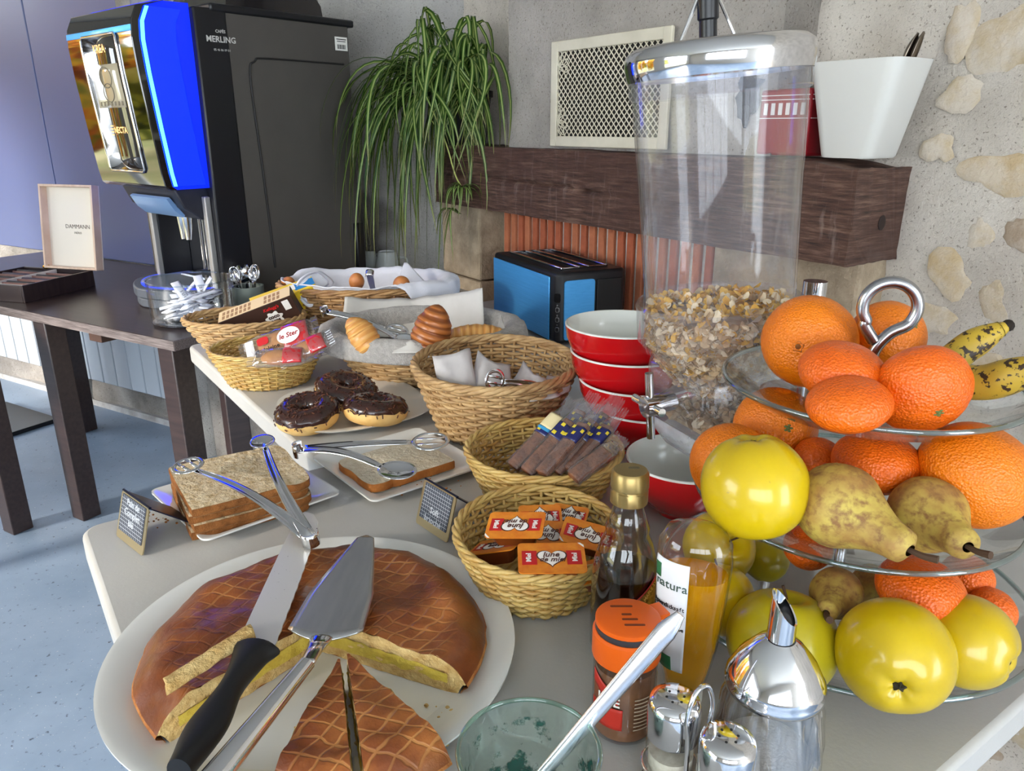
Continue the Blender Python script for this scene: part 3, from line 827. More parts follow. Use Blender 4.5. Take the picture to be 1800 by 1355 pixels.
g.build('cup_icon', menu_g, cm, ang=180)
for k in range(7):
    g = MB(); g.box(on_face(.38 + .055 * k, .465, .006), (.009, .001, .011)); g.build('menu_icon', menu_g, cm, smooth=False)
# recess: cup bay with mirror back, spout housing, chrome label plate, cup shelf
g = MB(); g.box((-MW / 2, .10, .205), (MW - .09, .01, .30)); g.build('bay_back', mat('bay_mirror', S(215, 215, 220), .16, 1.), cm, smooth=False)
g = MB(); poly = [(-.10, .355), (.11, .355), (.11, .285), (-.02, .262), (-.075, .300)]
ext(poly, -MW + .043, -.043, 0, g); g.build('spout_housing', mat('graphite_plastic', S(40, 42, 50), .4), cm, bev=.004)
g = MB(); poly = [(-.104, .325), (-.085, .292), (-.060, .270), (-.055, .276), (-.095, .330)]
ext(poly, -MW + .10, -.085, 0, g); g.build('chrome_plate', mat('sky_tinted_chrome', S(140, 180, 230), .15, .4), cm, ang=25)  # reflection of the blue sky is put into the plate's base colour
g = MB()
for x in (-.215, -.185): g.tube([(x, .0, .275), (x, .0, .225), (x + .004, -.004, .19)], [.016, .012, .008], 14)
g.build('spout', chrome, cm)
g = MB()
for x in (-.15, -.125): g.tube([(x, .02, .275), (x, .02, .10)], .004, 8)
g.build('steam_pipe', chrome, cm)
g = MB()
for k in range(14): g.box((-.19 + k * .0105, .03, .088), (.004, .13, .004))
for y in (-.035, .095): g.box((-.122, y, .088), (.145, .006, .006))
g.build('cup_shelf', chrome, cm, smooth=False)
# drip tray
tray = []
for k in range(25):
    a = PI + PI * k / 24; tray.append((-MW / 2 + .203 * math.cos(a), -.02 + .152 * math.sin(a) * (1 - .18 * abs(math.cos(a)))))
tray += [(-MW / 2 + .203, -.008), (-MW / 2 + .16, -.008), (-MW / 2 + .16, .09), (-MW / 2 - .16, .09), (-MW / 2 - .16, -.008), (-MW / 2 - .203, -.008)]
g = MB(); g.prism([(x * 1.0, y) for x, y in tray], .030, .060); g.build('tray_upper', greyp, cm, bev=.004, ang=30)
g = MB(); g.prism([(-MW / 2 + (x + MW / 2) * .96, y * .96) for x, y in tray], .001, .0285); g.build('tray_base', greyp, cm, bev=.004, ang=30)
tin = [(-MW / 2 + (x + MW / 2) * .88, y * .86 if y < 0 else .07) for x, y in tray]
g = MB(); g.prism(tin, .058, .0615); g.build('tray_blue_rim', mat('blue_tray_light', S(20, 60, 220), .3, emis=S(0, 50, 255), estr=.5), cm, ang=30)
tin = [(-MW / 2 + (x + MW / 2) * .80, y * .78 if y < 0 else .06) for x, y in tray]
g = MB(); g.prism(tin, .0595, .0625); 
g.build('drip_plate', mat('drip_plate_dark', S(90, 98, 112), .3, .8), cm, ang=30)
g = MB()
for k in range(32):
    y = -.122 + k * .0062; hw = .150 * math.sqrt(max(.02, 1 - (min(0, y + .02) / .122) ** 2)) * .98
    g.box((-MW / 2, y, .0635), (2 * hw, .0022, .002))
for k in range(40):
    x = -MW / 2 - .148 + k * .0076; t = (x + MW / 2) / .16
    y0 = -.02 - .108 * math.sqrt(max(0, 1 - t * t)); g.box((x, (y0 + .07) / 2, .0635), (.0018, .07 - y0, .002))
g.build('grid', mat('grid_steel', S(190, 200, 215), .25, .9), cm, smooth=False, kind='stuff')
# hopper on top
g = MB(); poly = []
for k in range(13):
    a = PI * k / 12; poly.append((.30 - .17 * math.cos(a), MH + .012 + .095 * math.sin(a) ** .7))
ext(poly[::-1], -MW + .05, -.05, 0, g); g.build('bean_hopper', mat('smoked_hopper', S(28, 26, 28), .15, coat=.6), cm, ang=50)
# lettering and sticker on the side panel
prn = mat('silver_print', S(196, 194, 190), .5)
sideM = lambda y, z: frame((0, 1, 0), (0, 0, 1), V((.0012, y, z)))
text('MERLING', .022, prn, cm, None, M=sideM(.075, .755), bold=.0004)
text('CAFÉS', .011, prn, cm, None, M=sideM(.075, .776), bold=.0002)
text('05 46 86 09 01', .0085, prn, cm, None, M=sideM(.075, .728))
g = MB(); g.box((.001, .495, .775), (.002, .048, .040)); g.build('sticker', mat('paper_white', S(228, 226, 220), .7), cm, smooth=False)
ink = mat('black_ink', S(24, 22, 22), .7)
g = MB()
for k in range(9): g.box((.0022, .480 + k * .0036, .766), (.0008, .0016 if k % 3 else .0024, .013))
g.box((.0022, .495, .782), (.0008, .034, .002)); g.box((.0022, .495, .788), (.0008, .038, .0025)); g.build('barcode', ink, cm, smooth=False)
g = MB(); g.box((-.001, .515, .13), (.03, .035, .16)); g.build('rear_bracket', black_p, cm, bev=.004)

# ------------------------------------------------------------ tea box with open lid
bx0 = P(45, 533, TZ); BU = V((.274, .962, 0)); 
tb = thing('tea_box', 'dark wooden tea box with open pale lid and compartments', 'box', V((bx0.x, bx0.y, TZ)), rot=(0, 0, math.atan2(BU.y, BU.x) - PI / 2))
# local x = right, so the box spans x from -.30 to 0, y = to the back 0..285
bwid, bdep, bh = .30, .285, .055
bwood = mat('dark_box_wood', S(38, 28, 30), .35, col2=S(52, 40, 40), scale=6, stretch=(1, 10, 1))
pale = mat('pale_lining', S(205, 196, 186), .7)
pink = mat('pinkish_wood', S(150, 112, 104), .6, col2=S(128, 92, 86), scale=9, stretch=(1, 6, 1))
for c_, d_ in (((-.004, bdep / 2, bh / 2), (.008, bdep, bh)), ((-bwid + .004, bdep / 2, bh / 2), (.008, bdep, bh)), ((-bwid / 2, .004, bh / 2), (bwid - .016, .0079, bh)), ((-bwid / 2, bdep - .004, bh / 2), (bwid - .016, .0079, bh))):
    g = MB(); g.box(c_, d_); g.build('box_side', bwood, tb, bev=.0015)
g = MB(); g.box((-bwid / 2, bdep / 2, .004), (bwid - .016, bdep - .016, .008)); g.build('box_bottom', pink, tb)
g = MB(); g.box((-bwid / 2, bdep / 2, .03), (.006, bdep - .018, .046)); g.build('divider', pale, tb)
g = MB(); g.box((-bwid / 2, .0105, .031), (bwid - .018, .004, .048)); g.build('divider', pale, tb)
for k in range(1, 5):
    for sx in (-1, 1):
        g = MB(); g.box((-bwid / 2 + sx * .0725, bdep * k / 5, .028), (.132, .004, .042)); g.build('divider', pink, tb)
tmats = [mat('tea_packet_black', S(26, 22, 28), .3), mat('tea_packet_violet', S(52, 40, 60), .3)]
tlab = {(0, 0): 'near right', (0, 1): 'near left'}
names_r = ['nearest', 'second', 'third', 'fourth', 'farthest']
for k in range(5):
    for sx in (-1, 1):
        if (k, sx) in ((0, 1), (4, 1)): continue
        tp = thing('tea_packet', '%s dark tea packet in the %s column of the tea box' % (names_r[k], 'right' if sx > 0 else 'left'), 'tea packet', (0, 0, 0), group='tea packets in the tea box')
        tp.matrix_world = tb.matrix_basis @ Matrix.Translation((-bwid / 2 + sx * .0725, bdep * (k + .45) / 5, .034)) @ Matrix.Rotation(-.75, 4, 'X')
        g = MB(); g.box((0, 0, 0), (.115, .050, .008)); g.build('sachet', tmats[(k + (sx > 0)) % 2], tp, bev=.002)
        g = MB(); g.box((.01, .006, .0043), (.05, .016, .0006)); g.build('paper_label', mat('lilac_label', S(176, 170, 200), .6), tp, smooth=False)
# lid
lid_h = .285; lf = mat('pale_lid_wood', S(216, 190, 168), .6, col2=S(196, 166, 142), scale=7, stretch=(6, 1, 1))
LB = Matrix.Translation((.03, bdep, bh)) @ Matrix.Rotation(rad(-8), 4, 'X')
def lidbox(c_, d_, nm, m_):
    g = MB(); g.box((0, 0, 0), d_); ob = g.build(nm, m_, tb, bev=.0015); ob.matrix_local = LB @ Matrix.Translation(c_); return ob
lw = .225
lidbox((-lw / 2, .016, lid_h / 2), (lw, .006, lid_h), 'lid_panel', mat('lid_cream', S(226, 216, 200), .6))
for c_, d_ in (((-.004, 0, lid_h / 2), (.008, .03, lid_h)), ((-lw + .004, 0, lid_h / 2), (.008, .03, lid_h)), ((-lw / 2, 0, .004), (lw - .016, .03, .008)), ((-lw / 2, 0, lid_h - .004), (lw - .016, .03, .008))):
    lidbox(c_, d_, 'lid_rim', lf)
text('DAMMANN', .020, mat('brown_print', S(110, 98, 86), .7), tb, None, M=LB @ frame((1, 0, 0), (0, 0, 1), V((-.095, .0125, .145))))
text('FRÈRES', .010, MATS['brown_print'], tb, None, M=LB @ frame((1, 0, 0), (0, 0, 1), V((-.095, .0125, .124))))
g = MB(); g.ball((-lw + .03, bdep - .002, bh + .002), (.018, .008, .010), 14, 8); g.build('brass_hinge', mat('brass', S(214, 170, 60), .2, 1.), tb)

# ------------------------------------------------------------ sugar bowl on the dark table
sg0 = P(343, 563, TZ)
glass_c = thin_glass('clear_glass', (.985, .99, .99, 1), .75, .04, 3.0)
glass_b = thin_glass('blue_edge_glass', (.85, .90, .95, 1), .75, .10, 2.5)
sb = thing('sugar_bowl', 'clear glass bowl full of paper sugar sticks', 'bowl', V((sg0.x, sg0.y, TZ)))
sr = 70 * depth(sg0) / FPX
g = MB(); g.lathe([(0, .004), (sr * .86, .004), (sr * .98, .012), (sr, .03), (sr * 1.01, .118), (sr * .975, .118), (sr * .965, .03), (sr * .9, .014), (0, .012)], 48); g.build('glass_wall', glass_c, sb)
g = MB(); g.tube([(sr * math.cos(t), sr * math.sin(t), .119) for t in [2 * PI * k / 48 for k in range(48)]], .0022, 6, True); g.build('glass_rim', glass_b, sb)
g = MB(); g.lathe([(0, .0), (sr * .9, .0), (sr * .97, .006), (sr * .88, .010), (0, .008)], 40); g.build('glass_foot', glass_b, sb)
paper = mat('sugar_paper', S(226, 228, 236), .7, col2=S(208, 212, 226), scale=30)
RS = random.Random(4)
gp = MB(); gp.grid(lambda i, j: V(((i - .5) * .115, (j - .5) * .024, .0030 * math.sin(PI * j) * math.sin(PI * min(1, max(0, i))))), 8, 5)
base_me = None
levels = [(z, t) for z in (.018, .032, .046, .060, .074) for t in range(9)]
for i in range(44):
    z, _ = levels[i]
    st_ = thing('sugar_stick', 'white paper sugar stick heaped in the glass bowl', 'sugar stick', (0, 0, 0), group='sugar sticks in the glass bowl')
    tilt = RS.uniform(-.25, .25); a = RS.uniform(0, 2 * PI); rr_ = RS.uniform(0, .045)
    if i in (40, 41, 42, 43): 
        tilt = (-.95, -.7, -1.15, .8)[i - 40]; a = (.35, .9, 2.3, -.6)[i - 40]; z = .07; rr_ = .03
        st_['label'] = ('printed sugar stick standing steeply against the right side of the glass bowl', 'printed sugar stick poking up from the middle of the glass bowl', 'upright sugar stick at the left side of the glass bowl', 'slanting sugar stick at the back of the glass bowl')[i - 40]
        del st_['group']
    st_.matrix_world = sb.matrix_basis @ Matrix.Translation((rr_ * math.cos(a * 3), rr_ * math.sin(a * 3), z)) @ Matrix.Rotation(a, 4, 'Z') @ Matrix.Rotation(tilt, 4, 'Y') @ Matrix.Rotation(RS.uniform(-.3, .3), 4, 'X')
    if base_me is None:
        ob = gp.build('paper_tube', paper, st_, solid=.003); base_me = ob.data
    else:
        ob = bpy.data.objects.new('paper_tube', base_me); COL.objects.link(ob); ob.parent = st_
        md = ob.modifiers.new('solid', 'SOLIDIFY'); md.thickness = .003; md.offset = 0
    if i % 3 == 0 or i > 38: text('S U C R E', .012, ink, st_, (0, 0, .0045))

# ------------------------------------------------------------ cup with teaspoons
cp = P(440, 545, TZ)
cu = thing('spoon_cup', 'grey-green ceramic cup holding teaspoons beside the sugar bowl', 'cup', V((cp.x, cp.y, TZ)))
cr = 27 * depth(cp) / FPX
g = MB(); g.lathe([(0, 0), (cr * .85, 0), (cr * .92, .004), (cr, .075), (cr * .9, .075), (cr * .82, .008), (0, .008)], 32); g.build('cup_body', mat('sage_ceramic', S(118, 128, 124), .35), cu)
sp_me = None
for k in range(8):
    s_ = thing('teaspoon', 'steel teaspoon standing bowl up in the grey-green cup', 'teaspoon', (0, 0, 0), group='teaspoons in the cup')
    a = 2 * PI * k / 8 + .3; tl_ = .10 + .12 * (k % 3) / 2
    s_.matrix_world = cu.matrix_basis @ Matrix.Translation((cr * .35 * math.cos(a), cr * .35 * math.sin(a), .010)) @ Matrix.Rotation(a, 4, 'Z') @ Matrix.Rotation(-PI / 2 + tl_, 4, 'Y') @ Matrix.Rotation(k * 1.1, 4, 'X')
    if sp_me is None:
        ob = spoon_mesh(.125, .016, .042).build('spoon_body', chrome, s_, solid=.0016); sp_me = ob.data
    else:
        ob = bpy.data.objects.new('spoon_body', sp_me); COL.objects.link(ob); ob.parent = s_
        md = ob.modifiers.new('solid', 'SOLIDIFY'); md.thickness = .0016; md.offset = 0

# ------------------------------------------------------------ upside-down cups on the ledge
cw = mat('white_glaze_cup', S(206, 210, 208), .25)
def upcup(px, py, rpx, lab, hgt=.078, z0=TZ, dx=0, two=False):
    p_ = P(px, py, z0); r_ = rpx * depth(p_) / FPX
    c_ = thing('coffee_cup', lab, 'cup', V((p_.x, p_.y, z0)), RS.uniform(0, 6), group='upturned cups behind the baskets')
    g = MB(); g.lathe([(r_, 0), (r_ * .98, .003), (r_ * .62, hgt), (r_ * .56, hgt + .001), (r_ * .54, hgt - .004), (0, hgt - .004)], 32); g.build('cup_body', cw, c_)
    g = MB(); g.tube(bez([(r_ * .90, 0, .020), (r_ * 1.35, 0, .022), (r_ * 1.3, 0, .052), (r_ * .75, 0, .056)], 6), .005, 8); g.build('handle', cw, c_)
upcup(622, 478, 25, 'upturned white cup, the upright one nearest the coffee machine')
upcup(682, 478, 25, 'upturned white cup nearest the trailing plant')
upcup(655, 470, 20, 'upturned white cup half hidden between two others', .066)
upcup(584, 497, 19, 'upturned white cup low behind the folded napkin', .07)
upcup(532, 506, 19, 'upturned white cup beside the teaspoons', .055)
upcup(506, 518, 19, 'upturned white cup nearest the teaspoons at the dark table', .05)
# ------------------------------------------------------------ white buffet tables
ttop = mat('pale_grey_tabletop', S(188, 186, 182), .42, col2=S(181, 179, 175), scale=5, bump=.05, bscale=220)
BROT = (0, 0, AZ)                            # local x = D2 (across), y = D1 (along)
def buffet(label, a0, a1, b0, b1, legs):
    t = thing('buffet_table', label, 'table', W(a0, b0, 0), rot=BROT, group='white buffet tables')
    w, l = a1 - a0, b1 - b0
    g = MB(); g.prism([(x + w / 2, y + l / 2) for x, y in rrect(w, l, .028, 6)], TZ - .042, TZ); g.build('tabletop', ttop, t, bev=.007, seg=3, ang=30)
    g = MB(); g.box((w / 2, l / 2, TZ - .065), (w - .10, l - .10, .045)); g.build('apron', wenge, t, bev=.002)
    for x, y in legs:
        g = MB(); g.box((x, y, (TZ - .042) / 2), (.055, .055, TZ - .042)); g.build('leg', wenge, t, bev=.003)
buffet('near white buffet table carrying the cake and the fruit stand', .046, 1.36, .205, 1.106, ((.08, .09), (1.23, .09), (1.23, .8), (.42, .8)))
buffet('far white buffet table carrying the doughnuts and the toaster', .394, 1.42, 1.110, 2.0, ((.075, .80), (.95, .80), (.95, .09), (.075, .09)))

# ------------------------------------------------------------ wicker baskets
def wick(name, c1, c2, rough=.5, coat=.0):
    return mat(name, c1, rough, col2=c2, scale=26, stretch=(1, 1, 3), lo=.3, hi=.7, bump=.25, bscale=150, coat=coat)
willow = wick('natural_willow', S(206, 172, 122), S(150, 112, 70))
willow2 = wick('brown_willow', S(186, 146, 96), S(126, 88, 54))
rattan = wick('glossy_straw_rattan', S(206, 178, 108), S(176, 132, 66), .35, .2)
def basket(label, c, rx, ry, rot, h, bs, m, rows, ns, sr, rim_n=3, flare=1.0, amp=None, rim_r=None):
    t = thing('wicker_basket', label, 'basket', V((c[0], c[1], TZ)), rot, group='baskets on the buffet')
    amp = amp or sr * 1.0; rim_r = rim_r or sr * 1.1
    prof = lambda u: bs + (1 - bs) * (u ** flare)
    nseg = ns * 4
    g = MB()
    for j in range(rows):
        u = (j + .5) / rows; z = .004 + (h - .008) * u; k = prof(u)
        pth = []
        for i in range(nseg):
            th = 2 * PI * i / nseg
            o_ = amp * math.cos(th * ns / 2 * 1.0 + (PI if j % 2 else 0)) if ns % 2 == 0 else amp * math.cos(th * ns + j * PI)
            jit = .25 * sr * mn.noise(V((th * 6, j * 3.7, rx * 50)))
            pth.append((math.cos(th) * (rx * k + o_), math.sin(th) * (ry * k + o_), z + jit))
        g.tube(pth, [sr * (1 + .18 * mn.noise(V((i * .3, j, 1)))) for i in range(nseg)], 5, True)
    g.build('weave', m, t, ang=180, kind='stuff')
    g = MB()
    for i in range(ns):
        th = 2 * PI * (i + .0) / ns
        g.tube([(math.cos(th) * rx * prof(u), math.sin(th) * ry * prof(u), .002 + (h - .002) * u) for u in (0, .25, .5, .75, 1)], sr * .9, 5)
    g.build('stakes', m, t, ang=180, kind='stuff')
    for q in range(rim_n):                   # twisted rim, each strand its own part
        g = MB(); pth = []; nn = 120; tw = 10
        for i in range(nn):
            th = 2 * PI * i / nn; ph = th * tw + 2 * PI * q / rim_n
            rr_ = rim_r * .95
            pth.append((math.cos(th) * (rx + rr_ * math.cos(ph)), math.sin(th) * (ry + rr_ * math.cos(ph)), h + rr_ * math.sin(ph) + .3 * rim_r))
        g.tube(pth, rim_r, 6, True); g.build('rim_strand', m, t, ang=180)
    g = MB(); g.lathe([(0, .002), (bs * .99, .002), (bs * .99, .006), (0, .006)], 40, sx=rx, sy=ry)
    for k in range(1, 7): g.tube([(bs * rx * k / 7 * math.cos(a), bs * ry * k / 7 * math.sin(a), .006) for a in [2 * PI * i / 40 for i in range(40)]], sr * .8, 4, True)
    g.build('base', m, t, ang=50)
    return t
bk_cer = basket('pale wicker basket holding cereal boxes beside the sugar bowl', (-.645, 1.795), .139, .098, rad(8), .088, .62, willow, 11, 30, .0036)
bk_mad = basket('small oval rattan basket of wrapped madeleines at the table edge', (-.524, 1.565), .116, .092, rad(10), .078, .70, rattan, 14, 34, .0026)
bk_egg = basket('large wicker basket with white cloth holding brown eggs', (-.385, 1.985), .222, .145, rad(6), .135, .72, willow2, 16, 42, .0042)
bk_cro = basket('linen-lined wicker basket of croissants in front of the toaster', (-.195, 1.635), .205, .160, rad(4), .094, .72, willow, 13, 40, .0038)
bk_big = basket('deep brown wicker basket with paper napkins beside the red bowls', (-.030, 1.318), .145, .165, rad(0), .120, .72, willow, 17, 38, .0036, 4, rim_r=.0045)
bk_bis = basket('small oval rattan basket of wrapped biscuit bars', (.046, 1.022), .112, .108, rad(0), .080, .72, rattan, 14, 34, .0027)
bk_hon = basket('small oval rattan basket of honey portions beside the cake plate', (.030, .800), .096, .106, rad(0), .072, .72, rattan, 13, 34, .0027)

# ------------------------------------------------------------ red bowls
red_g = mat('glossy_red_glaze', S(196, 18, 24), .12, coat=.6)
inner_g = mat('white_inner_glaze', S(222, 222, 214), .15, coat=.5)
def red_bowl(label, x, y, z, r=.086, h=.082, tilt=(0, 0), grp='stacked red bowls'):
    t = thing('red_bowl', label, 'bowl', V((x, y, z)), rot=(tilt[0], tilt[1], 0), group=grp)
    s_ = r / .086; hh = h / .082
    out = [(0, .004), (.032, .004), (.034, 0), (.040, 0), (.042, .006), (.060, .018), (.074, .036), (.083, .060), (.0855, .0795)]
    g = MB(); g.lathe([(a * s_, b_ * hh) for a, b_ in out], 56); g.build('outer_glaze', red_g, t, ang=60)
    g = MB(); g.lathe([(a * s_, b_ * hh) for a, b_ in [(.0855, .0795), (.0855, .0815), (.084, .0825), (.082, .0815), (.0795, .060), (.070, .038), (.055, .021), (.035, .011), (0, .009)]], 56); g.build('inner_glaze', inner_g, t, ang=60)
red_bowl('red bowl standing alone under the cereal dispenser spout', .247, .985, TZ + .001)
for nm, x, y, z in (('lowest', .228, 1.205, 0), ('second lowest', .208, 1.208, .043), ('second highest', .194, 1.225, .086), ('topmost', .185, 1.235, .129)):
    red_bowl('red bowl, %s of the stack of four' % nm, x, y, TZ + .001 + z, .097, .084)

# ------------------------------------------------------------ cereal dispenser
DX, DY = .282, .990
plast = thin_glass('clear_acrylic', (.985, .985, .99, 1), .55, .016, 3.0, .03, (.85, .86, .92, 1))
plast2 = thin_glass('frosted_acrylic', (.95, .95, .975, 1), .5, .02, 2.6, .06, (.82, .83, .88, 1))
cd = thing('cereal_dispenser', 'tall clear cereal dispenser with chrome lid above the red bowl', 'dispenser', V((DX, DY, TZ)))
CR = .1115
z_r0, z_r1, z_top = .256, .306, .592          # heights above the table
g = MB(); g.lathe([(CR * .86, z_r1 - .01), (CR * .865, z_r1 + .02), (CR * .94, z_top), (CR * .92, z_top), (CR * .84, z_r1 + .02), (CR * .835, z_r1 - .01)], 64); g.build('canister', plast, cd, ang=40)
g = MB(); g.lathe([(CR * .945, z_top - .032), (CR * .962, z_top - .030), (CR * .968, z_top - .004), (CR * .945, z_top - .002)], 64); g.build('canister_collar', plast2, cd, ang=50)
g = MB(); g.lathe([(CR * .88, z_r0 - .012), (CR * .93, z_r0), (CR * .965, z_r0 + .004), (CR * .965, z_r1 - .004), (CR * .975, z_r1), (CR * .95, z_r1 + .004), (CR * .90, z_r1 - .004), (CR * .90, z_r0 + .004)], 64); g.build('funnel_ring', plast2, cd, ang=50)
KA = rad(21)
def sqring(t, z):                             # round at the top to rounded square at the bottom
    f = min(1, max(0, (z_r0 - z) / .06)); c_, s_ = abs(math.cos(t - KA)), abs(math.sin(t - KA))
    k = 1 / max(1e-6, (c_ ** 5 + s_ ** 5) ** .2)
    return (1 - f) + f * k
g = MB(); g.lathe([(CR * .92, z_r0), (CR * .74, z_r0 - .028), (CR * .50, z_r0 - .058), (CR * .46, z_r0 - .066), (CR * .44, z_r0 - .066), (CR * .48, z_r0 - .057), (CR * .72, z_r0 - .027), (CR * .90, z_r0)], 64, fn=sqring); g.build('funnel', plast, cd, ang=50)
bx = .072
plast3 = thin_glass('milky_acrylic', (.95, .95, .97, 1), .4, .02, 2.4, .62, (.80, .80, .84, 1))
RK = Matrix.Rotation(KA, 3, 'Z')
def chute(nm, levels, m_):
    n_ = rrect(2 * bx, 2 * bx, .016, 5); m2 = len(n_); vs = []; fs = []
    for k_, z in levels: vs += [RK @ V((x * k_, y * k_, z)) for x, y in n_]
    for r_ in range(len(levels) - 1):
        for i in range(m2): j = (i + 1) % m2; fs.append((r_ * m2 + i, (r_ + 1) * m2 + i, (r_ + 1) * m2 + j, r_ * m2 + j))
    g = MB(); g.add(vs, fs); g.build(nm, m_, cd, ang=40, solid=.003)
chute('spout_box', ((.96, .226), (1.0, .212), (1.0, .142)), plast2)
chute('spout_skirt', ((1.0, .141), (1.0, .128), (.78, .100)), plast3)
g = MB(); g.prism([tuple((RK @ V((x, y, 0))).xy) for x, y in rrect(2 * bx - .008, 2 * bx - .008, .014)], .137, .140); g.build('spout_floor', plast3, cd, ang=40)
# chrome lid, knob and wires
g = MB(); g.lathe([(0, z_top + .030), (CR * .55, z_top + .030), (CR * .9, z_top + .027), (CR * .985, z_top + .020), (CR * 1.005, z_top + .008), (CR * .99, z_top - .004), (CR * .975, z_top - .010), (CR * .96, z_top - .004), (0, z_top - .002)], 64); g.build('lid', chrome, cd, ang=60)
g = MB(); g.lathe([(0, z_top + .030), (.0105, z_top + .030), (.0105, z_top + .052), (.0125, z_top + .054), (.0125, z_top + .10), (0, z_top + .10)], 20, (-.012, 0, 0)); g.build('lid_knob', black_p, cd, ang=40)
for sx in (-1, 1):
    g = MB(); g.tube([(-.012 + sx * .034, .0, z_top + .029), (-.012 + sx * .008, .0, z_top + .085)], .0022, 8); g.build('lid_wire', chrome, cd)
# turning knob with cross handles on the left front
kd = V((-.93, -.36, 0)).normalized(); kp = V((0, 0, .180)) + kd * .072
g = MB(); g.tube([kp, kp + kd * .020, kp + kd * .0205, kp + kd * .045], [.0125, .0125, .0145, .0145], 20); g.build('knob_hub', chrome, cd, ang=40)
side = V((-kd.y, kd.x, 0)); kc = kp + kd * .036
for dv, L0, L1 in ((V((0, 0, 1)), -.046, .046), (side, -.040, .030)):
    g = MB(); g.tube([kc + dv * L0, kc + dv * L1], .0056, 12); g.build('knob_bar', chrome, cd, ang=40)
# stand: base plate, pole and clamp behind
pl = V((.150, .085, 0))
g = MB(); g.prism([(x + .10, y + .11) for x, y in rrect(.20, .14, .02)], .001, .012); g.build('stand_base', chrome, cd, ang=40, bev=.003)
g = MB(); g.tube([pl + V((0, 0, .01)), pl + V((0, 0, .285))], .0075, 16); g.build('stand_pole', chrome, cd, ang=40)
g = MB(); g.tube([pl + V((0, 0, .285)), pl + V((0, 0, .315))], .0165, 24); g.build('pole_cap', chrome, cd, ang=40)
g = MB(); g.box((pl + V((-.025, -.014, .27))), (.045, .016, .03), Matrix.Rotation(.5, 3, 'Z')); g.build('clamp', chrome, cd, bev=.002)
# muesli
oat = [mat('oat_flake', S(214, 186, 144), .8, col2=S(180, 144, 98), scale=60), mat('corn_flake', S(232, 186, 82), .7, col2=S(206, 150, 52), scale=50), mat('pale_oat', S(228, 208, 172), .8)]
RM = random.Random(9)
def flakes(g, c, rx, ry, n, s0, s1, mi, tilt=1.2):
    for _ in range(n):
        a = RM.uniform(0, 2 * PI)
        x, y, z = c(); s_ = RM.uniform(s0, s1)
        E3 = Euler((RM.uniform(-tilt, tilt), RM.uniform(-tilt, tilt), a)).to_matrix()
        m_ = 7; ring = [E3 @ V((s_ * math.cos(2 * PI * k / m_) * RM.uniform(.8, 1.1), s_ * .78 * math.sin(2 * PI * k / m_) * RM.uniform(.8, 1.1), s_ * .14 * math.cos(4 * PI * k / m_))) + V((x, y, z)) for k in range(m_)]
        ctr = E3 @ V((0, 0, s_ * .22)) + V((x, y, z))
        g.add(ring + [ctr], [(k, (k + 1) % m_, m_) for k in range(m_)], mi() if callable(mi) else mi)
mus = tag(thing('muesli', 'muesli of oat and corn flakes filling the dispenser funnel', 'cereal', V((DX, DY, TZ))), 'muesli of oat and corn flakes filling the dispenser funnel', 'cereal')
pick = lambda: RM.choice((0, 0, 0, 2, 2, 1))
g = MB()
g.lathe([(0, z_r0 - .062), (CR * .36, z_r0 - .062), (CR * .40, z_r0 - .056), (CR * .62, z_r0 - .027), (CR * .78, z_r0), (CR * .80, z_r1 - .022), (CR * .5, z_r1 - .014), (0, z_r1 - .012)], 40, fn=sqring)
def outer_pt():
    t = RM.uniform(0, 2 * PI); z = RM.uniform(z_r0 - .064, z_r1 - .012)
    for (r0, z0), (r1, z1) in zip([(CR * .42, z_r0 - .066), (CR * .46, z_r0 - .057), (CR * .69, z_r0 - .027), (CR * .85, z_r0), (CR * .865, z_r1)], [(CR * .46, z_r0 - .057), (CR * .69, z_r0 - .027), (CR * .85, z_r0), (CR * .865, z_r1), (CR * .865, z_r1 + 1)]):
        if z0 <= z <= z1: r_ = r0 + (r1 - r0) * (z - z0) / (z1 - z0); break
    r_ *= RM.uniform(.92, 1.0) * sqring(t, z) * .985
    return r_ * math.cos(t), r_ * math.sin(t), z
flakes(g, outer_pt, 0, 0, 4200, .005, .0085, pick)
def top_pt():
    t = RM.uniform(0, 2 * PI); r_ = CR * .82 * math.sqrt(RM.random()); return r_ * math.cos(t), r_ * math.sin(t), z_r1 - .010 + RM.uniform(0, .010) + .004 * math.sin(t * 3)
flakes(g, top_pt, 0, 0, 500, .005, .009, lambda: RM.choice((0, 1, 1, 1, 2)))
mus_b = g.build('flakes', oat, mus, ang=30, kind='stuff')
g = MB()
def bot_pt():
    q_ = RK @ V((RM.uniform(-.058, .058), RM.uniform(-.058, .058), .1415 + RM.uniform(.004, .016))); return q_.x, q_.y, q_.z
g.prism([tuple((RK @ V((x, y, 0))).xy) for x, y in rrect(.112, .112, .014)], .1405, .146)
flakes(g, bot_pt, 0, 0, 700, .005, .0085, lambda: RM.choice((0, 0, 2)))
g.build('spilled_flakes', oat, mus, ang=30, kind='stuff')

# the canister leans slightly on its stand
TILT = Matrix.Translation((0, 0, .2)) @ Matrix.Rotation(rad(-5.0), 4, 'Y') @ Matrix.Translation((0, 0, -.2))
for o_ in bpy.data.objects:
    if o_.parent in (cd, mus) and not o_.name.startswith(('stand_', 'pole_', 'clamp')): o_.matrix_basis = TILT @ o_.matrix_basis

# ------------------------------------------------------------ toaster
tq = P(977, 611, TZ); TAZ = rad(25.6)         # long side runs away to the left
toa = thing('toaster', 'long metallic blue toaster with black controls in front of the fireplace', 'toaster', V((tq.x, tq.y, TZ)), rot=(0, 0, TAZ))
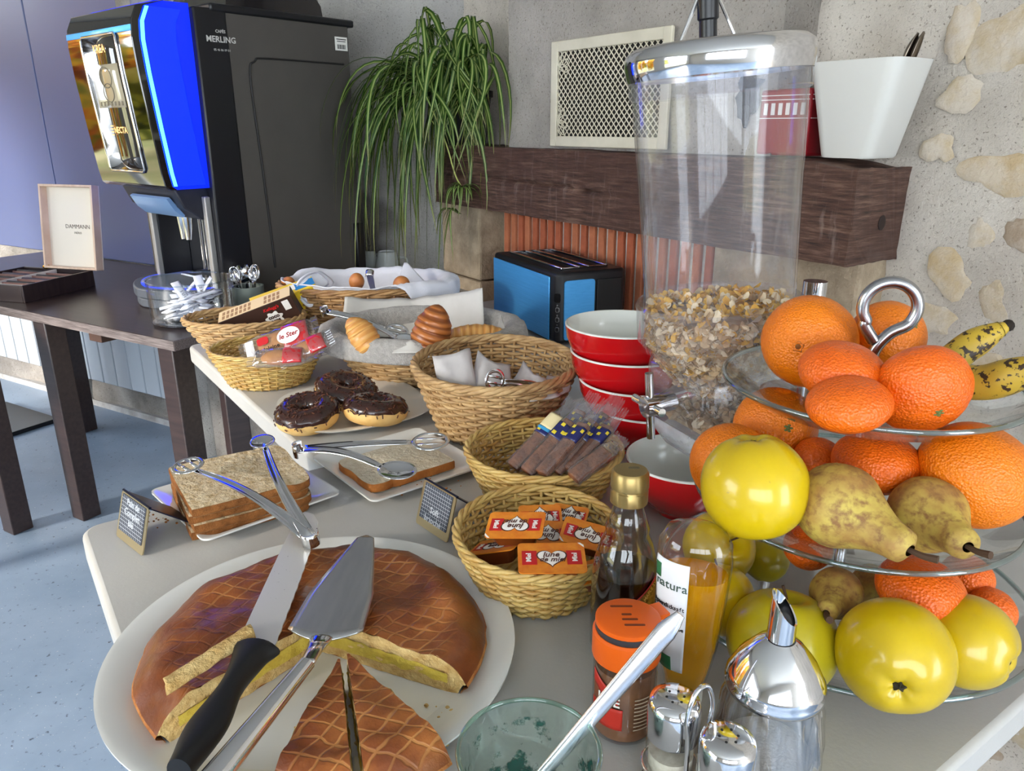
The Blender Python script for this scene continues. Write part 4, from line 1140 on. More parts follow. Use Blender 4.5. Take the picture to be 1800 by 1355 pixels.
# local y = along the long side (away), local x = across to the right
tw, tl_, th_ = .205, .385, .185
blue_m = mat('brushed_blue_metal', S(84, 170, 234), .35, .35, col2=S(74, 158, 224), scale=30, stretch=(1, .3, 12))
tblk = mat('toaster_black', S(24, 24, 27), .4)
g = MB(); g.prism([(x + tw / 2, y + tl_ / 2) for x, y in rrect(tw - .004, tl_ - .004, .016, 5)], .008, th_); g.build('body', tblk, toa, ang=35, bev=.008, seg=3)
g = MB(); g.box((.0, tl_ / 2 + .012, .092), (.004, tl_ - .050, .160)); g.build('blue_side', blue_m, toa, bev=.0015)
g = MB(); g.box((tw, tl_ / 2 + .012, .092), (.004, tl_ - .050, .160)); g.build('blue_side', blue_m, toa, bev=.0015)
g = MB(); g.prism([(x + .064, y + .085) for x, y in rrect(.086, .150, .008, 3)], -.002, .002, 0, frame((1, 0, 0), (0, 0, 1), V((.0, -.0005, .006)))); g.build('blue_end', blue_m, toa, ang=35)
g = MB(); g.box((.150, -.001, .088), (.072, .004, .150)); g.build('end_recess', mat('deep_black', S(9, 9, 10), .5), toa, bev=.001)
g = MB(); g.box((.150, -.012, .075), (.026, .022, .014)); g.build('lever', tblk, toa, bev=.003)
# controls on the rounded front corner
kx = V((.007, .006, 0)); kn = V((-.72, -.69, 0)); ku = kn.cross(V((0, 0, 1)))
def ctl(z, w, h, nm, m_, off=.0028):
    g = MB(); g.prism(rrect(w, h, min(w, h) * .3, 4), 0, .0022, 0, frame(V((0, 0, 1)).cross(kn), V((0, 0, 1)), kx + kn * off + V((0, 0, z)))); return g.build(nm, m_, toa, ang=35)
ctl(.125, .016, .022, 'dial', mat('glossy_dial', S(12, 12, 14), .1, coat=1.), .004)
bt_m = mat('button_grey', S(150, 150, 152), .4)
for z in (.095, .070, .045):
    ctl(z, .0095, .0115, 'button_ring', bt_m, .0026); ctl(z, .0080, .010, 'button', tblk, .0032)
    text({.095: 'P', .070: '8', .045: '*'}[z], .007, bt_m, toa, None, M=frame(V((0, 0, 1)).cross(kn), V((0, 0, 1)), kx + kn * .0045 + V((0, 0, z + .0105))))
# slots and warming rails on top
for x in (.062, .142):
    g = MB(); g.box((x, tl_ / 2, th_ - .0005), (.036, tl_ - .10, .003)); g.build('slot', mat('slot_dark', S(14, 13, 14), .5), toa, smooth=False)
for x in (.038, .088, .116, .168):
    g = MB(); g.box((x, tl_ / 2, th_ + .003), (.007, tl_ - .085, .006)); g.build('slot_rail', chrome, toa, bev=.0015)
for y in (.045, tl_ - .045):
    g = MB(); g.box((.103, y, th_ + .0025), (.137, .005, .005)); g.build('slot_frame', chrome, toa, bev=.0012)
for x, y in ((.03, .03), (tw - .03, .03), (.03, tl_ - .03), (tw - .03, tl_ - .03)):
    g = MB(); g.tube([(x, y, .0005), (x, y, .010)], .008, 10); g.build('foot', black_p, toa)
# ------------------------------------------------------------ tongs
def tongs(label, hinge, h1, h2, up=V((0, 0, 1)), r=.020, slot1='slot', w=.0085, m=chrome, grp='serving tongs', bow=.006):
    """two sheet-metal arms from a bent hinge to a slotted and a plain head"""
    t = thing('serving_tongs', label, 'tongs', hinge, group=grp)
    o_ = V(hinge)
    for hi, hd in enumerate((h1, h2)):
        a = V(hd) - o_; L = a.length; ax = a.normalized(); sd = ax.cross(up).normalized(); nn = sd.cross(ax)
        L2 = L - r
        g = MB()
        def arm(i, j):
            x = L2 * i; b_ = bow * math.sin(PI * i) * (1 if hi == 0 else -1)
            ww = w * (1 - .45 * i) * (1 if i < .97 else .8)
            return ax * x + sd * ((j - .5) * 2 * ww + b_) + nn * (-.002 * (1 - (2 * j - 1) ** 2) + .012 * math.sin(PI * min(1, i * 1.0)) * .6)
        g.grid(arm, 16, 5); g.build('arm', m, t, solid=.0014, ang=180)
        g = MB(); c_ = ax * (L - .0)
        if hi == 0:                           # ring with two bars
            ring = [c_ + ax * (r * math.cos(q)) + sd * (r * .92 * math.sin(q)) for q in [2 * PI * k / 36 for k in range(36)]]
            g.tube(ring, .0036, 8, True, flat=.35, up=nn)
            for y in (-.30, .30): g.tube([c_ + sd * (r * y) - ax * (r * .92), c_ + sd * (r * y) + ax * (r * .92)], .0028, 6, flat=.4, up=nn)
            g.build('slotted_head', m, t, ang=180)
        else:
            def bowl(i, j):
                q = 2 * PI * j; rr_ = r * i
                return c_ + ax * (rr_ * 1.15 * math.cos(q)) + sd * (rr_ * .9 * math.sin(q)) - nn * (.006 * (1 - i * i))
            g.grid(bowl, 7, 30, False, True); g.build('spoon_head', m, t, solid=.0012, ang=180)
    a = ((V(h1) - o_).normalized() + (V(h2) - o_).normalized()).normalized(); sd = a.cross(up).normalized(); nn = sd.cross(a)
    g = MB(); g.grid(lambda i, j: sd * ((i - .5) * 2 * w) * 0 + (-a * .010 * math.sin(PI * i) + sd * (.010 * math.cos(PI * i))) + nn * ((j - .5) * 2 * w), 12, 4)
    g.build('hinge_bend', m, t, solid=.0014, ang=180)
    return t

# ------------------------------------------------------------ cloth liners, paper
cloth = mat('white_cotton', S(214, 214, 222), .9, bump=.15, bscale=300, sheen=.3)
linen = mat('grey_linen_terry', S(196, 190, 184), .95, col2=S(170, 164, 158), scale=120, bump=.8, bscale=380, sheen=.3)
paper_m = mat('baking_paper', S(206, 202, 196), .75, col2=S(190, 186, 180), scale=8)
napk = mat('paper_napkin', S(196, 190, 188), .85, col2=S(184, 178, 176), scale=12)
def liner(t, rx, ry, h, name, m, over, thick, seed, drop=.5, wav=.01, label=None, ov=None):
    tp = 1.07 + thick / h; prof = [(.0, .35), (.45, .35), (.70, .40), (.84, .75), (.88, 1.0), (.92, tp), (1.0, tp + .05), (1.08, tp), (1.10, 1.0), (1.105, 1.0 - over * .5), (1.09, 1.0 - over)]
    g = MB(); nu = len(prof)
    def f(i, j):
        if ov: i *= .56 + .44 * ov(2 * PI * j)
        k = i * (nu - 1); a = int(min(nu - 2, k)); fr = k - a
        r_ = prof[a][0] + (prof[a + 1][0] - prof[a][0]) * fr; z = prof[a][1] + (prof[a + 1][1] - prof[a][1]) * fr
        th = 2 * PI * j; out = max(0, i - .55)
        n1 = mn.noise(V((math.cos(th) * 2.2 + seed, math.sin(th) * 2.2, i * 2)))
        n2 = mn.noise(V((math.cos(th) * 7, math.sin(th) * 7, i * 3 + seed)))
        zz = h * z + (wav * n1 * 1.4 + wav * .5 * n2) * (1 if i > .3 else .3) - (over * h * .5 * n1 * out * 2)
        r_ += .02 * n2
        return V((math.cos(th) * rx * r_, math.sin(th) * ry * r_, max(.004, zz)))
    g.grid(f, 28, 90, False, True)
    return g.build(name, m, t, solid=thick, ang=180, label=label)
liner(bk_egg, .222, .145, .135, 'cloth_liner', cloth, .34, .0022, 3.0, label='white cotton cloth liner', ov=lambda th: max(0, min(1, (math.cos(th + .25) - .55) * 5)))
liner(bk_cro, .205, .160, .094, 'linen_liner', linen, .22, .009, 7.0, wav=.004, label='rough grey linen liner')
def sheet(name, label, cat, fn, nu, nv, m, thick=.0012, grp=None, parent=None):
    g = MB(); g.grid(fn, nu, nv)
    c_ = V(g.v[0]); lo_ = min(q[2] for q in g.v)
    cx = sum(q[0] for q in g.v) / len(g.v); cy = sum(q[1] for q in g.v) / len(g.v)
    g.v = [(q[0] - cx, q[1] - cy, q[2] - lo_) for q in g.v]
    ob = g.build(name, m, parent, V((cx, cy, lo_)), solid=thick, ang=180)
    if label: tag(ob, label, cat, grp)
    return ob
# folded napkin over the left rim of the egg basket, hem as raised band
def nap_pts(i, j, lift=0.):
    a = Q(498, 545, 2.0); 
    A = Q(548, 548, 1.90); B = Q(516, 512, 1.90); C_ = Q(560, 474, 1.96); D_ = Q(594, 500, 1.96)
    p_ = (A * (1 - i) + B * i) * (1 - j) + (D_ * (1 - i) + C_ * i) * j
    return p_ + V((-.006, -.018, .010)) * (math.sin(PI * j) + .3 * math.sin(PI * i)) * 1.0 + V((0, -lift, lift * .6))
def rsheet(i, j):                             # rounded outline
    x, y = 2 * i - 1, 2 * j - 1
    k = (abs(x) ** 4 + abs(y) ** 4) ** .25; m_ = max(abs(x), abs(y)); s_ = (m_ / k) if k > 0 else 1
    return nap_pts(.5 + x * s_ / 2, .5 + y * s_ / 2)
nap = sheet('folded_napkin', 'white folded cloth napkin flopped over the left rim of the egg basket', 'napkin', rsheet, 18, 22, cloth, .006)
g = MB(); hem = []
for k in range(40):
    q = 2 * PI * k / 40; x, y = math.cos(q), math.sin(q); n_ = (abs(x) ** 5 + abs(y) ** 5) ** .2
    hem.append(nap_pts(.5 + .39 * x / n_, .5 + .41 * y / n_, .0045) - nap.location)
g.tube(hem, .0022, 5, True); g.build('hem', mat('hem_grey', S(170, 170, 182), .9), nap)
# cloth corner sticking up at the right of the egg basket
def corner(i, j):
    A = Q(698, 500, 2.0); B = Q(752, 500, 2.0); C_ = Q(713, 462, 2.05)
    p_ = A * (1 - i) + B * i; p_ = p_ * (1 - j) + (C_ + (B - A) * (i - .5) * .10) * j
    return p_ + V((0, -.015, 0)) * math.sin(PI * i) * (1 - j)
sheet('cloth_corner', None, None, lambda i, j: corner(i, j), 12, 12, cloth, .002, parent=None)
cc = bpy.data.objects['cloth_corner']; mw = cc.location.copy(); cc.parent = bk_egg; cc.location = bk_egg.matrix_basis.inverted() @ mw; cc.rotation_euler = (0, 0, -bk_egg.rotation_euler.z)
# eggs
eggm = mat('brown_egg_shell', S(190, 122, 66), .45, col2=S(172, 104, 54), scale=30)
def egg(label, px, py, dep, rpx, tilt):
    p_ = Q(px, py, dep); r_ = rpx * dep / FPX
    e = thing('brown_egg', label, 'egg', p_, rot=tilt, group='brown eggs in the cloth basket')
    g = MB(); g.ball((0, 0, 0), (r_, r_, r_ * 1.28), 24, 16, fn=lambda d: 1 - .10 * d.z * (1 if d.z > 0 else .3)); g.build('shell', eggm, e)
egg('brown egg beside the tongs in the cloth basket', 627, 494, 1.94, 13.5, (.5, .2, 0)); egg('brown egg in front of the raised cloth corner', 706, 499, 1.95, 14.5, (1.2, .3, .4)); egg('brown egg peeping out beside the folded napkin', 507, 497, 1.98, 11, (1.2, 0, 1))
tongs('steel tongs standing in the egg basket, bent end up', Q(650, 482, 1.90), Q(672, 528, 2.02), Q(655, 530, 2.02), V((0, -1, .2)), .018)

# greaseproof paper standing at the back of the croissant basket
def pap(i, j):
    A = Q(596, 556, 1.72); B = Q(852, 578, 1.72); T0 = Q(606, 522, 1.80); T1 = Q(848, 506, 1.76); TM = Q(715, 548, 1.84)
    bot = A * (1 - i) + B * i + V((0, 0, -.05)); top = T0 * (1 - i) ** 2 + TM * 2 * i * (1 - i) + T1 * i * i
    p_ = bot * (1 - j) + top * j
    return p_ + V((0, .05 * math.sin(PI * i), 0)) + V((0, .006 * mn.noise(V((i * 5, j * 3, 1))), .006 * mn.noise(V((i * 9, 0, 3))) * j))
sheet('baking_paper', 'sheet of greaseproof paper standing behind the croissants', 'paper', pap, 40, 14, paper_m, .0012)
def pap2(i, j):
    A = Q(720, 612, 1.5); return A + V(((i - .5) * .07, .02 * j, -.01 + .022 * j * (1 - abs(2 * i - 1))))
sheet('paper_scrap', 'small paper corner between the croissants and the linen edge', 'paper', pap2, 9, 7, paper_m, .001)
def pap3(i, j):
    A = Q(880, 578, 1.62); return A + V(((i - .5) * .030 * (1 - j), .01 * i, -.02 + .050 * j))
sheet('paper_scrap', 'pointed paper scrap at the right end of the croissant basket', 'paper', pap3, 7, 7, paper_m, .001)
# croissants
def crois_mat(name, c1, c2):
    m, nt, o = nodes(name); b = nt.nodes.new('ShaderNodeBsdfPrincipled'); link(nt, b.outputs[0], o.inputs[0]); b.inputs['Roughness'].default_value = .35
    t = tex(nt, 'wave', 22, 'Object', (1, .15, .15)); t.inputs['Distortion'].default_value = 6; t.inputs['Detail'].default_value = 3
    link(nt, ramp(nt, t.outputs[0], [(.2, c1), (.7, c2)]).outputs[0], b.inputs['Base Color'])
    bp = nt.nodes.new('ShaderNodeBump'); bp.inputs['Strength'].default_value = .4; bp.inputs['Distance'].default_value = .004
    link(nt, t.outputs[0], bp.inputs['Height']); link(nt, bp.outputs[0], b.inputs['Normal']); return m
cro_d = crois_mat('dark_baked_croissant', S(132, 70, 30), S(180, 108, 52)); cro_l = crois_mat('golden_croissant', S(204, 140, 70), S(222, 166, 94))
def croissant(label, pos, rot, L, r, m, curve=.5):
    t = thing('croissant', label, 'croissant', pos, rot=rot, group='croissants in the linen basket')
    g = MB()
    def f(i, j):
        s_ = (i - .5) * 2; x = s_ * L / 2; y = curve * L * .25 * (s_ * s_)
        rr_ = r * (max(0, 1 - abs(s_) ** 2.2)) ** .6
        step = (abs(s_) * 4.2 + .25 * mn.noise(V((j * 3, s_ * 2, r * 90)))) % 1.0
        rr_ *= 1.0 - .075 * step + .05 * mn.noise(V((s_ * 6, j * 5, L * 40)))
        th = 2 * PI * j
        return V((x, y + rr_ * math.cos(th), .92 * rr_ * math.sin(th)))
    g.grid(f, 60, 26, False, True); g.build('pastry', m, t, ang=60)
croissant('dark baked croissant standing point up in the linen basket', Q(757, 592, 1.55), (0, rad(-72), rad(20)), .135, .044, cro_d, .2)
croissant('pale golden croissant end beside the tongs in the linen basket', Q(640, 592, 1.55), (0, rad(-55), rad(160)), .095, .032, cro_l, .4)
croissant('croissant lying low at the right of the linen basket', Q(838, 592, 1.60), (0, 0, rad(5)), .13, .030, cro_l, .4)
tongs('steel tongs lying in the croissant basket with the bent end to the left', Q(572, 547, 1.62), Q(698, 582, 1.62), Q(712, 598, 1.56), V((0, -.5, 1)), .022)
# napkins and tong ends in the deep basket
def npk(c4, seed, fold):
    A, B, C_, D_ = c4
    def f(i, j):
        p_ = (A * (1 - i) + B * i) * (1 - j) + (D_ * (1 - i) + C_ * i) * j
        return p_ + V((0, -.02 * fold * math.sin(PI * i) + .007 * mn.noise(V((i * 5, j * 4, seed))), .006 * mn.noise(V((i * 3 + seed, j * 2, seed)))))
    return f
sheet('paper_napkin', 'square greyish paper napkin at the left inside the deep basket', 'napkin', npk((Q(775, 700, 1.27), Q(842, 700, 1.27), Q(826, 612, 1.33), Q(760, 626, 1.32)), 2, .6), 12, 12, napk, .0012, 'napkins in the deep basket')
sheet('paper_napkin', 'crumpled paper napkin in the middle of the deep basket', 'napkin', npk((Q(824, 700, 1.27), Q(900, 698, 1.27), Q(896, 640, 1.34), Q(840, 615, 1.36)), 5, 1.4), 14, 12, napk, .0012, 'napkins in the deep basket')
sheet('paper_napkin', 'pointed paper napkin at the right inside the deep basket', 'napkin', npk((Q(885, 700, 1.27), Q(985, 695, 1.27), Q(955, 664, 1.31), Q(920, 634, 1.37)), 9, 1.0), 14, 12, napk, .0012, 'napkins in the deep basket')
sheet('paper_napkin', 'flat paper napkin at the far right edge inside the deep basket', 'napkin', npk((Q(940, 698, 1.28), Q(1000, 688, 1.29), Q(1008, 655, 1.34), Q(962, 660, 1.34)), 12, .6), 10, 10, napk, .0012, 'napkins in the deep basket')
tongs('steel tongs on edge among the napkins in the deep basket', Q(965, 690, 1.31), Q(870, 668, 1.235), Q(880, 690, 1.25), V((0, -1, .35)), .017)
# ------------------------------------------------------------ plates, bread, doughnuts
def square_plate(label, c, ex, sx, sy, mark=0):
    ang_ = math.atan2(ex[1], ex[0])
    t = thing('square_plate', label, 'plate', V((c[0], c[1], TZ + .001)), ang_, group='square white plates')
    def ring(s_, z, r_): return [V((x, y, z)) for x, y in rrect(sx * s_, sy * s_, r_, 5)]
    rs = [ring(.70, .0, .012), ring(.74, .001, .012), ring(1.0, .012, .012), ring(1.0, .0145, .012), ring(.97, .0145, .012), ring(.76, .005, .012), ring(.02, .005, .0004)]
    n = len(rs[0]); g = MB(); fs = [tuple(range(n - 1, -1, -1))]
    for k in range(len(rs) - 1):
        for i in range(n): j = (i + 1) % n; fs.append((k * n + i, k * n + j, (k + 1) * n + j, (k + 1) * n + i))
    fs.append(tuple(range((len(rs) - 1) * n, len(rs) * n)))
    g.add([p for r in rs for p in r], fs); g.build('plate_body', white_c, t, ang=50)
    g = MB(); loop = [(sx * .33 * math.cos(a) * (1 + .10 * math.sin(2 * a)), sy * .30 * math.sin(a) * (1 + .08 * math.cos(3 * a)), .0062 + (.004 * max(0, abs(math.cos(a)) - .8))) for a in [2 * PI * k / 48 for k in range(48)]]
    g.tube(loop, .0026, 6, True, flat=.25, up=(0, 0, 1)); g.build('red_ring_print', mat('red_print', S(150, 24, 30), .3), t, ang=180)
    return t
pl1 = square_plate('square white plate under the stack of brown bread', (-.392, 1.012), (.151, .141), .205, .200)
pl2 = square_plate('square white plate with a red ring under the white toast slice', (-.183, 1.122), (.157, .126), .205, .205)
crumb_b = mat('wholemeal_crumb', S(242, 224, 192), .95, col2=S(206, 176, 132), scale=90, bump=.9, bscale=160, spec=.1)
crust_b = mat('wholemeal_crust', S(150, 96, 50), .85, col2=S(112, 68, 34), scale=60, bump=.5, bscale=140, spec=.2)
crumb_w = mat('white_crumb', S(232, 222, 200), .95, col2=S(218, 204, 176), scale=110, bump=.7, bscale=170, spec=.1)
crust_w = mat('golden_crust', S(180, 112, 52), .7, col2=S(150, 88, 38), scale=40, bump=.3, bscale=120, spec=.3)
def slice_poly(w, l):
    h = []
    for x, y in ((-.46, -.5), (-.20, -.505), (.2, -.505), (.46, -.5), (.5, -.46), (.5, -.1), (.485, .20), (.47, .25), (.50, .32), (.50, .40), (.44, .485), (.25, .51), (0, .495), (-.25, .51), (-.44, .485), (-.50, .40), (-.50, .32), (-.47, .25), (-.485, .20), (-.5, -.1), (-.5, -.46)):
        h.append(V((x * w, y * l, 0)))
    h = bez(h + [h[0]], 4)[:-1]
    return [(p.x, p.y) for p in h]
def bread(label, x, y, z, rz, w, l, th, mc, mk, grp, tilt=(0, 0)):
    t = thing('bread_slice', label, 'bread', V((x, y, z)), rot=(tilt[0], tilt[1], rz), group=grp)
    po = slice_poly(w, l); n = len(po)
    g = MB(); vs = []; lv = [(.985, 0), (1.0, .15), (1.0, .85), (.985, 1.0)]
    for k, (s_, u) in enumerate(lv):
        for i, (px_, py_) in enumerate(po):
            q = s_ + .006 * mn.noise(V((px_ * 60, py_ * 60, u * 3 + z * 90)))
            vs.append((px_ * q, py_ * q, th * u + .0012 * mn.noise(V((px_ * 50, py_ * 50, z * 77)))))
    fs = []
    for k in range(3):
        for i in range(n): j = (i + 1) % n; fs.append((k * n + i, k * n + j, (k + 1) * n + j, (k + 1) * n + i))
    g.add(vs, fs); g.build('crust', mk, t, ang=60)
    g = MB()                                   # porous top face as fine grid
    def top(i, j, zt):
        # map square to slice outline
        k = j * n; a = int(k) % n; px_, py_ = po[a]
        q = .992 * i
        return V((px_ * q, py_ * q, zt + .0016 * mn.noise(V((px_ * q * 160, py_ * q * 160, z * 55))) * (1 if i < .97 else 0)))
    g.grid(lambda i, j: top(i, j, th + .0002), 22, n, False, True)
    m0 = len(g.v); g.grid(lambda i, j: top(1 - i, j, -.0002), 4, n, False, True)
    g.build('crumb', mc, t, ang=80)
    return t
ba = math.atan2(.098 * 0 + .084, .127)
for k, nm in enumerate(('bottom', 'second lowest', 'second highest', 'top')):
    bread('brown bread slice, %s of the stack of four on the left plate' % nm, -.392 + .003 * (k % 2), .990 + .002 * ((k + 1) % 2), TZ + .0075 + .0118 * k, ba + PI + rad(88 + 2 * (k % 2)), .158, .162, .0112, crumb_b, crust_b, 'brown bread slices on the left plate')
bread('single slice of white toast bread on the right plate', -.185, 1.108, TZ + .0075, math.atan2(.62, .78) + rad(90), .118, .150, .0135, crumb_w, crust_w, None)
# crumbs on the plates
RC = random.Random(3)
def crumbs(label, c, rx, ry, n, z, m, s0=.0008, s1=.0022):
    g = MB()
    for _ in range(n):
        a = RC.uniform(0, 6.28); q = math.sqrt(RC.random()); s_ = RC.uniform(s0, s1)
        g.ball((q * rx * math.cos(a), q * ry * math.sin(a), s_ * .6), (s_, s_ * .8, s_ * .7), 6, 4)
    ob = g.build('bread_crumbs', m, None, V((c[0], c[1], z))); tag(ob, label, 'crumbs'); ob['kind'] = 'stuff'
crumbs('brown crumbs scattered on the left bread plate', (-.47, .955), .05, .04, 50, TZ + .007, crust_b)
crumbs('brown crumbs scattered on the right bread plate', (-.16, 1.06), .09, .05, 40, TZ + .007, crust_w)
# doughnut plate
dp = thing('doughnut_plate', 'white rounded plate under the three chocolate doughnuts', 'plate', V((-.305, 1.385, TZ + .001)), rad(30))
def sq(t, z): c_, s_ = abs(math.cos(t)), abs(math.sin(t)); return 1 / (c_ ** 3 + s_ ** 3) ** (1 / 3.)
g = MB(); g.lathe([(0, 0), (.085, 0), (.088, .003), (.134, .014), (.137, .017), (.133, .0175), (.09, .006), (0, .006)], 72, fn=sq); g.build('plate_body', white_c, dp, ang=50)
dough_m = mat('pale_dough', S(232, 194, 126), .6, col2=S(214, 166, 92), scale=22, bump=.15, bscale=90)
choc_m = mat('dark_chocolate_glaze', S(44, 24, 20), .22, col2=S(58, 32, 26), scale=40, coat=.3)
sprk = [mat('chocolate_sprinkle', S(66, 36, 26), .4), mat('milk_sprinkle', S(104, 62, 42), .45)]
def donut(label, pos, rot, s_=1.0, seed=1):
    t = thing('doughnut', label, 'doughnut', pos, rot=rot, group='chocolate doughnuts')
    Rm, rm_ = .034 * s_, .0225 * s_
    def tor(u, v, k, zo=0.):
        th, ph = 2 * PI * u, v
        w = 1 + .035 * mn.noise(V((math.cos(th) * 2 + seed, math.sin(th) * 2, seed)))
        return V(((Rm + rm_ * k * math.cos(ph)) * math.cos(th) * w, (Rm + rm_ * k * math.cos(ph)) * math.sin(th) * w, .96 * rm_ * k * math.sin(ph) + .96 * rm_ + zo))
    g = MB(); g.grid(lambda i, j: tor(i, 2 * PI * j, 1.0), 48, 20, True, True); g.build('dough', dough_m, t, ang=180)
    g = MB()
    def gl(i, j):
        th = 2 * PI * i; e = .16 - .30 * mn.noise(V((math.cos(th) * 3.1 + seed, math.sin(th) * 3.1, seed * 2)))
        ph = e + (PI + .25 - e) * j
        return tor(i, ph, 1.06 if .03 < j < .97 else 1.0)
    g.grid(gl, 56, 16, True, False); ice = g.build('chocolate_glaze', choc_m, t, ang=180)
    g = MB(); rs = random.Random(seed)
    for _ in range(190):
        u, ph = rs.random(), rs.uniform(-.1, PI - .2); p_ = tor(u, ph, 1.09); q_ = tor(u, ph, 1.3)
        nn = (q_ - p_).normalized(); tg = nn.orthogonal().normalized(); a = rs.uniform(0, 6.28); tg = Matrix.Rotation(a, 3, nn) @ tg
        l_ = rs.uniform(.002, .0038); g.tube([p_ - tg * l_, p_ + tg * l_], .0011, 5, m=rs.choice((0, 0, 1)))
    g.build('sprinkles', sprk, ice, ang=60, kind='stuff')
zd = TZ + .0072
donut('chocolate doughnut on the left of the doughnut plate', V((-.368, 1.290, zd + .004)), (rad(8), rad(-6), .4), 1.02, 2)
donut('chocolate doughnut on the right of the doughnut plate', V((-.252, 1.305, zd + .004)), (rad(8), rad(5), 1.9), 1.04, 5)
donut('chocolate doughnut leaning on the other two at the back', V((-.323, 1.388, zd + .013)), (rad(14), rad(2), .9), 1.04, 9)
# tongs on bread
tongs('steel tongs across the brown bread, heads to the left', Q(545, 945, .885), Q(330, 818, 1.06), Q(461, 775, 1.13), V((0, -.2, 1)), .020)
tongs('steel tongs lying over the white toast slice, heads to the right', Q(527, 790, 1.155), Q(757, 775, 1.17), Q(698, 826, 1.095), V((0, -.15, 1)), .026, w=.0105)

# ------------------------------------------------------------ folded price signs
gold = mat('champagne_metal', S(200, 184, 146), .3, .9); slate = mat('chalk_slate', S(64, 70, 82), .6, col2=S(52, 56, 66), scale=12)
chalk = mat('chalk_line', S(190, 194, 200), .8); navy = mat('blue_black_metal', S(26, 32, 56), .3, .6)
def sign(label, pl_, pr_, words, lh=.062, lean=.018):
    A, B = P(*pl_), P(*pr_); w = (B - A).length; ex = (B - A).normalized(); back = V((-ex.y, ex.x, 0))
    t = thing('price_sign', label, 'sign', V((A.x, A.y, TZ)), math.atan2(ex.y, ex.x), group='folded chalk signs')
    up = V((0, lean, lh)); un = up.normalized()
    def plate(x0, x1, v0, v1, off, nm, m_, thk=.0016, r_=.004):
        M_ = frame((1, 0, 0), un, V((0, 0, 0)) + (V((1, 0, 0)).cross(un)) * off); g = MB()
        g.prism([(x + (x0 + x1) / 2, y + (v0 + v1) / 2) for x, y in rrect(x1 - x0, v1 - v0, r_, 3)], -thk / 2, thk / 2, 0, M_); return g.build(nm, m_, t, ang=35)
    L = up.length
    plate(0, w, .001, L, 0, 'front_plate', gold)
    plate(.006, w - .006, .013, L - .002, .0012, 'slate', slate, .001, .001)
    g = MB(); M_ = frame((1, 0, 0), un, (V((1, 0, 0)).cross(un)) * .0019)
    n1, n2 = 10, 13
    for k in range(1, n1): g.prism([(.006, .013 + (L - .015) * k / n1 - .00025), (w - .006, .013 + (L - .015) * k / n1 - .00025), (w - .006, .013 + (L - .015) * k / n1 + .00025), (.006, .013 + (L - .015) * k / n1 + .00025)], 0, .0001, 0, M_)
    for k in range(1, n2): x = .006 + (w - .012) * k / n2; g.prism([(x - .00014, .013), (x + .00014, .013), (x + .00014, L - .002), (x - .00014, L - .002)], 0, .0001, 0, M_)
    g.build('grid_print', chalk, t, smooth=False)
    for k, wd in enumerate(words):
        if wd: text(wd, .0125, chalk, t, None, M=frame((1, .0, 0), un, V((w * .5, 0, 0)) + un * (L * (.86 - .2 * k)) + V((1, 0, 0)).cross(un) * .0022), bold=.00012)
    # rear leg
    g = MB(); y1, z1 = up.y, up.z; leg = V((0, .075, -z1 + .0)); M_ = frame((1, 0, 0), leg.normalized(), V((0, y1, z1)))
    g.prism([(.0, 0), (w, 0), (w, leg.length - .001), (0, leg.length - .001)], -.0008, .0008, 0, M_); g.build('rear_leg', navy, t, smooth=False)
    g = MB(); g.tube([(0, up.y + .001, up.z + .0002), (w, up.y + .001, up.z + .0002)], .0018, 8); g.build('fold', navy, t)
sign('small folded chalk sign in front of the brown bread', (205, 942), (251, 979), ('Pain de', 'Complet', 'blé'))
sign('small folded chalk sign beside the honey basket', (731, 919), (786, 956), ('', '', 'Soft', 'brioché'))

# ------------------------------------------------------------ cereal boxes
cbx = mat('cream_carton', S(216, 190, 150), .6); cbr = mat('brown_carton', S(58, 36, 28), .5); yel = mat('yellow_carton', S(222, 188, 44), .5); tanp = mat('tan_carton', S(150, 96, 56), .5)
def carton(label, c, x, y, w, l, d, m_side, m_front, nm):
    t = thing('cereal_box', label, 'box', (0, 0, 0), group='cereal boxes in the pale basket')
    t.matrix_world = frame(x, y, c)
    g = MB(); g.box((l / 2, 0, 0), (l, w, d)); g.build('carton', m_front, t, bev=.001)
    return t
c0 = Q(398, 580, 1.86)
ux = (Q(520, 533, 1.86) - c0).normalized()
cb = carton('dark brown cereal box with a cream side lying aslant in the pale basket', c0, ux, V((.2, .9, .45)), .046, .185, .075, cbx, cbr, 0)
g = MB(); g.box((.0925, .0235, .0), (.183, .001, .073)); g.build('back_print', cbx, cb, smooth=False)
g = MB(); g.box((.0925, 0, .0378), (.183, .044, .001)); g.build('side_print', cbx, cb, smooth=False)
g = MB()
for k in range(11):
    for q in range(2):
        g.box((.014 + .011 * k + (.03 if k > 6 else 0), -.010 + .018 * q, .0385), (.007, .014, .0003))
g.build('fine_print', mat('brown_fine_print', S(150, 116, 84), .7), cb, smooth=False, kind='stuff')
lf_ = lambda x, z, s_: frame((1, 0, 0), (0, 0, 1), V((x, -.0238, z)))
g = MB(); g.prism([(x * (1 + .16 * math.sin(7 * a)), y * (1 + .16 * math.sin(7 * a))) for x, y, a in [(.020 * math.cos(a), .017 * math.sin(a), a) for a in [2 * PI * k / 42 for k in range(42)]]], 0, .0006, 0, lf_(.125, -.004, 1)); g.build('milk_splash', mat('carton_white', S(232, 228, 222), .5), cb, smooth=False)
text('coco', .014, cbr, cb, None, M=frame((1, 0, 0), (0, 0, 1), V((.125, -.0248, .001))), bold=.0006); text('pops', .012, cbr, cb, None, M=frame((1, 0, 0), (0, 0, 1), V((.125, -.0248, -.010))), bold=.0006)
text("Kellogg's", .011, mat('carton_red', S(196, 30, 34), .5), cb, None, M=frame((1, 0, 0), (0, 0, 1), V((.128, -.0245, .024))), shear=.3, bold=.0003)
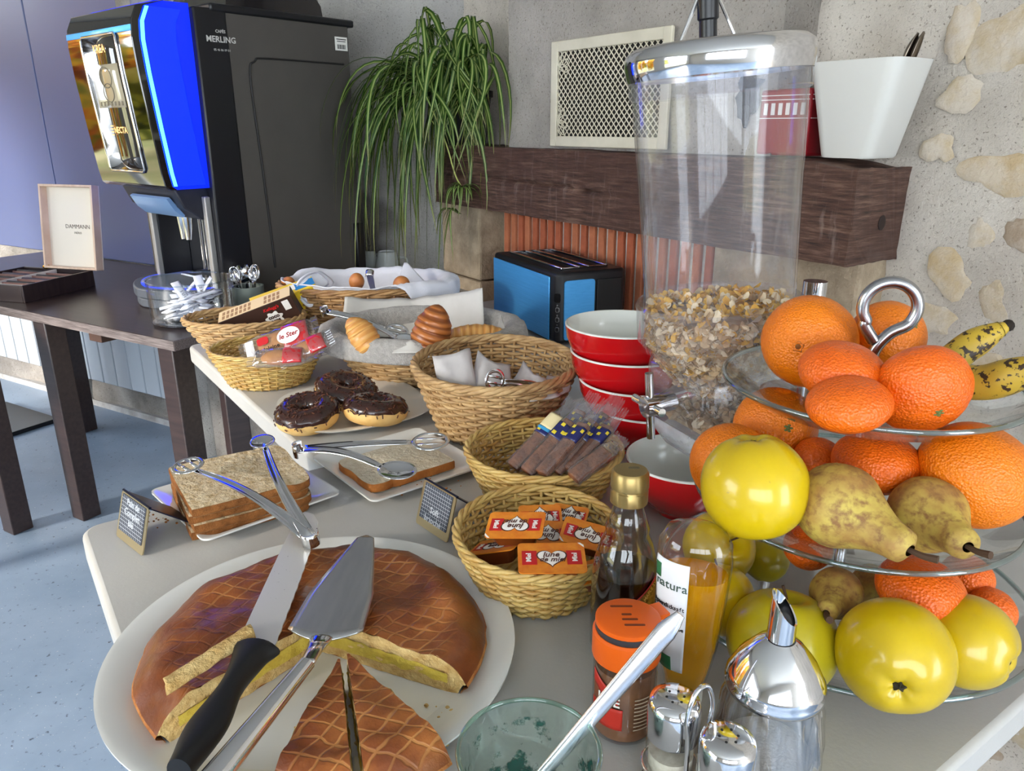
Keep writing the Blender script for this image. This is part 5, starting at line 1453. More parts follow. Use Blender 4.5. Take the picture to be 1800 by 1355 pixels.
g = MB(); g.box((.03, -.0236, -.012), (.055, .0008, .05)); g.build('tan_patch', tanp, cb, smooth=False)
g = MB(); g.box((.166, -.0236, .018), (.016, .0008, .026)); g.build('white_patch', MATS['carton_white'], cb, smooth=False)
cb2 = carton('yellow cereal box with a blue patch behind the brown one', c0 + V((.062, .040, .030)), (ux + V((0, .25, -.05))).normalized(), V((.2, .9, .45)), .046, .16, .070, cbx, yel, 0)
g = MB(); g.box((.135, 0, .0355), (.05, .03, .0008)); g.build('blue_patch', mat('carton_blue', S(40, 120, 180), .5), cb2, smooth=False)
g = MB(); g.box((.105, 0.002, .0357), (.014, .022, .0009)); g.build('white_patch', MATS['carton_white'], cb2, smooth=False)

# ------------------------------------------------------------ wrapped madeleines
film = thin_glass('crinkled_film', (.97, .96, .98, 1), .75, .10, 2.0, .05, rough=.08)
mad_m = mat('madeleine_cake', S(200, 140, 76), .7, col2=S(166, 104, 52), scale=20, bump=.2, bscale=80)
redf = mat('red_film_print', S(190, 34, 40), .3, coat=.4)
whf = mat('white_film_print', S(230, 226, 222), .4)
def pack(label, c, x, up_, L, w, h, grp, red=True, main=False):
    t = thing('wrapped_madeleine', label, 'snack', (0, 0, 0), group=grp)
    t.matrix_world = frame(x, V(up_).cross(V(x)), c)
    g = MB(); g.ball((0, 0, 0), (L * .36, w * .42, h * .42), 24, 12); g.build('cake', mad_m, t)
    g = MB()
    def f(i, j):
        s_ = 2 * i - 1; th = 2 * PI * j; k = max(0, 1 - abs(s_) ** 5)
        n_ = mn.noise(V((s_ * 5 + L * 90, math.cos(th) * 2, math.sin(th) * 2)))
        return V((s_ * L / 2, (w / 2) * (.86 + .14 * k) * math.cos(th) * (1 + .08 * n_), (h / 2) * (k ** .7) * math.sin(th) * (1 + .12 * n_) + .001 * math.sin(th)))
    g.grid(f, 36, 22, False, True); g.build('film', film, t, ang=180)
    for s_ in (-1, 1):
        g = MB(); g.grid(lambda i, j: V((s_ * (L / 2 - .002 + .014 * i), (j - .5) * w * .9, .0016 * math.sin(j * 40) + .002 * s_ * i)), 4, 30); g.build('crimped_end', film, t, ang=180)
    if red:
        g = MB()
        def rf(i, j):
            s_ = .16 + .70 * i; th = PI * (.12 + .76 * j); k = max(0, 1 - abs(s_) ** 5)
            return V((s_ * L / 2, (w / 2) * 1.02 * (.86 + .14 * k) * math.cos(th), (h / 2) * 1.04 * (k ** .7) * math.sin(th)))
        g.grid(rf, 10, 12); g.build('red_print', redf, t, ang=180, solid=.0004)
    if main:
        zt = h / 2 * 1.06
        g = MB(); g.prism([(.026 + .024 * math.cos(a), .018 * math.sin(a)) for a in [2 * PI * k / 28 for k in range(28)]], zt, zt + .0006); g.build('oval_label', whf, t, smooth=False)
        text('le Ster', .015, mat('dark_red_ink', S(150, 20, 30), .5), t, (.026, 0, zt + .001), shear=.2, bold=.0003)
        text('Madeleine', .013, ink, t, (-.022, -.014, zt + .0005), bold=.0002)
        g = MB(); g.prism([(-.028 + x, .007 + y) for x, y in rrect(.024, .018, .006)], zt, zt + .0006); g.build('red_badge', redf, t, smooth=False)
        g = MB(); g.prism([(-.058 + x, y) for x, y in rrect(.018, .040, .002)], zt - .004, zt - .0035); g.build('white_badge', whf, t, smooth=False)
cm_ = Q(492, 603, 1.56)
vx = (Q(545, 583, 1.56) - cm_).normalized()
pack('large wrapped madeleine with a printed oval on top of the small basket', cm_, vx, V((-.1, -.75, .65)), .150, .066, .034, 'wrapped madeleines', True, True)
pack('red-wrapped madeleine at the right end of the small basket', Q(538, 614, 1.53), V((.8, .2, .35)), V((0, -.6, .8)), .095, .045, .030, 'wrapped madeleines')
pack('red-wrapped madeleine low at the front of the small basket', Q(492, 628, 1.51), V((1, .05, .05)), V((0, -.5, .85)), .105, .045, .028, 'wrapped madeleines')
pack('red-wrapped madeleine under the large printed one', Q(520, 622, 1.56), V((.9, .4, 0)), V((0, -.3, .95)), .10, .045, .028, 'wrapped madeleines')

# ------------------------------------------------------------ wrapped biscuit bars
bis_m = mat('spiced_biscuit', S(150, 92, 54), .75, col2=S(104, 60, 34), scale=60, bump=.6, bscale=120)
navy_f = mat('navy_film', S(28, 32, 92), .25, coat=.4); yel_f = mat('yellow_film', S(226, 202, 52), .35)
def bar(label, pa, da, pb, db, w, roll, mark=True, cream=False):
    A, B = Q(*pa, da), Q(*pb, db); x = (B - A).normalized(); L = (B - A).length
    up_ = V((-.35, -.55, .75)); y = up_.cross(x).normalized(); up_ = x.cross(y)
    y = y * math.cos(roll) + up_ * math.sin(roll)
    t = thing('biscuit_bar', label, 'biscuit', (0, 0, 0), group='wrapped biscuit bars'); t.matrix_world = frame(x, y, A)
    h = w * .56
    g = MB(); g.box((L * .42, 0, 0), (L * .78, w * .86, h * .8)); g.build('biscuit', bis_m, t, bev=.003)
    g = MB()
    def f(i, j):
        th = 2 * PI * j; c_, s_ = math.cos(th), math.sin(th); n_ = 1 / (abs(c_) ** 4 + abs(s_) ** 4) ** .25
        pinch = 1 if i < .82 else max(.12, 1 - (i - .82) * 5.2)
        nz = 1 + .10 * mn.noise(V((i * 9 + L * 70, c_ * 2, s_ * 2)))
        return V((L * (.02 + .96 * i), w / 2 * 1.06 * c_ * n_ * nz * (.75 + .25 * pinch), h / 2 * 1.08 * s_ * n_ * nz * pinch))
    g.grid(f, 26, 20, False, True); g.build('film', film, t, ang=180)
    g = MB(); g.grid(lambda i, j: V((L * .97 + .016 * i + .003 * (int(j * 14) % 2) * i, (j - .5) * w * 1.05, .002 * math.sin(j * 34) + .004 * i)), 4, 29); g.build('crimped_end', film, t, ang=180)
    def wrap(i0, i1, t0, t1, off, nm, m_):
        g = MB()
        def q(i, j):
            i = i0 + (i1 - i0) * i; th = t0 + (t1 - t0) * j; c_, s_ = math.cos(th), math.sin(th); n_ = 1 / (abs(c_) ** 4 + abs(s_) ** 4) ** .25
            pinch = 1 if i < .82 else max(.12, 1 - (i - .82) * 5.2)
            return V((L * (.02 + .96 * i), (w / 2 * 1.10 + off) * c_ * n_ * (.75 + .25 * pinch), (h / 2 * 1.14 + off) * s_ * n_ * pinch))
        g.grid(q, 8, 12); g.build(nm, m_, t, ang=180, solid=.0003)
    if mark:
        wrap(.52, .74, .1, PI - .1, 0, 'navy_band', navy_f)
        for k, (a, b_) in enumerate(((.55, .9), (.60, 1.6), (.66, 2.3), (.69, 1.1))): wrap(a, a + .045, b_, b_ + .35, .0006, 'yellow_diamond', yel_f)
    if cream: wrap(.62, .84, .3, PI - .3, .001, 'cream_label', mat('cream_film', S(226, 208, 160), .4)); wrap(.575, .615, .6, 2.2, .001, 'blue_tab', mat('sky_film', S(60, 150, 200), .4))
bar('wrapped biscuit bar with a cream label, back left of the bunch', (898, 824), 1.06, (1000, 716), 1.10, .024, 0, True, True)
bar('wrapped biscuit bar, second from the left of the bunch', (922, 834), 1.03, (1024, 722), 1.08, .025, .3)
bar('wrapped biscuit bar with a pale broken end, third from the left', (948, 836), 1.015, (1046, 726), 1.065, .025, -.3)
bar('wrapped biscuit bar in the middle of the bunch', (972, 832), 1.02, (1062, 722), 1.08, .023, .5)
bar('wrapped biscuit bar at the right of the bunch with a navy twist', (996, 830), 1.02, (1086, 732), 1.07, .024, -.2)
bar('wrapped biscuit bar lying lowest on the right rim', (1004, 842), 1.00, (1082, 782), 1.03, .025, .1, False)
bar('wrapped biscuit bar half hidden at the back of the bunch', (955, 800), 1.09, (1038, 706), 1.13, .023, -.1)
bar('wrapped biscuit bar standing at the back right of the bunch', (1010, 806), 1.08, (1078, 712), 1.12, .023, .4)

# ------------------------------------------------------------ honey portions
amber = mat('dark_honey_tub', S(110, 50, 18), .25, coat=.4)
m, nt, o = nodes('orange_foil_lid'); b = nt.nodes.new('ShaderNodeBsdfPrincipled'); link(nt, b.outputs[0], o.inputs[0]); b.inputs['Roughness'].default_value = .35
t_ = tex(nt, 'noise', 45, 'Object', None, 3); link(nt, ramp(nt, t_.outputs[0], [(.3, S(200, 96, 18)), (.7, S(226, 142, 40))]).outputs[0], b.inputs['Base Color']); foil = m
hred = mat('honey_red', S(186, 30, 32), .4); hwhite = mat('honey_white', S(236, 230, 222), .4); hbrown = mat('honey_brown', S(80, 44, 34), .5)
def honey(label, px, py, dep, xr, tilt, s_=1.0, show=True):
    t = thing('honey_portion', label, 'honey', Q(px, py, dep), rot=(tilt[0], tilt[1], xr), group='honey portions in the small basket')
    w, l = .066 * s_, .043 * s_
    g = MB(); lo_ = [V((x, y, -.018)) for x, y in rrect(w * .70, l * .70, .006)]; hi_ = [V((x, y, -.0012)) for x, y in rrect(w * .86, l * .86, .006)]; n = len(lo_)
    g.add(lo_ + hi_, [tuple(range(n - 1, -1, -1)), tuple(range(n, 2 * n))] + [(i, (i + 1) % n, n + (i + 1) % n, n + i) for i in range(n)]); g.build('tub', amber, t, ang=35)
    g = MB(); g.prism(rrect(w, l, .005), -.0012, 0); g.build('foil_lid', foil, t, ang=35)
    g = MB(); g.prism([(w / 2 - .0065, l / 2 - .0003), (w / 2 - .004, l / 2 - .0003), (w / 2 - .0003, l / 2 - .004), (w / 2 - .0003, l / 2 - .0075)], 0, .0003); g.build('peel_corner', hwhite, t, smooth=False)
    for sx in (-1, 1):
        g = MB(); g.box((sx * w * .33, 0, .0001), (w * .22, l * .46, .0004)); g.build('red_bar', hred, t, smooth=False)
        text('Miel', .0080, hwhite, t, (sx * w * .34, 0, .0007), (0, 0, PI / 2), bold=.00008)
    heart = [(.0150 * (16 * math.sin(a) ** 3) / 16, .0130 * (13 * math.cos(a) - 5 * math.cos(2 * a) - 2 * math.cos(3 * a) - math.cos(4 * a)) / 16) for a in [2 * PI * k / 36 for k in range(36)]]
    g = MB(); g.prism([(x * 1.12, y * 1.12) for x, y in heart], 0, .0004); g.build('heart_rim', hbrown, t, smooth=False)
    g = MB(); g.prism(heart, .0003, .0008); g.build('heart', hwhite, t, smooth=False)
    text('lune', .0105, hbrown, t, (-.001, .0036, .0012), shear=.3, bold=.00014); text('de miel', .0095, hbrown, t, (0, -.0040, .0012), shear=.3, bold=.00012)
honey('honey portion tilted on top of the left side of the heap', 906, 922, .865, 2.95, (rad(-14), rad(6), 0))
honey('honey portion lying flat at the front of the heap', 970, 980, .815, .02, (rad(10), 0, 0), 1.1)
honey('honey portion leaning against the left basket wall', 872, 958, .885, 2.75, (rad(4), rad(20), 0), .95)
honey('honey portion in the middle behind the front ones', 962, 938, .895, 3.0, (rad(-20), 0, 0), .95)
honey('honey portion at the back of the heap', 950, 908, .930, 3.2, (rad(-28), 0, 0), .8)
honey('honey portion at the back right of the heap', 1000, 905, .945, 2.8, (rad(-26), 0, 0), .7)
honey('honey portion at the right beside the syrup bottle', 1034, 940, .880, 2.9, (rad(-16), rad(-10), 0), .95)
honey('honey portion low at the right under the front one', 1050, 1000, .845, .3, (rad(6), rad(-8), 0), .8)
# ------------------------------------------------------------ cake on its plate
gx, gy = -.200, .662
gp = thing('cake_plate', 'large round white plate under the cut cake', 'plate', V((-.2025, .665, TZ + .001)))
g = MB(); g.lathe([(0, 0), (.13, 0), (.135, .002), (.195, .014), (.2055, .0185), (.2055, .0205), (.200, .0205), (.180, .0130), (.165, .007), (.13, .006), (0, .006)], 96); g.build('plate_body', white_c, gp, ang=50)
m, nt, o = nodes('glazed_puff_crust'); b = nt.nodes.new('ShaderNodeBsdfPrincipled'); link(nt, b.outputs[0], o.inputs[0])
b.inputs['Roughness'].default_value = .35; b.inputs['Coat Weight'].default_value = .1; b.inputs['Coat Roughness'].default_value = .25
n1 = tex(nt, 'noise', 14, 'Object', None, 6); n2 = tex(nt, 'noise', 60, 'Object', None, 4)
c = ramp(nt, n1.outputs[0], [(.3, S(84, 38, 14)), (.48, S(124, 62, 24)), (.68, S(168, 98, 44))]).outputs[0]
def lines(rot, sc_, dist):
    tc = nt.nodes.new('ShaderNodeTexCoord'); mp = nt.nodes.new('ShaderNodeMapping'); mp.inputs['Rotation'].default_value = (0, 0, rot); link(nt, tc.outputs['Object'], mp.inputs[0])
    w = nt.nodes.new('ShaderNodeTexWave'); w.inputs['Scale'].default_value = sc_; w.inputs['Distortion'].default_value = dist; w.inputs['Detail'].default_value = 2; w.inputs['Detail Scale'].default_value = 1.2
    link(nt, mp.outputs[0], w.inputs[0])
    return ramp(nt, w.outputs[0], [(.90, (0, 0, 0, 1)), (.985, (1, 1, 1, 1))]).outputs[0]
l1 = lines(.55, 20, 4.5); l2 = lines(1.75, 20, 4.5)
lm = mixc(nt, 1., l1, l2, 'LIGHTEN'); n7 = tex(nt, 'noise', 7, 'Object', None, 4); lm2 = mixc(nt, 1., lm, ramp(nt, n7.outputs[0], [(.40, (.05, .05, .05, 1)), (.66, (.62, .62, .62, 1))]).outputs[0], 'MULTIPLY')
vl = nt.nodes.new('ShaderNodeVectorMath'); vl.operation = 'LENGTH'; tcl = nt.nodes.new('ShaderNodeTexCoord'); link(nt, tcl.outputs['Object'], vl.inputs[0])
inn = ramp(nt, vl.outputs['Value'], [(.138, (1, 1, 1, 1)), (.152, (0, 0, 0, 1))]).outputs[0]
lm2 = mixc(nt, 1., lm2, inn, 'MULTIPLY'); lm = mixc(nt, 1., lm, inn, 'MULTIPLY')
c = mixc(nt, lm2, c, S(206, 146, 84))
rim_k = ramp(nt, vl.outputs['Value'], [(.140, (0, 0, 0, 1)), (.160, (.55, .55, .55, 1))]).outputs[0]
c = mixc(nt, rim_k, c, S(92, 42, 16))
link(nt, c, b.inputs['Base Color'])
bm_ = nt.nodes.new('ShaderNodeBump'); bm_.inputs['Strength'].default_value = .35; bm_.inputs['Distance'].default_value = .004; bm_.invert = True
hs = nt.nodes.new('ShaderNodeMath'); hs.operation = 'ADD'; link(nt, lm, hs.inputs[0]); link(nt, n2.outputs[0], hs.inputs[1])
link(nt, hs.outputs[0], bm_.inputs['Height']); link(nt, bm_.outputs[0], b.inputs['Normal'])
crust_m = m
side_m = mat('baked_side_crust', S(196, 132, 66), .7, col2=S(142, 78, 34), scale=30, stretch=(1, 1, 3), bump=.5, bscale=90)
cut_m = mat('cut_pastry', S(226, 196, 134), .9, col2=S(200, 158, 92), scale=60, bump=.8, bscale=160)
fill_m = mat('almond_filling', S(206, 180, 72), .6, col2=S(186, 156, 52), scale=40, bump=.4, bscale=120)
def cake(label, x, y, z, a0, a1, rad_, h, rot=0., seed=1., grp=None, name='cake', inner=0.):
    t = thing(name, label, 'cake', V((x, y, z)), rot, group=grp)
    nA = max(12, int((a1 - a0) / (2 * PI) * 120)); nR = 26
    def edge(th): return 1 + .022 * mn.noise(V((math.cos(th) * 3 + seed, math.sin(th) * 3, seed))) + .010 * mn.noise(V((math.cos(th) * 12, math.sin(th) * 12, seed)))
    def topz(r_, th):
        u = r_ / rad_; zz = h * (.86 + .10 * math.cos(u * 2.2))
        zz += .0055 * mn.noise(V((r_ * math.cos(th) * 20 + seed, r_ * math.sin(th) * 20, seed))) + .0022 * mn.noise(V((r_ * math.cos(th) * 48, r_ * math.sin(th) * 48, seed))) + .0012 * mn.noise(V((r_ * math.cos(th) * 90, r_ * math.sin(th) * 90, 2)))
        if u > .84: zz -= h * .45 * ((u - .84) / .16) ** 2.2
        if .74 < u < .86: zz += .0025 * math.sin((u - .74) / .12 * PI)
        return zz
    g = MB()
    def top(i, j):
        th = a0 + (a1 - a0) * j; r_ = inner + (rad_ - inner) * i
        return V((r_ * edge(th) * math.cos(th), r_ * edge(th) * math.sin(th), topz(r_, th)))
    g.grid(top, nR, nA); g.build('glazed_top', crust_m, t, ang=180)
    g = MB()
    def sidef(i, j):
        th = a0 + (a1 - a0) * j; zz = topz(rad_, th) * (1 - i) + .0
        r_ = rad_ * edge(th) * (1 + .012 * math.sin(i * PI * 2.5)) - .010 * i * i
        return V((r_ * math.cos(th), r_ * math.sin(th), zz))
    g.grid(sidef, 9, nA)
    g.grid(lambda i, j: V(((rad_ - .010) * (1 - i) * math.cos(a0 + (a1 - a0) * j), (rad_ - .010) * (1 - i) * math.sin(a0 + (a1 - a0) * j), .0)), 3, nA)
    g.build('baked_side', side_m, t, ang=60)
    for th, sg in ((a0, -1), (a1, 1)):
        d = V((math.cos(th), math.sin(th), 0)); nn = V((-d.y, d.x, 0)) * sg
        g = MB()
        def cf(i, j):
            r_ = inner + (rad_ * edge(th) - (.010 * (1 - j)) - inner) * i
            return d * r_ + V((0, 0, topz(min(rad_, r_ / edge(th)), th) * j)) + nn * (.0022 * mn.noise(V((r_ * 80, j * 6, th))))
        g.grid(cf, 40, 10); g.build('cut_face', cut_m, t, ang=180)
        g = MB()
        def ff(i, j):
            r_ = inner + .004 + (rad_ * .86 - inner) * i; lo_ = h * .28; hi_ = h * (.66 - .12 * i)
            return d * r_ + V((0, 0, lo_ + (hi_ - lo_) * j + .001 * mn.noise(V((r_ * 60, j, 3))))) + nn * (.0012 + .0022 * mn.noise(V((r_ * 90, j * 5, th + 9))))
        g.grid(ff, 36, 6); g.build('almond_filling', fill_m, t, ang=180)
    return t
zc0 = TZ + .0075
cake('large round almond cake with about a quarter cut away', gx, gy, zc0, rad(-24), rad(231), .172, .042, 0, 2.0, None, 'almond_cake')
# flap of raised pastry beside the knife
fl = MB()
A_, B_ = P(290, 1205, .757), P(440, 1110, .757)
dv = (B_ - A_); 
fl.grid(lambda i, j: A_ + dv * i + V((.010, -.016, 0)) * j + V((0, 0, .004 + .006 * math.sin(PI * j) + .002 * mn.noise(V((i * 6, j, 1))))) - A_, 24, 8)
ob = fl.build('pastry_flap', cut_m, None, A_, solid=.006, ang=180); tag(ob, 'torn strip of pale pastry lifted from the cake beside the knife', 'pastry')
tipx, tipy = P(606, 1150, .745).x, P(606, 1150, .745).y
cake('cut cake slice lying left in the gap', tipx - .004, tipy - .003, zc0, rad(-101), rad(-74.5), .150, .040, 0, 5.0, 'cut cake slices', 'cake_slice', .004)
cake('cut cake slice lying right in the gap', tipx + .002, tipy - .001, zc0, rad(-73), rad(-44), .150, .040, 0, 6.3, 'cut cake slices', 'cake_slice', .004)
crumbs('pale cake crumbs on the round plate', (-.12, .555), .09, .035, 40, TZ + .0085, cut_m, .0008, .003)
# serrated knife
bl_m = mat('satin_blade', S(216, 212, 204), .34, .45, spots=(S(120, 110, 96), 260, .70))
zk = .7585
tip = P(551, 900, zk); heel_l = P(416, 1143, zk); heel_r = P(472, 1160, zk); hend = P(318, 1372, zk - .008)
hc = (heel_l + heel_r) / 2; kx_ = (tip - hc).normalized(); ky_ = V((-kx_.y, kx_.x, 0)); KL = (tip - hc).length
kn = thing('cake_knife', 'serrated knife with a black handle lying across the cake', 'knife', V((hc.x, hc.y, zk)), math.atan2(kx_.y, kx_.x))
kw = (heel_l - heel_r).length / 2
out = [(0, -kw)]; 
for k in range(26): x = KL * .80 * k / 25; out.append((x, -kw + .0007 * (k % 2) + .012 * (k / 25) ** 3 * .3))
out += [(KL * .90, -kw * .62), (KL * .97, -kw * .1), (KL * .995, kw * .55), (KL * .97, kw * .92), (KL * .7, kw * 1.0), (0, kw)]
g = MB(); g.prism(out, 0, .0016); g.build('blade', bl_m, kn, smooth=False)
hd = (V((hend.x, hend.y, 0)) - V((hc.x, hc.y, 0))); hl = hd.length; hdl = Matrix.Rotation(-kn.rotation_euler.z, 3, 'Z') @ hd.normalized()
g = MB(); side_ = V((-hdl.y, hdl.x, 0)); pts = []; nseg = 22
def hf(i, j):
    u = i; th = 2 * PI * j
    ww = .0150 + .0035 * math.cos(u * 9) - .002 * u + (.006 * math.exp(-((u - .02) / .05) ** 2)); hh = .0105 + .0015 * math.sin(u * 8)
    if u < .02: ww *= .8
    return hdl * (-.010 + (hl + .01) * u) + side_ * (ww * math.cos(th)) + V((0, 0, .001 + hh * math.sin(th)))
g.grid(hf, 40, 22, False, True); g.f.append(list(range(22))); g.m.append(0); g.f.append([39 * 22 + q for q in range(21, -1, -1)]); g.m.append(0)
g.build('handle', mat('black_rubber_grip', S(16, 16, 18), .5), kn, ang=60)
# cake server
zs_ = .7565
s_tip, s_l, s_r = P(645, 945, zs_ + .002), P(507, 1106, zs_ + .004), P(638, 1112, zs_ + .004)
sm_ = (s_l + s_r) / 2; sx_ = (s_tip - sm_).normalized(); SL = (s_tip - sm_).length; sw = (s_l - s_r).length / 2
sv = thing('cake_server', 'triangular steel cake server lying on the cake beside the knife', 'cake server', sm_, math.atan2(sx_.y, sx_.x))
g = MB(); n_ = 20
def svf(i, j):
    x = SL * i; w = sw * (1 - i) ** .92 + .0085 * min(1, i * 3); w = w if i < .97 else w * math.sqrt(max(.02, 1 - ((i - .97) / .03) ** 2))
    back = -.016 * (1 - i * 12) * math.cos((j - .5) * PI) if i < 1 / 12 else 0
    return V((x + back, (2 * j - 1) * w, .001))
g.grid(svf, 30, 12); g.build('blade', steel, sv, solid=.0014, ang=180)
Rs = Matrix.Rotation(-sv.rotation_euler.z, 3, 'Z')
h0, h1 = Q(540, 1165, .665), Q(372, 1372, .560)
h0l, h1l = Rs @ (h0 - sm_), Rs @ (h1 - sm_)
g = MB(); nk = bez([V((-.012, 0, .001)), V((-.026, 0, .004)), h0l * .55 + V((-.012, 0, .002)) * .45, h0l], 6); g.tube(nk, [.011 - .004 * k / (len(nk) - 1) for k in range(len(nk))], 10, flat=.35, up=(0, 0, 1)); g.build('neck', chrome, sv, ang=180)
g = MB(); hh = [h0l + (h1l - h0l) * (k / 14) for k in range(15)]; g.tube(hh, [.0075 + .004 * (k / 14) for k in range(15)], 16, flat=.8, up=(0, 0, 1)); g.build('handle', chrome, sv, ang=40)

# ------------------------------------------------------------ glass tumbler with a knife
tum = thing('glass_tumbler', 'pale green glass tumbler with dark green residue at the front', 'glass', V((.0127, .452, TZ + .001)))
gg = thin_glass('green_glass', (.90, .97, .945, 1), .6, .06, 2.2, .04, (.55, .72, .66, 1))
g = MB(); g.lathe([(0, 0), (.038, 0), (.043, .006), (.051, .060), (.0545, .078), (.0545, .081), (.0515, .081), (.0475, .060), (.040, .010), (0, .008)], 64); g.build('glass_wall', gg, tum, ang=50)
g = MB(); g.tube([(.053 * math.cos(a), .053 * math.sin(a), .081) for a in [2 * PI * k / 60 for k in range(60)]], .0020, 8, True); g.build('glass_rim', thin_glass('green_rim', (.72, .88, .82, 1), .7, .12, 2.), tum, ang=180)
g = MB(); g.lathe([(0, .0085), (.039, .0085), (.0405, .014), (0, .012)], 40)
res_m = mat('dark_green_paste', S(22, 54, 48), .3, col2=S(50, 92, 80), scale=60, bump=.4, bscale=90)
m, nt, o = nodes('dried_green_residue'); d0 = nt.nodes.new('ShaderNodeBsdfDiffuse'); d0.inputs[0].default_value = S(30, 70, 62)
tr0 = nt.nodes.new('ShaderNodeBsdfTransparent'); mx0 = nt.nodes.new('ShaderNodeMixShader'); tn = tex(nt, 'noise', 42, 'Object', None, 5, .65)
link(nt, ramp(nt, tn.outputs[0], [(.53, (0, 0, 0, 1)), (.60, (.9, .9, .9, 1))]).outputs[0], mx0.inputs[0]); link(nt, tr0.outputs[0], mx0.inputs[1]); link(nt, d0.outputs[0], mx0.inputs[2]); link(nt, mx0.outputs[0], o.inputs[0])
g2 = MB(); g2.lathe([(.0395, .012), (.0465, .060), (.0480, .068)], 48); g2.build('residue_film', m, tum, ang=180)
g.build('residue', res_m, tum)
bk0, bk1 = V((.000, .462, TZ + .013)), Q(1196, 1080, .585)
bkx = (bk1 - bk0).normalized(); bkL = (bk1 - bk0).length
bkn = thing('butter_knife', 'steel table knife leaning out of the front tumbler', 'knife', bk0)
sdv = bkx.cross(V((0, -1, .35))).normalized(); nnv = sdv.cross(bkx)
g = MB(); pth = [bkx * (bkL * k / 24) for k in range(25)]
g.tube(pth, [(.0048 + .0042 * (k / 24) ** 1.3) * (1 if k < 23 else .75) for k in range(24)] + [.004], 14, flat=.42, up=nnv); g.build('handle', mat('bright_steel', S(215, 216, 222), .22, 1.), bkn, ang=50)

# ------------------------------------------------------------ syrup bottle
sy = thing('syrup_bottle', 'glass syrup bottle with a gold cap beside the honey basket', 'bottle', V((.116, .680, TZ + .001)))
g = MB(); prof = [(0, 0), (.029, 0), (.033, .004), (.034, .03), (.034, .085), (.032, .105), (.026, .125), (.0215, .136), (.0225, .142), (.0175, .155), (.0145, .168), (.0145, .176)]
g.lathe(prof, 40); g.build('glass_body', thin_glass('bottle_glass', (.80, .77, .72, 1), .75, .07, 2.2), sy, ang=60)
g = MB(); g.lathe([(0, .003), (.0285, .003), (.0322, .02), (.0322, .094), (0, .096)], 40); g.build('syrup', mat('dark_syrup', S(24, 10, 6), .1, coat=.5), sy, ang=50)
g = MB(); g.lathe([(0, .204), (.0165, .204), (.0185, .201), (.0190, .187), (.0175, .186), (.0175, .184), (.0185, .183), (.0185, .170), (0, .170)], 36, fn=lambda t, z: 1 + (.012 * math.cos(t * 30) if z < .184 else 0)); g.build('gold_cap', mat('gold_cap_metal', S(150, 128, 80), .35, .8), sy, ang=40)
g = MB(); g.prism([(.004 + x, .004 + y) for x, y in rrect(.011, .005, .002)], .2040, .2043); g.build('cap_mark', mat('cap_ink', S(96, 84, 56), .5), sy, smooth=False)
g = MB()
def lab(i, j, r_=.0345, a0=-2.3, a1=-.6, z0=.022, z1=.10):
    th = a0 + (a1 - a0) * i; return V((r_ * math.cos(th), r_ * math.sin(th), z0 + (z1 - z0) * j * (.35 + .65 * i)))
g.grid(lab, 20, 8); g.build('basket_weave_label', mat('weave_label', S(180, 146, 74), .5, col2=S(96, 70, 34), scale=160), sy, ang=180, solid=.0004)
g = MB(); g.tube([lab(i / 19, 1, .0350) for i in range(20)], .0035, 6, flat=.2, up=(0, 0, 0.3) if False else None); g.build('red_label_edge', mat('label_red', S(150, 36, 26), .5), sy, ang=180)
text('MAPLE SYRUP', .0055, mat('label_gold', S(222, 190, 110), .5), sy, None, M=frame(V((math.cos(-.75 + PI / 2), math.sin(-.75 + PI / 2), .75)), V((-.2, 0, 1)), V((.0360 * math.cos(-.85), .0360 * math.sin(-.85), .089))))

# ------------------------------------------------------------ spice jar
sj = thing('spice_jar', 'spice jar with a bright orange lid in front of the syrup bottle', 'jar', V((.1015, .566, TZ + .001)))
g = MB(); g.lathe([(0, 0), (.026, 0), (.029, .003), (.0295, .012), (.0285, .015), (.0285, .076), (.026, .083), (.026, .086)], 40); g.build('glass_body', thin_glass('jar_glass', (.95, .94, .93, 1), .7, .07, 2.6), sj, ang=50)
g = MB(); g.lathe([(0, .004), (.0265, .004), (.027, .012), (.027, .070), (0, .071)], 36); g.build('ground_spice', mat('ground_cinnamon', S(128, 86, 54), .9, col2=S(108, 70, 42), scale=50), sj, ang=50)
g = MB(); g.lathe([(.0265, .078), (.0300, .079), (.0305, .081), (.0305, .103), (.0285, .105), (0, .105)], 40); orange_l = mat('orange_lid', S(226, 96, 18), .35); g.build('lid_ring', orange_l, sj, ang=40)
g = MB(); g.lathe([(.0275, .1045), (.0283, .106), (.0283, .111), (.026, .112)], 40); g.build('lid_gap', mat('grey_gap', S(52, 52, 56), .5), sj, ang=40)
g = MB(); g.lathe([(0, .1165), (.0265, .1165), (.0285, .1155), (.0285, .1115), (0, .1115)], 40); g.box((.028, .012, .1130), (.014, .018, .005), Matrix.Rotation(.4, 3, 'Z')); g.build('flip_lid', orange_l, sj, ang=40)
emb = mat('embossed_brown', S(112, 46, 16), .5)
for k, (w_, x_, y_) in enumerate(((.020, -.004, .015), (.009, -.001, .003), (.014, .001, -.004), (.018, .004, -.012))):
    g = MB(); g.prism([(x_ + x, y_ + y) for x, y in rrect(w_, .0028, .0012)], .1165, .1167); g.build('moulded_mark', emb, sj, smooth=False)
g = MB()
def jl(i, j, r_, a0, a1, z0, z1, sk=0.): th = a0 + (a1 - a0) * i; return V((r_ * math.cos(th), r_ * math.sin(th), z0 + (z1 - z0) * j + sk * i))
g.grid(lambda i, j: jl(i, j, .0290, -2.9, -1.75, .018, .040, .0), 16, 6); g.grid(lambda i, j: jl(i, j, .0290, -2.9, -1.9, .058, .070, -.016), 16, 4)
g.build('red_label', mat('spice_label_red', S(186, 44, 30), .45), sj, ang=180, solid=.0004)
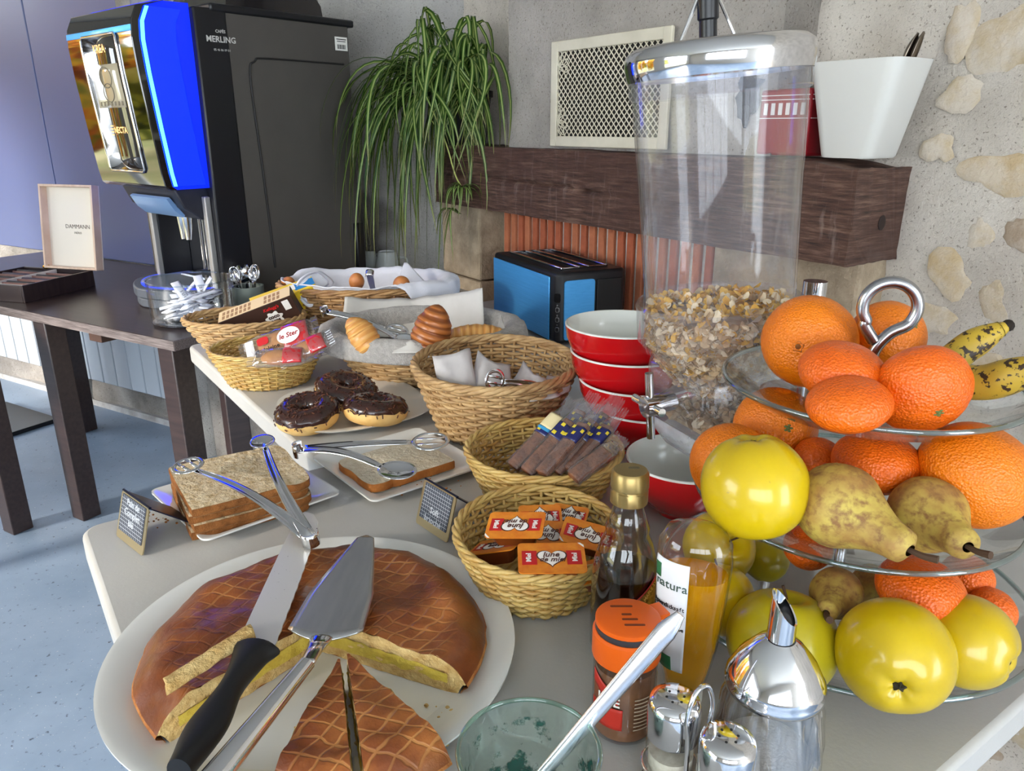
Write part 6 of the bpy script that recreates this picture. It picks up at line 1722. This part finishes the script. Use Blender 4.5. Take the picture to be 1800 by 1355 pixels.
g = MB(); g.grid(lambda i, j: jl(i, j, .0290, -2.85, -2.3, .040, .056, 0), 12, 4); g.build('name_label', mat('spice_label_brown', S(120, 66, 38), .5), sj, ang=180, solid=.0003)
def ring_text(par, body, size, m_, r_, a_mid, z, da, bold=.0002):
    n = len(body)
    for k, ch in enumerate(body):
        if ch == ' ': continue
        a = a_mid + (k - (n - 1) / 2) * da; d = V((math.cos(a), math.sin(a), 0))
        text(ch, size, m_, par, None, M=frame(V((-d.y, d.x, 0)), V((0, 0, 1)), d * r_ + V((0, 0, z))), bold=bold)
ring_text(sj, 'LLE', .013, MATS['honey_white'], .0297, -2.22, .047, .27)
g = MB()
for k in range(9): g.grid(lambda i, j: jl(i, j, .0290, -1.40, -.85, .050 - .0040 * k, .0510 - .0040 * k), 8, 2)
g.build('small_print', mat('pale_print', S(170, 150, 128), .6), sj, ang=180, solid=.0002)

# ------------------------------------------------------------ amber squeeze bottle standing on its cap
ob_ = thing('oil_bottle', 'clear oval bottle of amber syrup with a white label', 'bottle', V((.165, .603, TZ + .001)), rad(-18))
g = MB(); prof = [(0, .004), (.016, .004), (.018, .02), (.021, .032), (.0255, .06), (.0295, .11), (.0315, .150), (.0300, .170), (.024, .182), (.012, .1865), (0, .187)]
g.lathe(prof, 44, sx=1.08, sy=.82); g.build('bottle_wall', thin_glass('clear_bottle', (.97, .97, .96, 1), .7, .06, 2.6), ob_, ang=60)
g = MB(); g.lathe([(0, .006), (.0145, .006), (.0165, .02), (.0195, .032), (.024, .06), (.028, .11), (.0292, .138), (0, .140)], 40, sx=1.07, sy=.80)
m, nt, o = nodes('amber_syrup'); b1 = nt.nodes.new('ShaderNodeBsdfTransparent'); b1.inputs[0].default_value = (.96, .74, .16, 1)
b2 = nt.nodes.new('ShaderNodeBsdfPrincipled'); b2.inputs['Base Color'].default_value = S(226, 164, 14); b2.inputs['Roughness'].default_value = .15
b3 = nt.nodes.new('ShaderNodeMixShader'); b3.inputs[0].default_value = .42; link(nt, b1.outputs[0], b3.inputs[1]); link(nt, b2.outputs[0], b3.inputs[2]); link(nt, b3.outputs[0], o.inputs[0])
g.build('amber_liquid', m, ob_, ang=50)
g = MB(); g.lathe([(0, 0), (.0185, 0), (.0185, .016), (0, .016)], 30); g.build('bottle_cap', MATS['white_plastic'], ob_, ang=40)
def ol(i, j, off=.0008, a0=-2.75, a1=-1.62, z0=.040, z1=.158):
    th = a0 + (a1 - a0) * i; z = z0 + (z1 - z0) * j
    for (r0, q0), (r1, q1) in zip(prof, prof[1:]):
        if q0 <= z <= q1: r_ = r0 + (r1 - r0) * (z - q0) / max(1e-6, q1 - q0); break
    return V(((r_ + off) * 1.08 * math.cos(th), (r_ + off) * .82 * math.sin(th), z))
g = MB(); g.grid(ol, 14, 16); g.build('white_label', mat('label_white', S(226, 228, 230), .5), ob_, ang=180, solid=.0004)
g = MB(); g.grid(lambda i, j: ol(i, j, .0014, -2.7, -2.45, .138, .152), 5, 5); g.grid(lambda i, j: ol(i, j, .0014, -2.75, -2.05, .040, .056), 8, 4); g.build('green_patch', mat('label_green', S(40, 104, 62), .5), ob_, ang=180, solid=.0003)
def o_text(body, size, z, a_mid, da, m_=ink):
    n = len(body)
    for k, ch in enumerate(body):
        if ch == ' ': continue
        i = (a_mid + (k - (n - 1) / 2) * da + 2.75) / 1.13
        p_, px_, pz_ = ol(i, (z - .04) / .118, .0016), ol(i + .01, (z - .04) / .118, .0016), ol(i, (z - .04) / .118 + .01, .0016)
        text(ch, size, m_, ob_, None, M=frame(px_ - p_, pz_ - p_, p_))
o_text('natura', .0125, .134, -2.12, .165, mat('label_grey_green', S(60, 84, 74), .5))
o_text('Agavendicksaft', .0062, .112, -2.2, .075); o_text('Sirop d’agave', .0062, .101, -2.2, .075); o_text('Sciroppo di agave', .0058, .090, -2.2, .062)

# ------------------------------------------------------------ salt, pepper, wire holder
cone_s = mat('salt_grain', S(214, 206, 190), .9, col2=S(190, 180, 160), scale=120)
def shaker(label, x, y, m_c):
    t = thing('shaker', label, 'shaker', V((x, y, TZ + .004)), group='salt and pepper')
    g = MB(); g.lathe([(0, 0), (.018, 0), (.020, .003), (.0205, .055), (.0195, .060)], 36); g.build('glass_body', MATS['clear_glass'], t, ang=50)
    g = MB(); g.lathe([(0, .002), (.0175, .002), (.0180, .040), (0, .042)], 30); g.build('seasoning', m_c, t, ang=50)
    g = MB(); g.lathe([(.0205, .056), (.0212, .058), (.0212, .084), (.0195, .090), (.014, .0925), (0, .093)], 40); g.build('chrome_cap', chrome, t, ang=50)
    g = MB()
    for k in range(6): a = k * PI / 3; g.ball((.007 * math.cos(a), .007 * math.sin(a), .0930), (.0011, .0011, .0004), 8, 4)
    g.build('holes', ink, t)
shaker('chrome capped glass salt shaker behind the wire handle', .129, .491, cone_s)
shaker('chrome capped pepper shaker at the bottom edge, in front of the salt', .160, .450, mat('pepper_grain', S(70, 58, 48), .9, col2=S(110, 96, 80), scale=140))
wh = thing('wire_holder', 'chrome wire holder with a looped handle between the shakers', 'holder', V((.1445, .4705, TZ + .001)), math.atan2(.491 - .450, .129 - .160))
g = MB(); g.tube(bez([(0, -.010, .004), (0, -.0105, .075), (0, -.013, .100), (0, -.004, .121), (0, .010, .121), (0, .017, .100), (0, .0135, .075), (0, .012, .004)], 8), .0020, 8); g.build('loop_handle', chrome, wh, ang=180)
g = MB(); g.tube([(.050 * math.cos(a), .025 * math.sin(a), .0025) for a in [2 * PI * k / 40 for k in range(40)]], .0022, 8, True); g.build('wire_base', chrome, wh, ang=180)
for sx in (-1, 1):
    g = MB(); g.tube([(sx * .0257 + .0225 * math.cos(a), .0225 * math.sin(a), .030) for a in [2 * PI * k / 40 for k in range(40)]], .0015, 6, True); g.build('wire_ring', chrome, wh, ang=180)

# ------------------------------------------------------------ sugar dispenser
sd_ = thing('sugar_dispenser', 'fluted glass sugar dispenser with a chrome spout', 'sugar dispenser', V((.2095, .500, TZ + .001)))
def flute(t, z): return 1 + (.14 * abs(math.cos(6 * t + z * 26)) - .08) * (1 if z < .090 else 0)
g = MB(); g.lathe([(0, 0), (.036, 0), (.041, .004), (.043, .02), (.042, .05), (.038, .085), (.0355, .098), (.0355, .104), (.033, .104), (.033, .098), (.0355, .085), (.039, .05), (.040, .02), (.036, .008), (0, .007)], 144, fn=flute); g.build('fluted_glass', thin_glass('fluted_clear_glass', (.955, .955, .965, 1), .9, .07, 1.5), sd_, ang=60)
g = MB(); g.lathe([(.0365, .096), (.0385, .098), (.0388, .103), (.0375, .106), (.0382, .108), (.036, .112), (.030, .124), (.018, .139), (.0125, .143), (.0115, .144)], 56); g.build('chrome_cone', chrome, sd_, ang=50)
g = MB(); n_ = 24; vs = []
for r_, kind in ((.0108, 0), (.0105, 1), (.0090, 1), (.0088, 0)):
    for k in range(n_):
        a = 2 * PI * k / n_; z = .140 if kind == 0 else .172 + .0125 * math.cos(a - 2.6)
        vs.append((r_ * math.cos(a), r_ * math.sin(a), z))
fs = [(q * n_ + k, q * n_ + (k + 1) % n_, (q + 1) * n_ + (k + 1) % n_, (q + 1) * n_ + k) for q in range(3) for k in range(n_)]
g.add(vs, fs); g.build('spout', chrome, sd_, ang=40)
g = MB(); g.lathe([(0, .008), (.034, .008), (.037, .02), (.036, .036), (0, .040)], 40); g.build('sugar', mat('white_sugar', S(226, 224, 220), .9, bump=.3, bscale=400), sd_, ang=50)

# ------------------------------------------------------------ three-tier fruit stand
FX, FY = .372, .757
fs_ = thing('fruit_stand', 'three-tier glass fruit stand with a steel hook handle', 'fruit stand', V((FX, FY, TZ + .001)))
tier = thin_glass('tier_glass', (.965, .98, .978, 1), .70, .06, 2.4)
trim = thin_glass('tier_glass_edge', (.55, .70, .70, 1), .70, .14, 1.6, .06, (.5, .62, .62, 1))
ZT = (.0, .112, .240); RT = (.198, .167, .147)
for z, r_ in zip(ZT, RT):
    g = MB(); g.lathe([(0, z + .003), (r_ * .55, z + .003), (r_ * .80, z + .010), (r_ * .97, z + .026), (r_, z + .030), (r_ * .985, z + .0325), (r_ * .95, z + .029), (r_ * .78, z + .0135), (r_ * .54, z + .007), (0, z + .007)], 96); g.build('glass_tier', tier, fs_, ang=60)
    g = MB(); g.tube([(r_ * .99 * math.cos(a), r_ * .99 * math.sin(a), z + .0305) for a in [2 * PI * k / 96 for k in range(96)]], .0028, 8, True); g.build('tier_rim', trim, fs_, ang=180)
g = MB(); g.tube([(0, 0, .001), (0, 0, ZT[2] + .03)], .0055, 14); g.build('pole', steel, fs_, ang=40)
for z in ZT[1:]:
    g = MB(); g.lathe([(0, z - .004), (.012, z - .004), (.012, z + .002), (0, z + .002)], 20); g.build('collar', steel, fs_, ang=40)
hz = ZT[2] + .03; hook = [V((0, 0, hz)), V((0, 0, hz + .020)), V((.003, 0, hz + .036)), V((.014, 0, hz + .052))]
cxk, czk, rk = .010, hz + .079, .0255
for k in range(15):
    a = rad(-45) + rad(262) * k / 14; hook.append(V((cxk + rk * math.cos(a), 0, czk + rk * math.sin(a))))
hook.append(V((cxk - .021, 0, czk - .020))); hook.append(V((cxk - .010, 0, czk - .036)))
g = MB(); g.tube(bez(hook, 5), .0062, 16); g.build('hook_handle', mat('satin_steel', S(176, 176, 180), .22, 1.), fs_, ang=60, rot=(0, 0, rad(-14)))

# ------------------------------------------------------------ fruit
def peel(name, c1, c2, bs):
    m, nt, o = nodes(name); b = nt.nodes.new('ShaderNodeBsdfPrincipled'); link(nt, b.outputs[0], o.inputs[0]); b.inputs['Roughness'].default_value = .38
    b.inputs['Subsurface Weight'].default_value = 0; b.inputs['Subsurface Radius'].default_value = (.01, .005, .002)
    t1 = tex(nt, 'noise', 12, 'Object', None, 3); link(nt, ramp(nt, t1.outputs[0], [(.3, c1), (.7, c2)]).outputs[0], b.inputs['Base Color'])
    t2 = tex(nt, 'voronoi', bs); bp = nt.nodes.new('ShaderNodeBump'); bp.inputs['Strength'].default_value = .45; bp.inputs['Distance'].default_value = .003
    link(nt, t2.outputs[0], bp.inputs['Height']); link(nt, bp.outputs[0], b.inputs['Normal']); return m
orange_m = peel('orange_peel', S(226, 114, 3), S(234, 126, 5), 420)
clem_m = peel('clementine_peel', S(224, 92, 5), S(233, 106, 9), 400)
apple_m = mat('yellow_apple_skin', S(204, 174, 12), .28, col2=S(190, 160, 16), scale=9, coat=.25, spots=(S(170, 140, 50), 110, .73))
apple_g = mat('green_yellow_apple_skin', S(194, 176, 26), .3, col2=S(174, 162, 36), scale=7, coat=.2, spots=(S(150, 130, 60), 120, .72))
pear_m = mat('russet_pear_skin', S(190, 166, 78), .6, col2=S(156, 114, 60), scale=34, spots=(S(134, 96, 54), 120, .46, .22))
stem_m = mat('brown_stem', S(70, 48, 30), .8); navel_m = mat('navel_brown', S(128, 74, 24), .8)
calyx_m = mat('green_calyx', S(96, 104, 52), .8)
def lab_fr(k, s_): return s_
def citrus(kind, label, px, py, rpx, zb=None, dep=None, flat=.94, face=(0, -1, .2), navel=0, ribs=0, off=0.):
    """a citrus fruit seen at that place; zb = height of the surface it rests on"""
    d = ray(px, py)
    if dep is None:
        # centre height = zb + flat*r with r = rpx*t/FPX
        t_ = (zb - CAMZ) / (d.z - flat * rpx / FPX)
    else: t_ = dep
    p_ = V((0, 0, CAMZ)) + d * t_; r_ = rpx * t_ / FPX
    t = thing(kind, label, 'fruit', p_, group=kind + 's on the fruit stand')
    ax = V(face).normalized(); t.rotation_euler = ax.to_track_quat('Z', 'Y').to_euler()
    def fn(q):
        k = 1 + .012 * mn.noise(q * 2.2 + V((px * .1, 0, 0)))
        pol = max(0, abs(q.z)); k *= 1 - .045 * pol ** 14
        if ribs and q.z > -.3: k *= 1 - .02 * (abs(math.sin(math.atan2(q.y, q.x) * 4.5)) ** .5 < .35) * pol
        return k
    g = MB(); g.ball((0, 0, 0), (r_, r_, r_ * flat), 44, 28, fn=fn); g.build('peel', orange_m if kind == 'orange' else clem_m, t, ang=180)
    if navel == 1:
        g = MB(); g.lathe([(r_ * .10, r_ * flat * .955), (r_ * .13, r_ * flat * .935), (r_ * .16, r_ * flat * .90)], 14, fn=lambda a, z: 1 + .2 * math.sin(5 * a)); g.ball((0, 0, r_ * flat * .925), (r_ * .07, r_ * .07, r_ * .05), 10, 6); g.build('navel', navel_m, t)
    elif navel == 2:
        g = MB(); g.ball((0, 0, r_ * flat * .945), (r_ * .06, r_ * .06, r_ * .035), 10, 6)
        for k in range(5): a = k * 2 * PI / 5; g.ball((r_ * .07 * math.cos(a), r_ * .07 * math.sin(a), r_ * flat * .950), (r_ * .045, r_ * .03, r_ * .02), 8, 5)
        g.build('calyx', calyx_m, t)
    return t
def apple(label, px, py, rpx, zb=None, dep=None, face=(0, -1, .2), m_=None, stem=True, tall=.98, sticker=None):
    d = ray(px, py); t_ = dep if dep else (zb - CAMZ) / (d.z - .92 * rpx / FPX)
    p_ = V((0, 0, CAMZ)) + d * t_; r_ = rpx * t_ / FPX
    t = thing('yellow_apple', label, 'fruit', p_, group='apples on the fruit stand'); ax = V(face).normalized(); t.rotation_euler = ax.to_track_quat('Z', 'Y').to_euler()
    def fn(q):
        rho = math.sqrt(q.x ** 2 + q.y ** 2); k = 1 + .015 * mn.noise(q * 1.6 + V((px * .2, 0, 0)))
        if q.z > 0: k *= 1 - .34 * math.exp(-(rho / .26) ** 2) ; k *= 1 + .05 * math.sin(q.z * 2.2)
        else: k *= 1 - .24 * math.exp(-(rho / .22) ** 2); k *= 1 - .07 * abs(q.z) ** 1.5 + .02 * abs(q.z) * math.cos(5 * math.atan2(q.y, q.x))
        return k
    g = MB(); g.ball((0, 0, 0), (r_, r_, r_ * tall), 44, 30, fn=fn); g.build('skin', m_ or apple_m, t, ang=180)
    if stem:
        g = MB(); g.tube(bez([(0, 0, r_ * .60), (r_ * .03, 0, r_ * .85), (r_ * .13, 0, r_ * 1.10)], 5), r_ * .028, 7); g.build('stem', stem_m, t)
    g = MB(); g.ball((0, 0, -r_ * tall * .735), (r_ * .135, r_ * .10, r_ * .07), 12, 6, fn=lambda q: 1 + .3 * math.sin(math.atan2(q.y, q.x) * 5)); g.build('calyx', mat('dark_calyx', S(44, 38, 22), .9), t)
    if sticker:
        a = V(sticker).normalized(); Ml = frame(a.orthogonal(), a.cross(a.orthogonal()), a * r_ * 1.0)
        g = MB(); g.prism([(.0085 * math.cos(q), .0085 * math.sin(q)) for q in [2 * PI * k / 24 for k in range(24)]], 0, .0012, 0, Ml); g.build('sticker', mat('sticker_pink', S(222, 196, 190), .5), t, smooth=False)
    return t
def pear(label, pa, da, pb, db, rpx, name='pear'):
    """fat end at a, neck end at b"""
    A, B = Q(*pa, da), Q(*pb, db); ax = (B - A).normalized(); L = (B - A).length; r_ = rpx * da / FPX
    t = thing('pear', label, 'fruit', A, group='pears on the fruit stand'); t.rotation_euler = ax.to_track_quat('Z', 'Y').to_euler()
    prof = []
    tot = r_ + L
    for k in range(22):
        u = k / 21; z = -r_ + tot * u
        if u < .5: q = math.sqrt(max(0, 1 - ((u - .36) / .36) ** 2)) if u < .36 else 1 - .12 * ((u - .36) / .14) ** 2
        else: q = .88 - .48 * math.sin((u - .5) / .42 * PI / 2) if u < .92 else .40 * math.sqrt(max(0, 1 - ((u - .92) / .085) ** 2))
        prof.append((max(r_ * q, 1e-7 if k in (0, 21) else .0005), z))
    g = MB(); g.lathe(prof, 36, fn=lambda a, z: 1 + .035 * mn.noise(V((math.cos(a) * 1.5 + px_seed(pa), math.sin(a) * 1.5, z * 40)))); g.build('skin', pear_m, t, ang=180)
    g = MB(); g.tube(bez([(0, 0, L - .002), (.002, .001, L + .010), (.006, .003, L + .020)], 5), [.0022 + .0012 * k / 10 for k in range(11)], 8); g.build('stem', stem_m, t)
    return t
def px_seed(p_): return p_[0] * .37
zt = TZ + .001 + ZT[2] + .009; zm = TZ + .001 + ZT[1] + .009; zb_ = TZ + .001 + .010
citrus('orange', 'large navel orange at the left of the top tier', 1422, 600, 81, zt, None, .96, (-.55, -.8, .1), 1)
citrus('orange', 'orange behind the hook on the top tier', 1560, 592, 64, None, .845, .96, (.35, -.75, .55), 2)
citrus('clementine', 'clementine resting high in the middle of the top tier', 1480, 655, 74, None, .735, .72, (.1, -.15, 1), 0)
citrus('clementine', 'flat clementine at the front rim of the top tier', 1492, 710, 72, None, .685, .62, (-.2, -.1, 1), 0)
citrus('clementine', 'clementine with a green eye at the right of the top tier', 1620, 684, 83, None, .705, .80, (.05, -.92, -.35), 2, 1)
apple('large yellow apple leaning over the left edge of the middle tier', 1326, 850, 92, None, .690, (.1, -.2, -.95), apple_m, True, 1.04)
citrus('orange', 'orange behind the yellow apple on the middle tier', 1285, 815, 72, None, .800, .95, (-.6, -.75, -.1), 2)
citrus('orange', 'orange with a dry eye under the left edge of the top tier', 1362, 752, 72, None, .850, .95, (.0, -.9, .35), 2)
citrus('clementine', 'small clementine wedged behind the big pear', 1437, 806, 42, None, .800, .86, (0, -.2, 1), 0)
citrus('clementine', 'shiny clementine above the two pears', 1541, 812, 75, None, .745, .66, (0, -.1, 1), 0)
citrus('orange', 'big orange at the right of the middle tier', 1712, 834, 97, None, .715, .94, (.3, -.2, .9), 0)
pear('big speckled pear lying across the front of the middle tier', (1474, 888), .678, (1600, 968), .618, 76)
pear('second pear with a dark stem at the right of the middle tier', (1630, 905), .690, (1702, 962), .628, 68)
apple('yellow apple half hidden behind the amber bottle on the bottom tier', 1262, 962, 62, None, .850, (.2, -.6, .6), apple_m)
apple('yellow apple with a round sticker beside the amber bottle', 1258, 1055, 66, None, .775, (.1, .3, 1), apple_m, True, .98, (.3, -.9, .35))
apple('greenish yellow apple behind the chrome spout', 1374, 1132, 95, None, .715, (.1, .2, .95), apple_g)
apple('round yellow apple showing its dark eye at the front of the bottom tier', 1573, 1155, 98, None, .655, (.34, .94, .06), apple_m, False)
apple('yellow apple at the right of the bottom tier, dark eye to the right', 1706, 1130, 80, None, .690, (-.64, .76, .07), apple_m, False)
citrus('clementine', 'clementine lying on the front apples of the bottom tier', 1618, 1036, 75, None, .715, .68, (.1, -.1, 1), 0)
citrus('clementine', 'clementine at the upper right of the bottom tier', 1700, 1014, 44, None, .775, .85, (.1, -.2, 1), 0)
citrus('clementine', 'clementine at the far right edge of the bottom tier', 1742, 1072, 42, None, .745, .9, (.3, -.2, 1), 0)
pear('small pear hanging its stem down beside the spout', (1472, 1038), .745, (1452, 1078), .690, 44)
pear('brown pear half hidden in the middle of the bottom tier', (1530, 1035), .80, (1480, 1050), .79, 42)
citrus('clementine', 'clementine glowing through the middle tier at the left', 1420, 962, 42, None, .80, .9, (.1, -.2, 1), 0)
apple('dark green-yellow apple in shade behind the bottom tier', 1345, 985, 40, None, .88, (.1, .2, .95), apple_g)
# bananas
ban_m = mat('spotted_banana_skin', S(196, 164, 50), .45, col2=S(172, 142, 46), scale=10, spots=(S(50, 34, 18), 130, .545))
def banana(label, pts, deps, r_, stem_end=True):
    pth = bez([Q(*p_, d_) for p_, d_ in zip(pts, deps)], 8); o_ = pth[0]; n = len(pth)
    t = thing('banana', label, 'fruit', o_, group='spotted bananas on the fruit stand')
    g = MB(); rr_ = []
    for k in range(n):
        u = k / (n - 1)
        q = r_ * (.25 + .75 * min(1, u / .22)) if u < .22 else (r_ if u < .62 else r_ * (1 - .70 * ((u - .62) / .38) ** 1.3))
        rr_.append(q)
    loc = [p_ - o_ for p_ in pth]
    g.tube(loc, rr_, 6, False); ob = g.build('skin', ban_m, t, ang=180, sub=1)
    g = MB(); g.tube(loc[-4:], [rr_[-4] * .95, r_ * .26, r_ * .24, r_ * .30], 8); g.build('stem_end', mat('banana_stem', S(104, 92, 34), .6), t)
    g = MB(); g.ball(loc[-1], r_ * .34, 8, 6); g.build('dark_tip', mat('banana_tip', S(36, 26, 18), .9), t)
banana('spotted banana pointing up at the right of the top tier', [(1600, 720), (1635, 668), (1690, 618), (1735, 590), (1772, 572)], [.80, .80, .79, .785, .78], .0185)
banana('spotted banana lying at the right edge of the top tier', [(1600, 700), (1670, 672), (1735, 672), (1800, 652), (1850, 632)], [.77, .74, .715, .69, .67], .0205)

# ------------------------------------------------------------ garden outside the windows
RG = random.Random(21)
lawn = mat('garden_lawn', S(150, 150, 96), .95, col2=S(190, 176, 130), scale=.8)
g = MB(); g.box((-12, 1, -.12), (15.4, 22, .1)); struct(g.build('garden_ground', lawn, smooth=False))
def leafmat(name, cols):
    m, nt, o = nodes(name); t = tex(nt, 'voronoi', 7, 'Object'); t2 = tex(nt, 'noise', 2.2, 'Object', None, 4)
    sx = nt.nodes.new('ShaderNodeSeparateXYZ'); link(nt, t.outputs['Color'], sx.inputs[0])
    ad = nt.nodes.new('ShaderNodeMath'); ad.operation = 'MULTIPLY_ADD'; ad.inputs[1].default_value = .45; link(nt, sx.outputs[0], ad.inputs[0])
    m2 = nt.nodes.new('ShaderNodeMath'); m2.operation = 'MULTIPLY'; m2.inputs[1].default_value = .7; link(nt, t2.outputs[0], m2.inputs[0]); link(nt, m2.outputs[0], ad.inputs[2])
    c = ramp(nt, ad.outputs[0], cols).outputs[0]
    d = nt.nodes.new('ShaderNodeBsdfDiffuse'); l = nt.nodes.new('ShaderNodeBsdfTranslucent'); mx = nt.nodes.new('ShaderNodeMixShader'); mx.inputs[0].default_value = .35
    link(nt, c, d.inputs[0]); link(nt, c, l.inputs[0]); link(nt, d.outputs[0], mx.inputs[1]); link(nt, l.outputs[0], mx.inputs[2]); link(nt, mx.outputs[0], o.inputs[0]); return m
aut = leafmat('autumn_leaves', [(.25, S(60, 36, 20)), (.40, S(140, 76, 36)), (.52, S(206, 120, 52)), (.64, S(226, 190, 70)), (.8, S(120, 128, 50))])
grn = leafmat('garden_green', [(.25, S(34, 40, 18)), (.45, S(86, 96, 36)), (.62, S(170, 168, 66)), (.8, S(216, 206, 120))])
for i, (x, y, r_, h, mt, lb) in enumerate(((-7.3, 2.3, 1.15, 3.2, aut, 'orange autumn tree outside, nearest the window'), (-7.9, 5.3, 1.25, 3.8, aut, 'tall orange autumn tree outside beyond the nearest one'), (-10.4, 3.7, 1.3, 2.6, grn, 'yellow green tree outside between two orange ones'),
                                          (-8.2, 8.6, 1.4, 3.6, grn, 'green tree outside at the far end of the garden'), (-10.6, .4, 1.3, 2.4, grn, 'low green tree outside at the near end of the garden'))):
    t = thing('garden_tree', lb, 'tree', V((x, y, -.07)), group='trees in the garden')
    g = MB(); g.tube([(0, 0, 0), (.05, .02, h * .5)], [.12, .08], 10); g.build('trunk', mat('bark', S(84, 66, 50), .9), t)
    g = MB(); g.ball((0, 0, h * .55), (r_, r_, h * .46), 40, 26, fn=lambda d: 1 + .22 * mn.noise(d * 3.3 + V((i * 5, 0, 0))) + .12 * mn.noise(d * 9 + V((i, 0, 0)))); g.build('crown', mt, t, ang=180)

hg = thing('garden_hedge', 'long clipped hedge at the back of the garden outside', 'hedge', V((-13.4, 4.5, -.07)))
g = MB(); g.grid(lambda i, j: V(((.55 + .12 * mn.noise(V((i * 40, j * 9, 1)))) * (1 if j < .45 else (1 - 2 * (j - .45) / .10 if j < .55 else -1)), (i - .5) * 15, (2.3 * min(1, j / .45) if j < .5 else 2.3 * min(1, (1 - j) / .45)) * (1 + .06 * mn.noise(V((i * 30, j * 7, 4)))))), 120, 24); g.build('foliage', grn, hg, ang=180)

# ------------------------------------------------------------ sub-parts: prints on labels, knobs on lids
SUB = {'coffee_machine': [(('menu_picture', 'screen_frame'), 'screen_glass'), (('light_line',), 'light_panel'), (('light_band',), 'glossy_fascia'), (('grid',), 'drip_plate'), (('barcode',), 'sticker')],
       'red_tin': [(('line_print', 'bar_print', 'handle'), 'tin_body')], 'tea_box': [(('lid_rim', 'lettering'), 'lid_panel')], 'honey_portion': [(('heart', 'heart_rim', 'lettering', 'red_bar', 'peel_corner'), 'foil_lid')],
       'oil_bottle': [(('lettering', 'green_patch'), 'white_label')], 'spice_jar': [(('red_label', 'small_print', 'name_label'), 'glass_body')], 'cereal_box': [(('back_print', 'side_print', 'fine_print', 'milk_splash', 'tan_patch', 'white_patch', 'blue_patch', 'lettering'), 'carton')],
       'biscuit_bar': [(('yellow_diamond',), 'navy_band')], 'wrapped_madeleine': [(('red_print', 'oval_label', 'red_badge', 'white_badge', 'lettering', 'crimped_end'), 'film')], 'sugar_stick': [(('lettering',), 'paper_tube')],
       'price_sign': [(('grid_print', 'lettering'), 'slate')], 'cereal_dispenser': [(('lid_knob', 'lid_wire'), 'lid'), (('knob_bar',), 'knob_hub')], 'toaster': [(('button', 'button_ring', 'dial', 'slot_rail', 'slot_frame', 'slot'), 'body')],
       'shaker': [(('holes',), 'chrome_cap')], 'syrup_bottle': [(('red_label_edge',), 'basket_weave_label')], 'vent_grille': [(('leaf_ornament',), 'grille_frame')]}
allob = list(bpy.data.objects)
kids = {}
for o in allob:
    if o.parent: kids.setdefault(o.parent.name, []).append(o)
for o in allob:
    key = o.name.split('.')[0]
    if o.parent is None and key in SUB:
        ch = kids.get(o.name, [])
        for names, par in SUB[key]:
            tgt = [c for c in ch if c.name.split('.')[0] == par]
            if not tgt: continue
            for k, c in enumerate([c for c in ch if c.name.split('.')[0] in names]):
                p_ = tgt[min(k, len(tgt) - 1)] if par == 'light_panel' else tgt[0]
                ml = c.matrix_basis.copy(); c.parent = p_; c.matrix_basis = p_.matrix_basis.inverted() @ ml
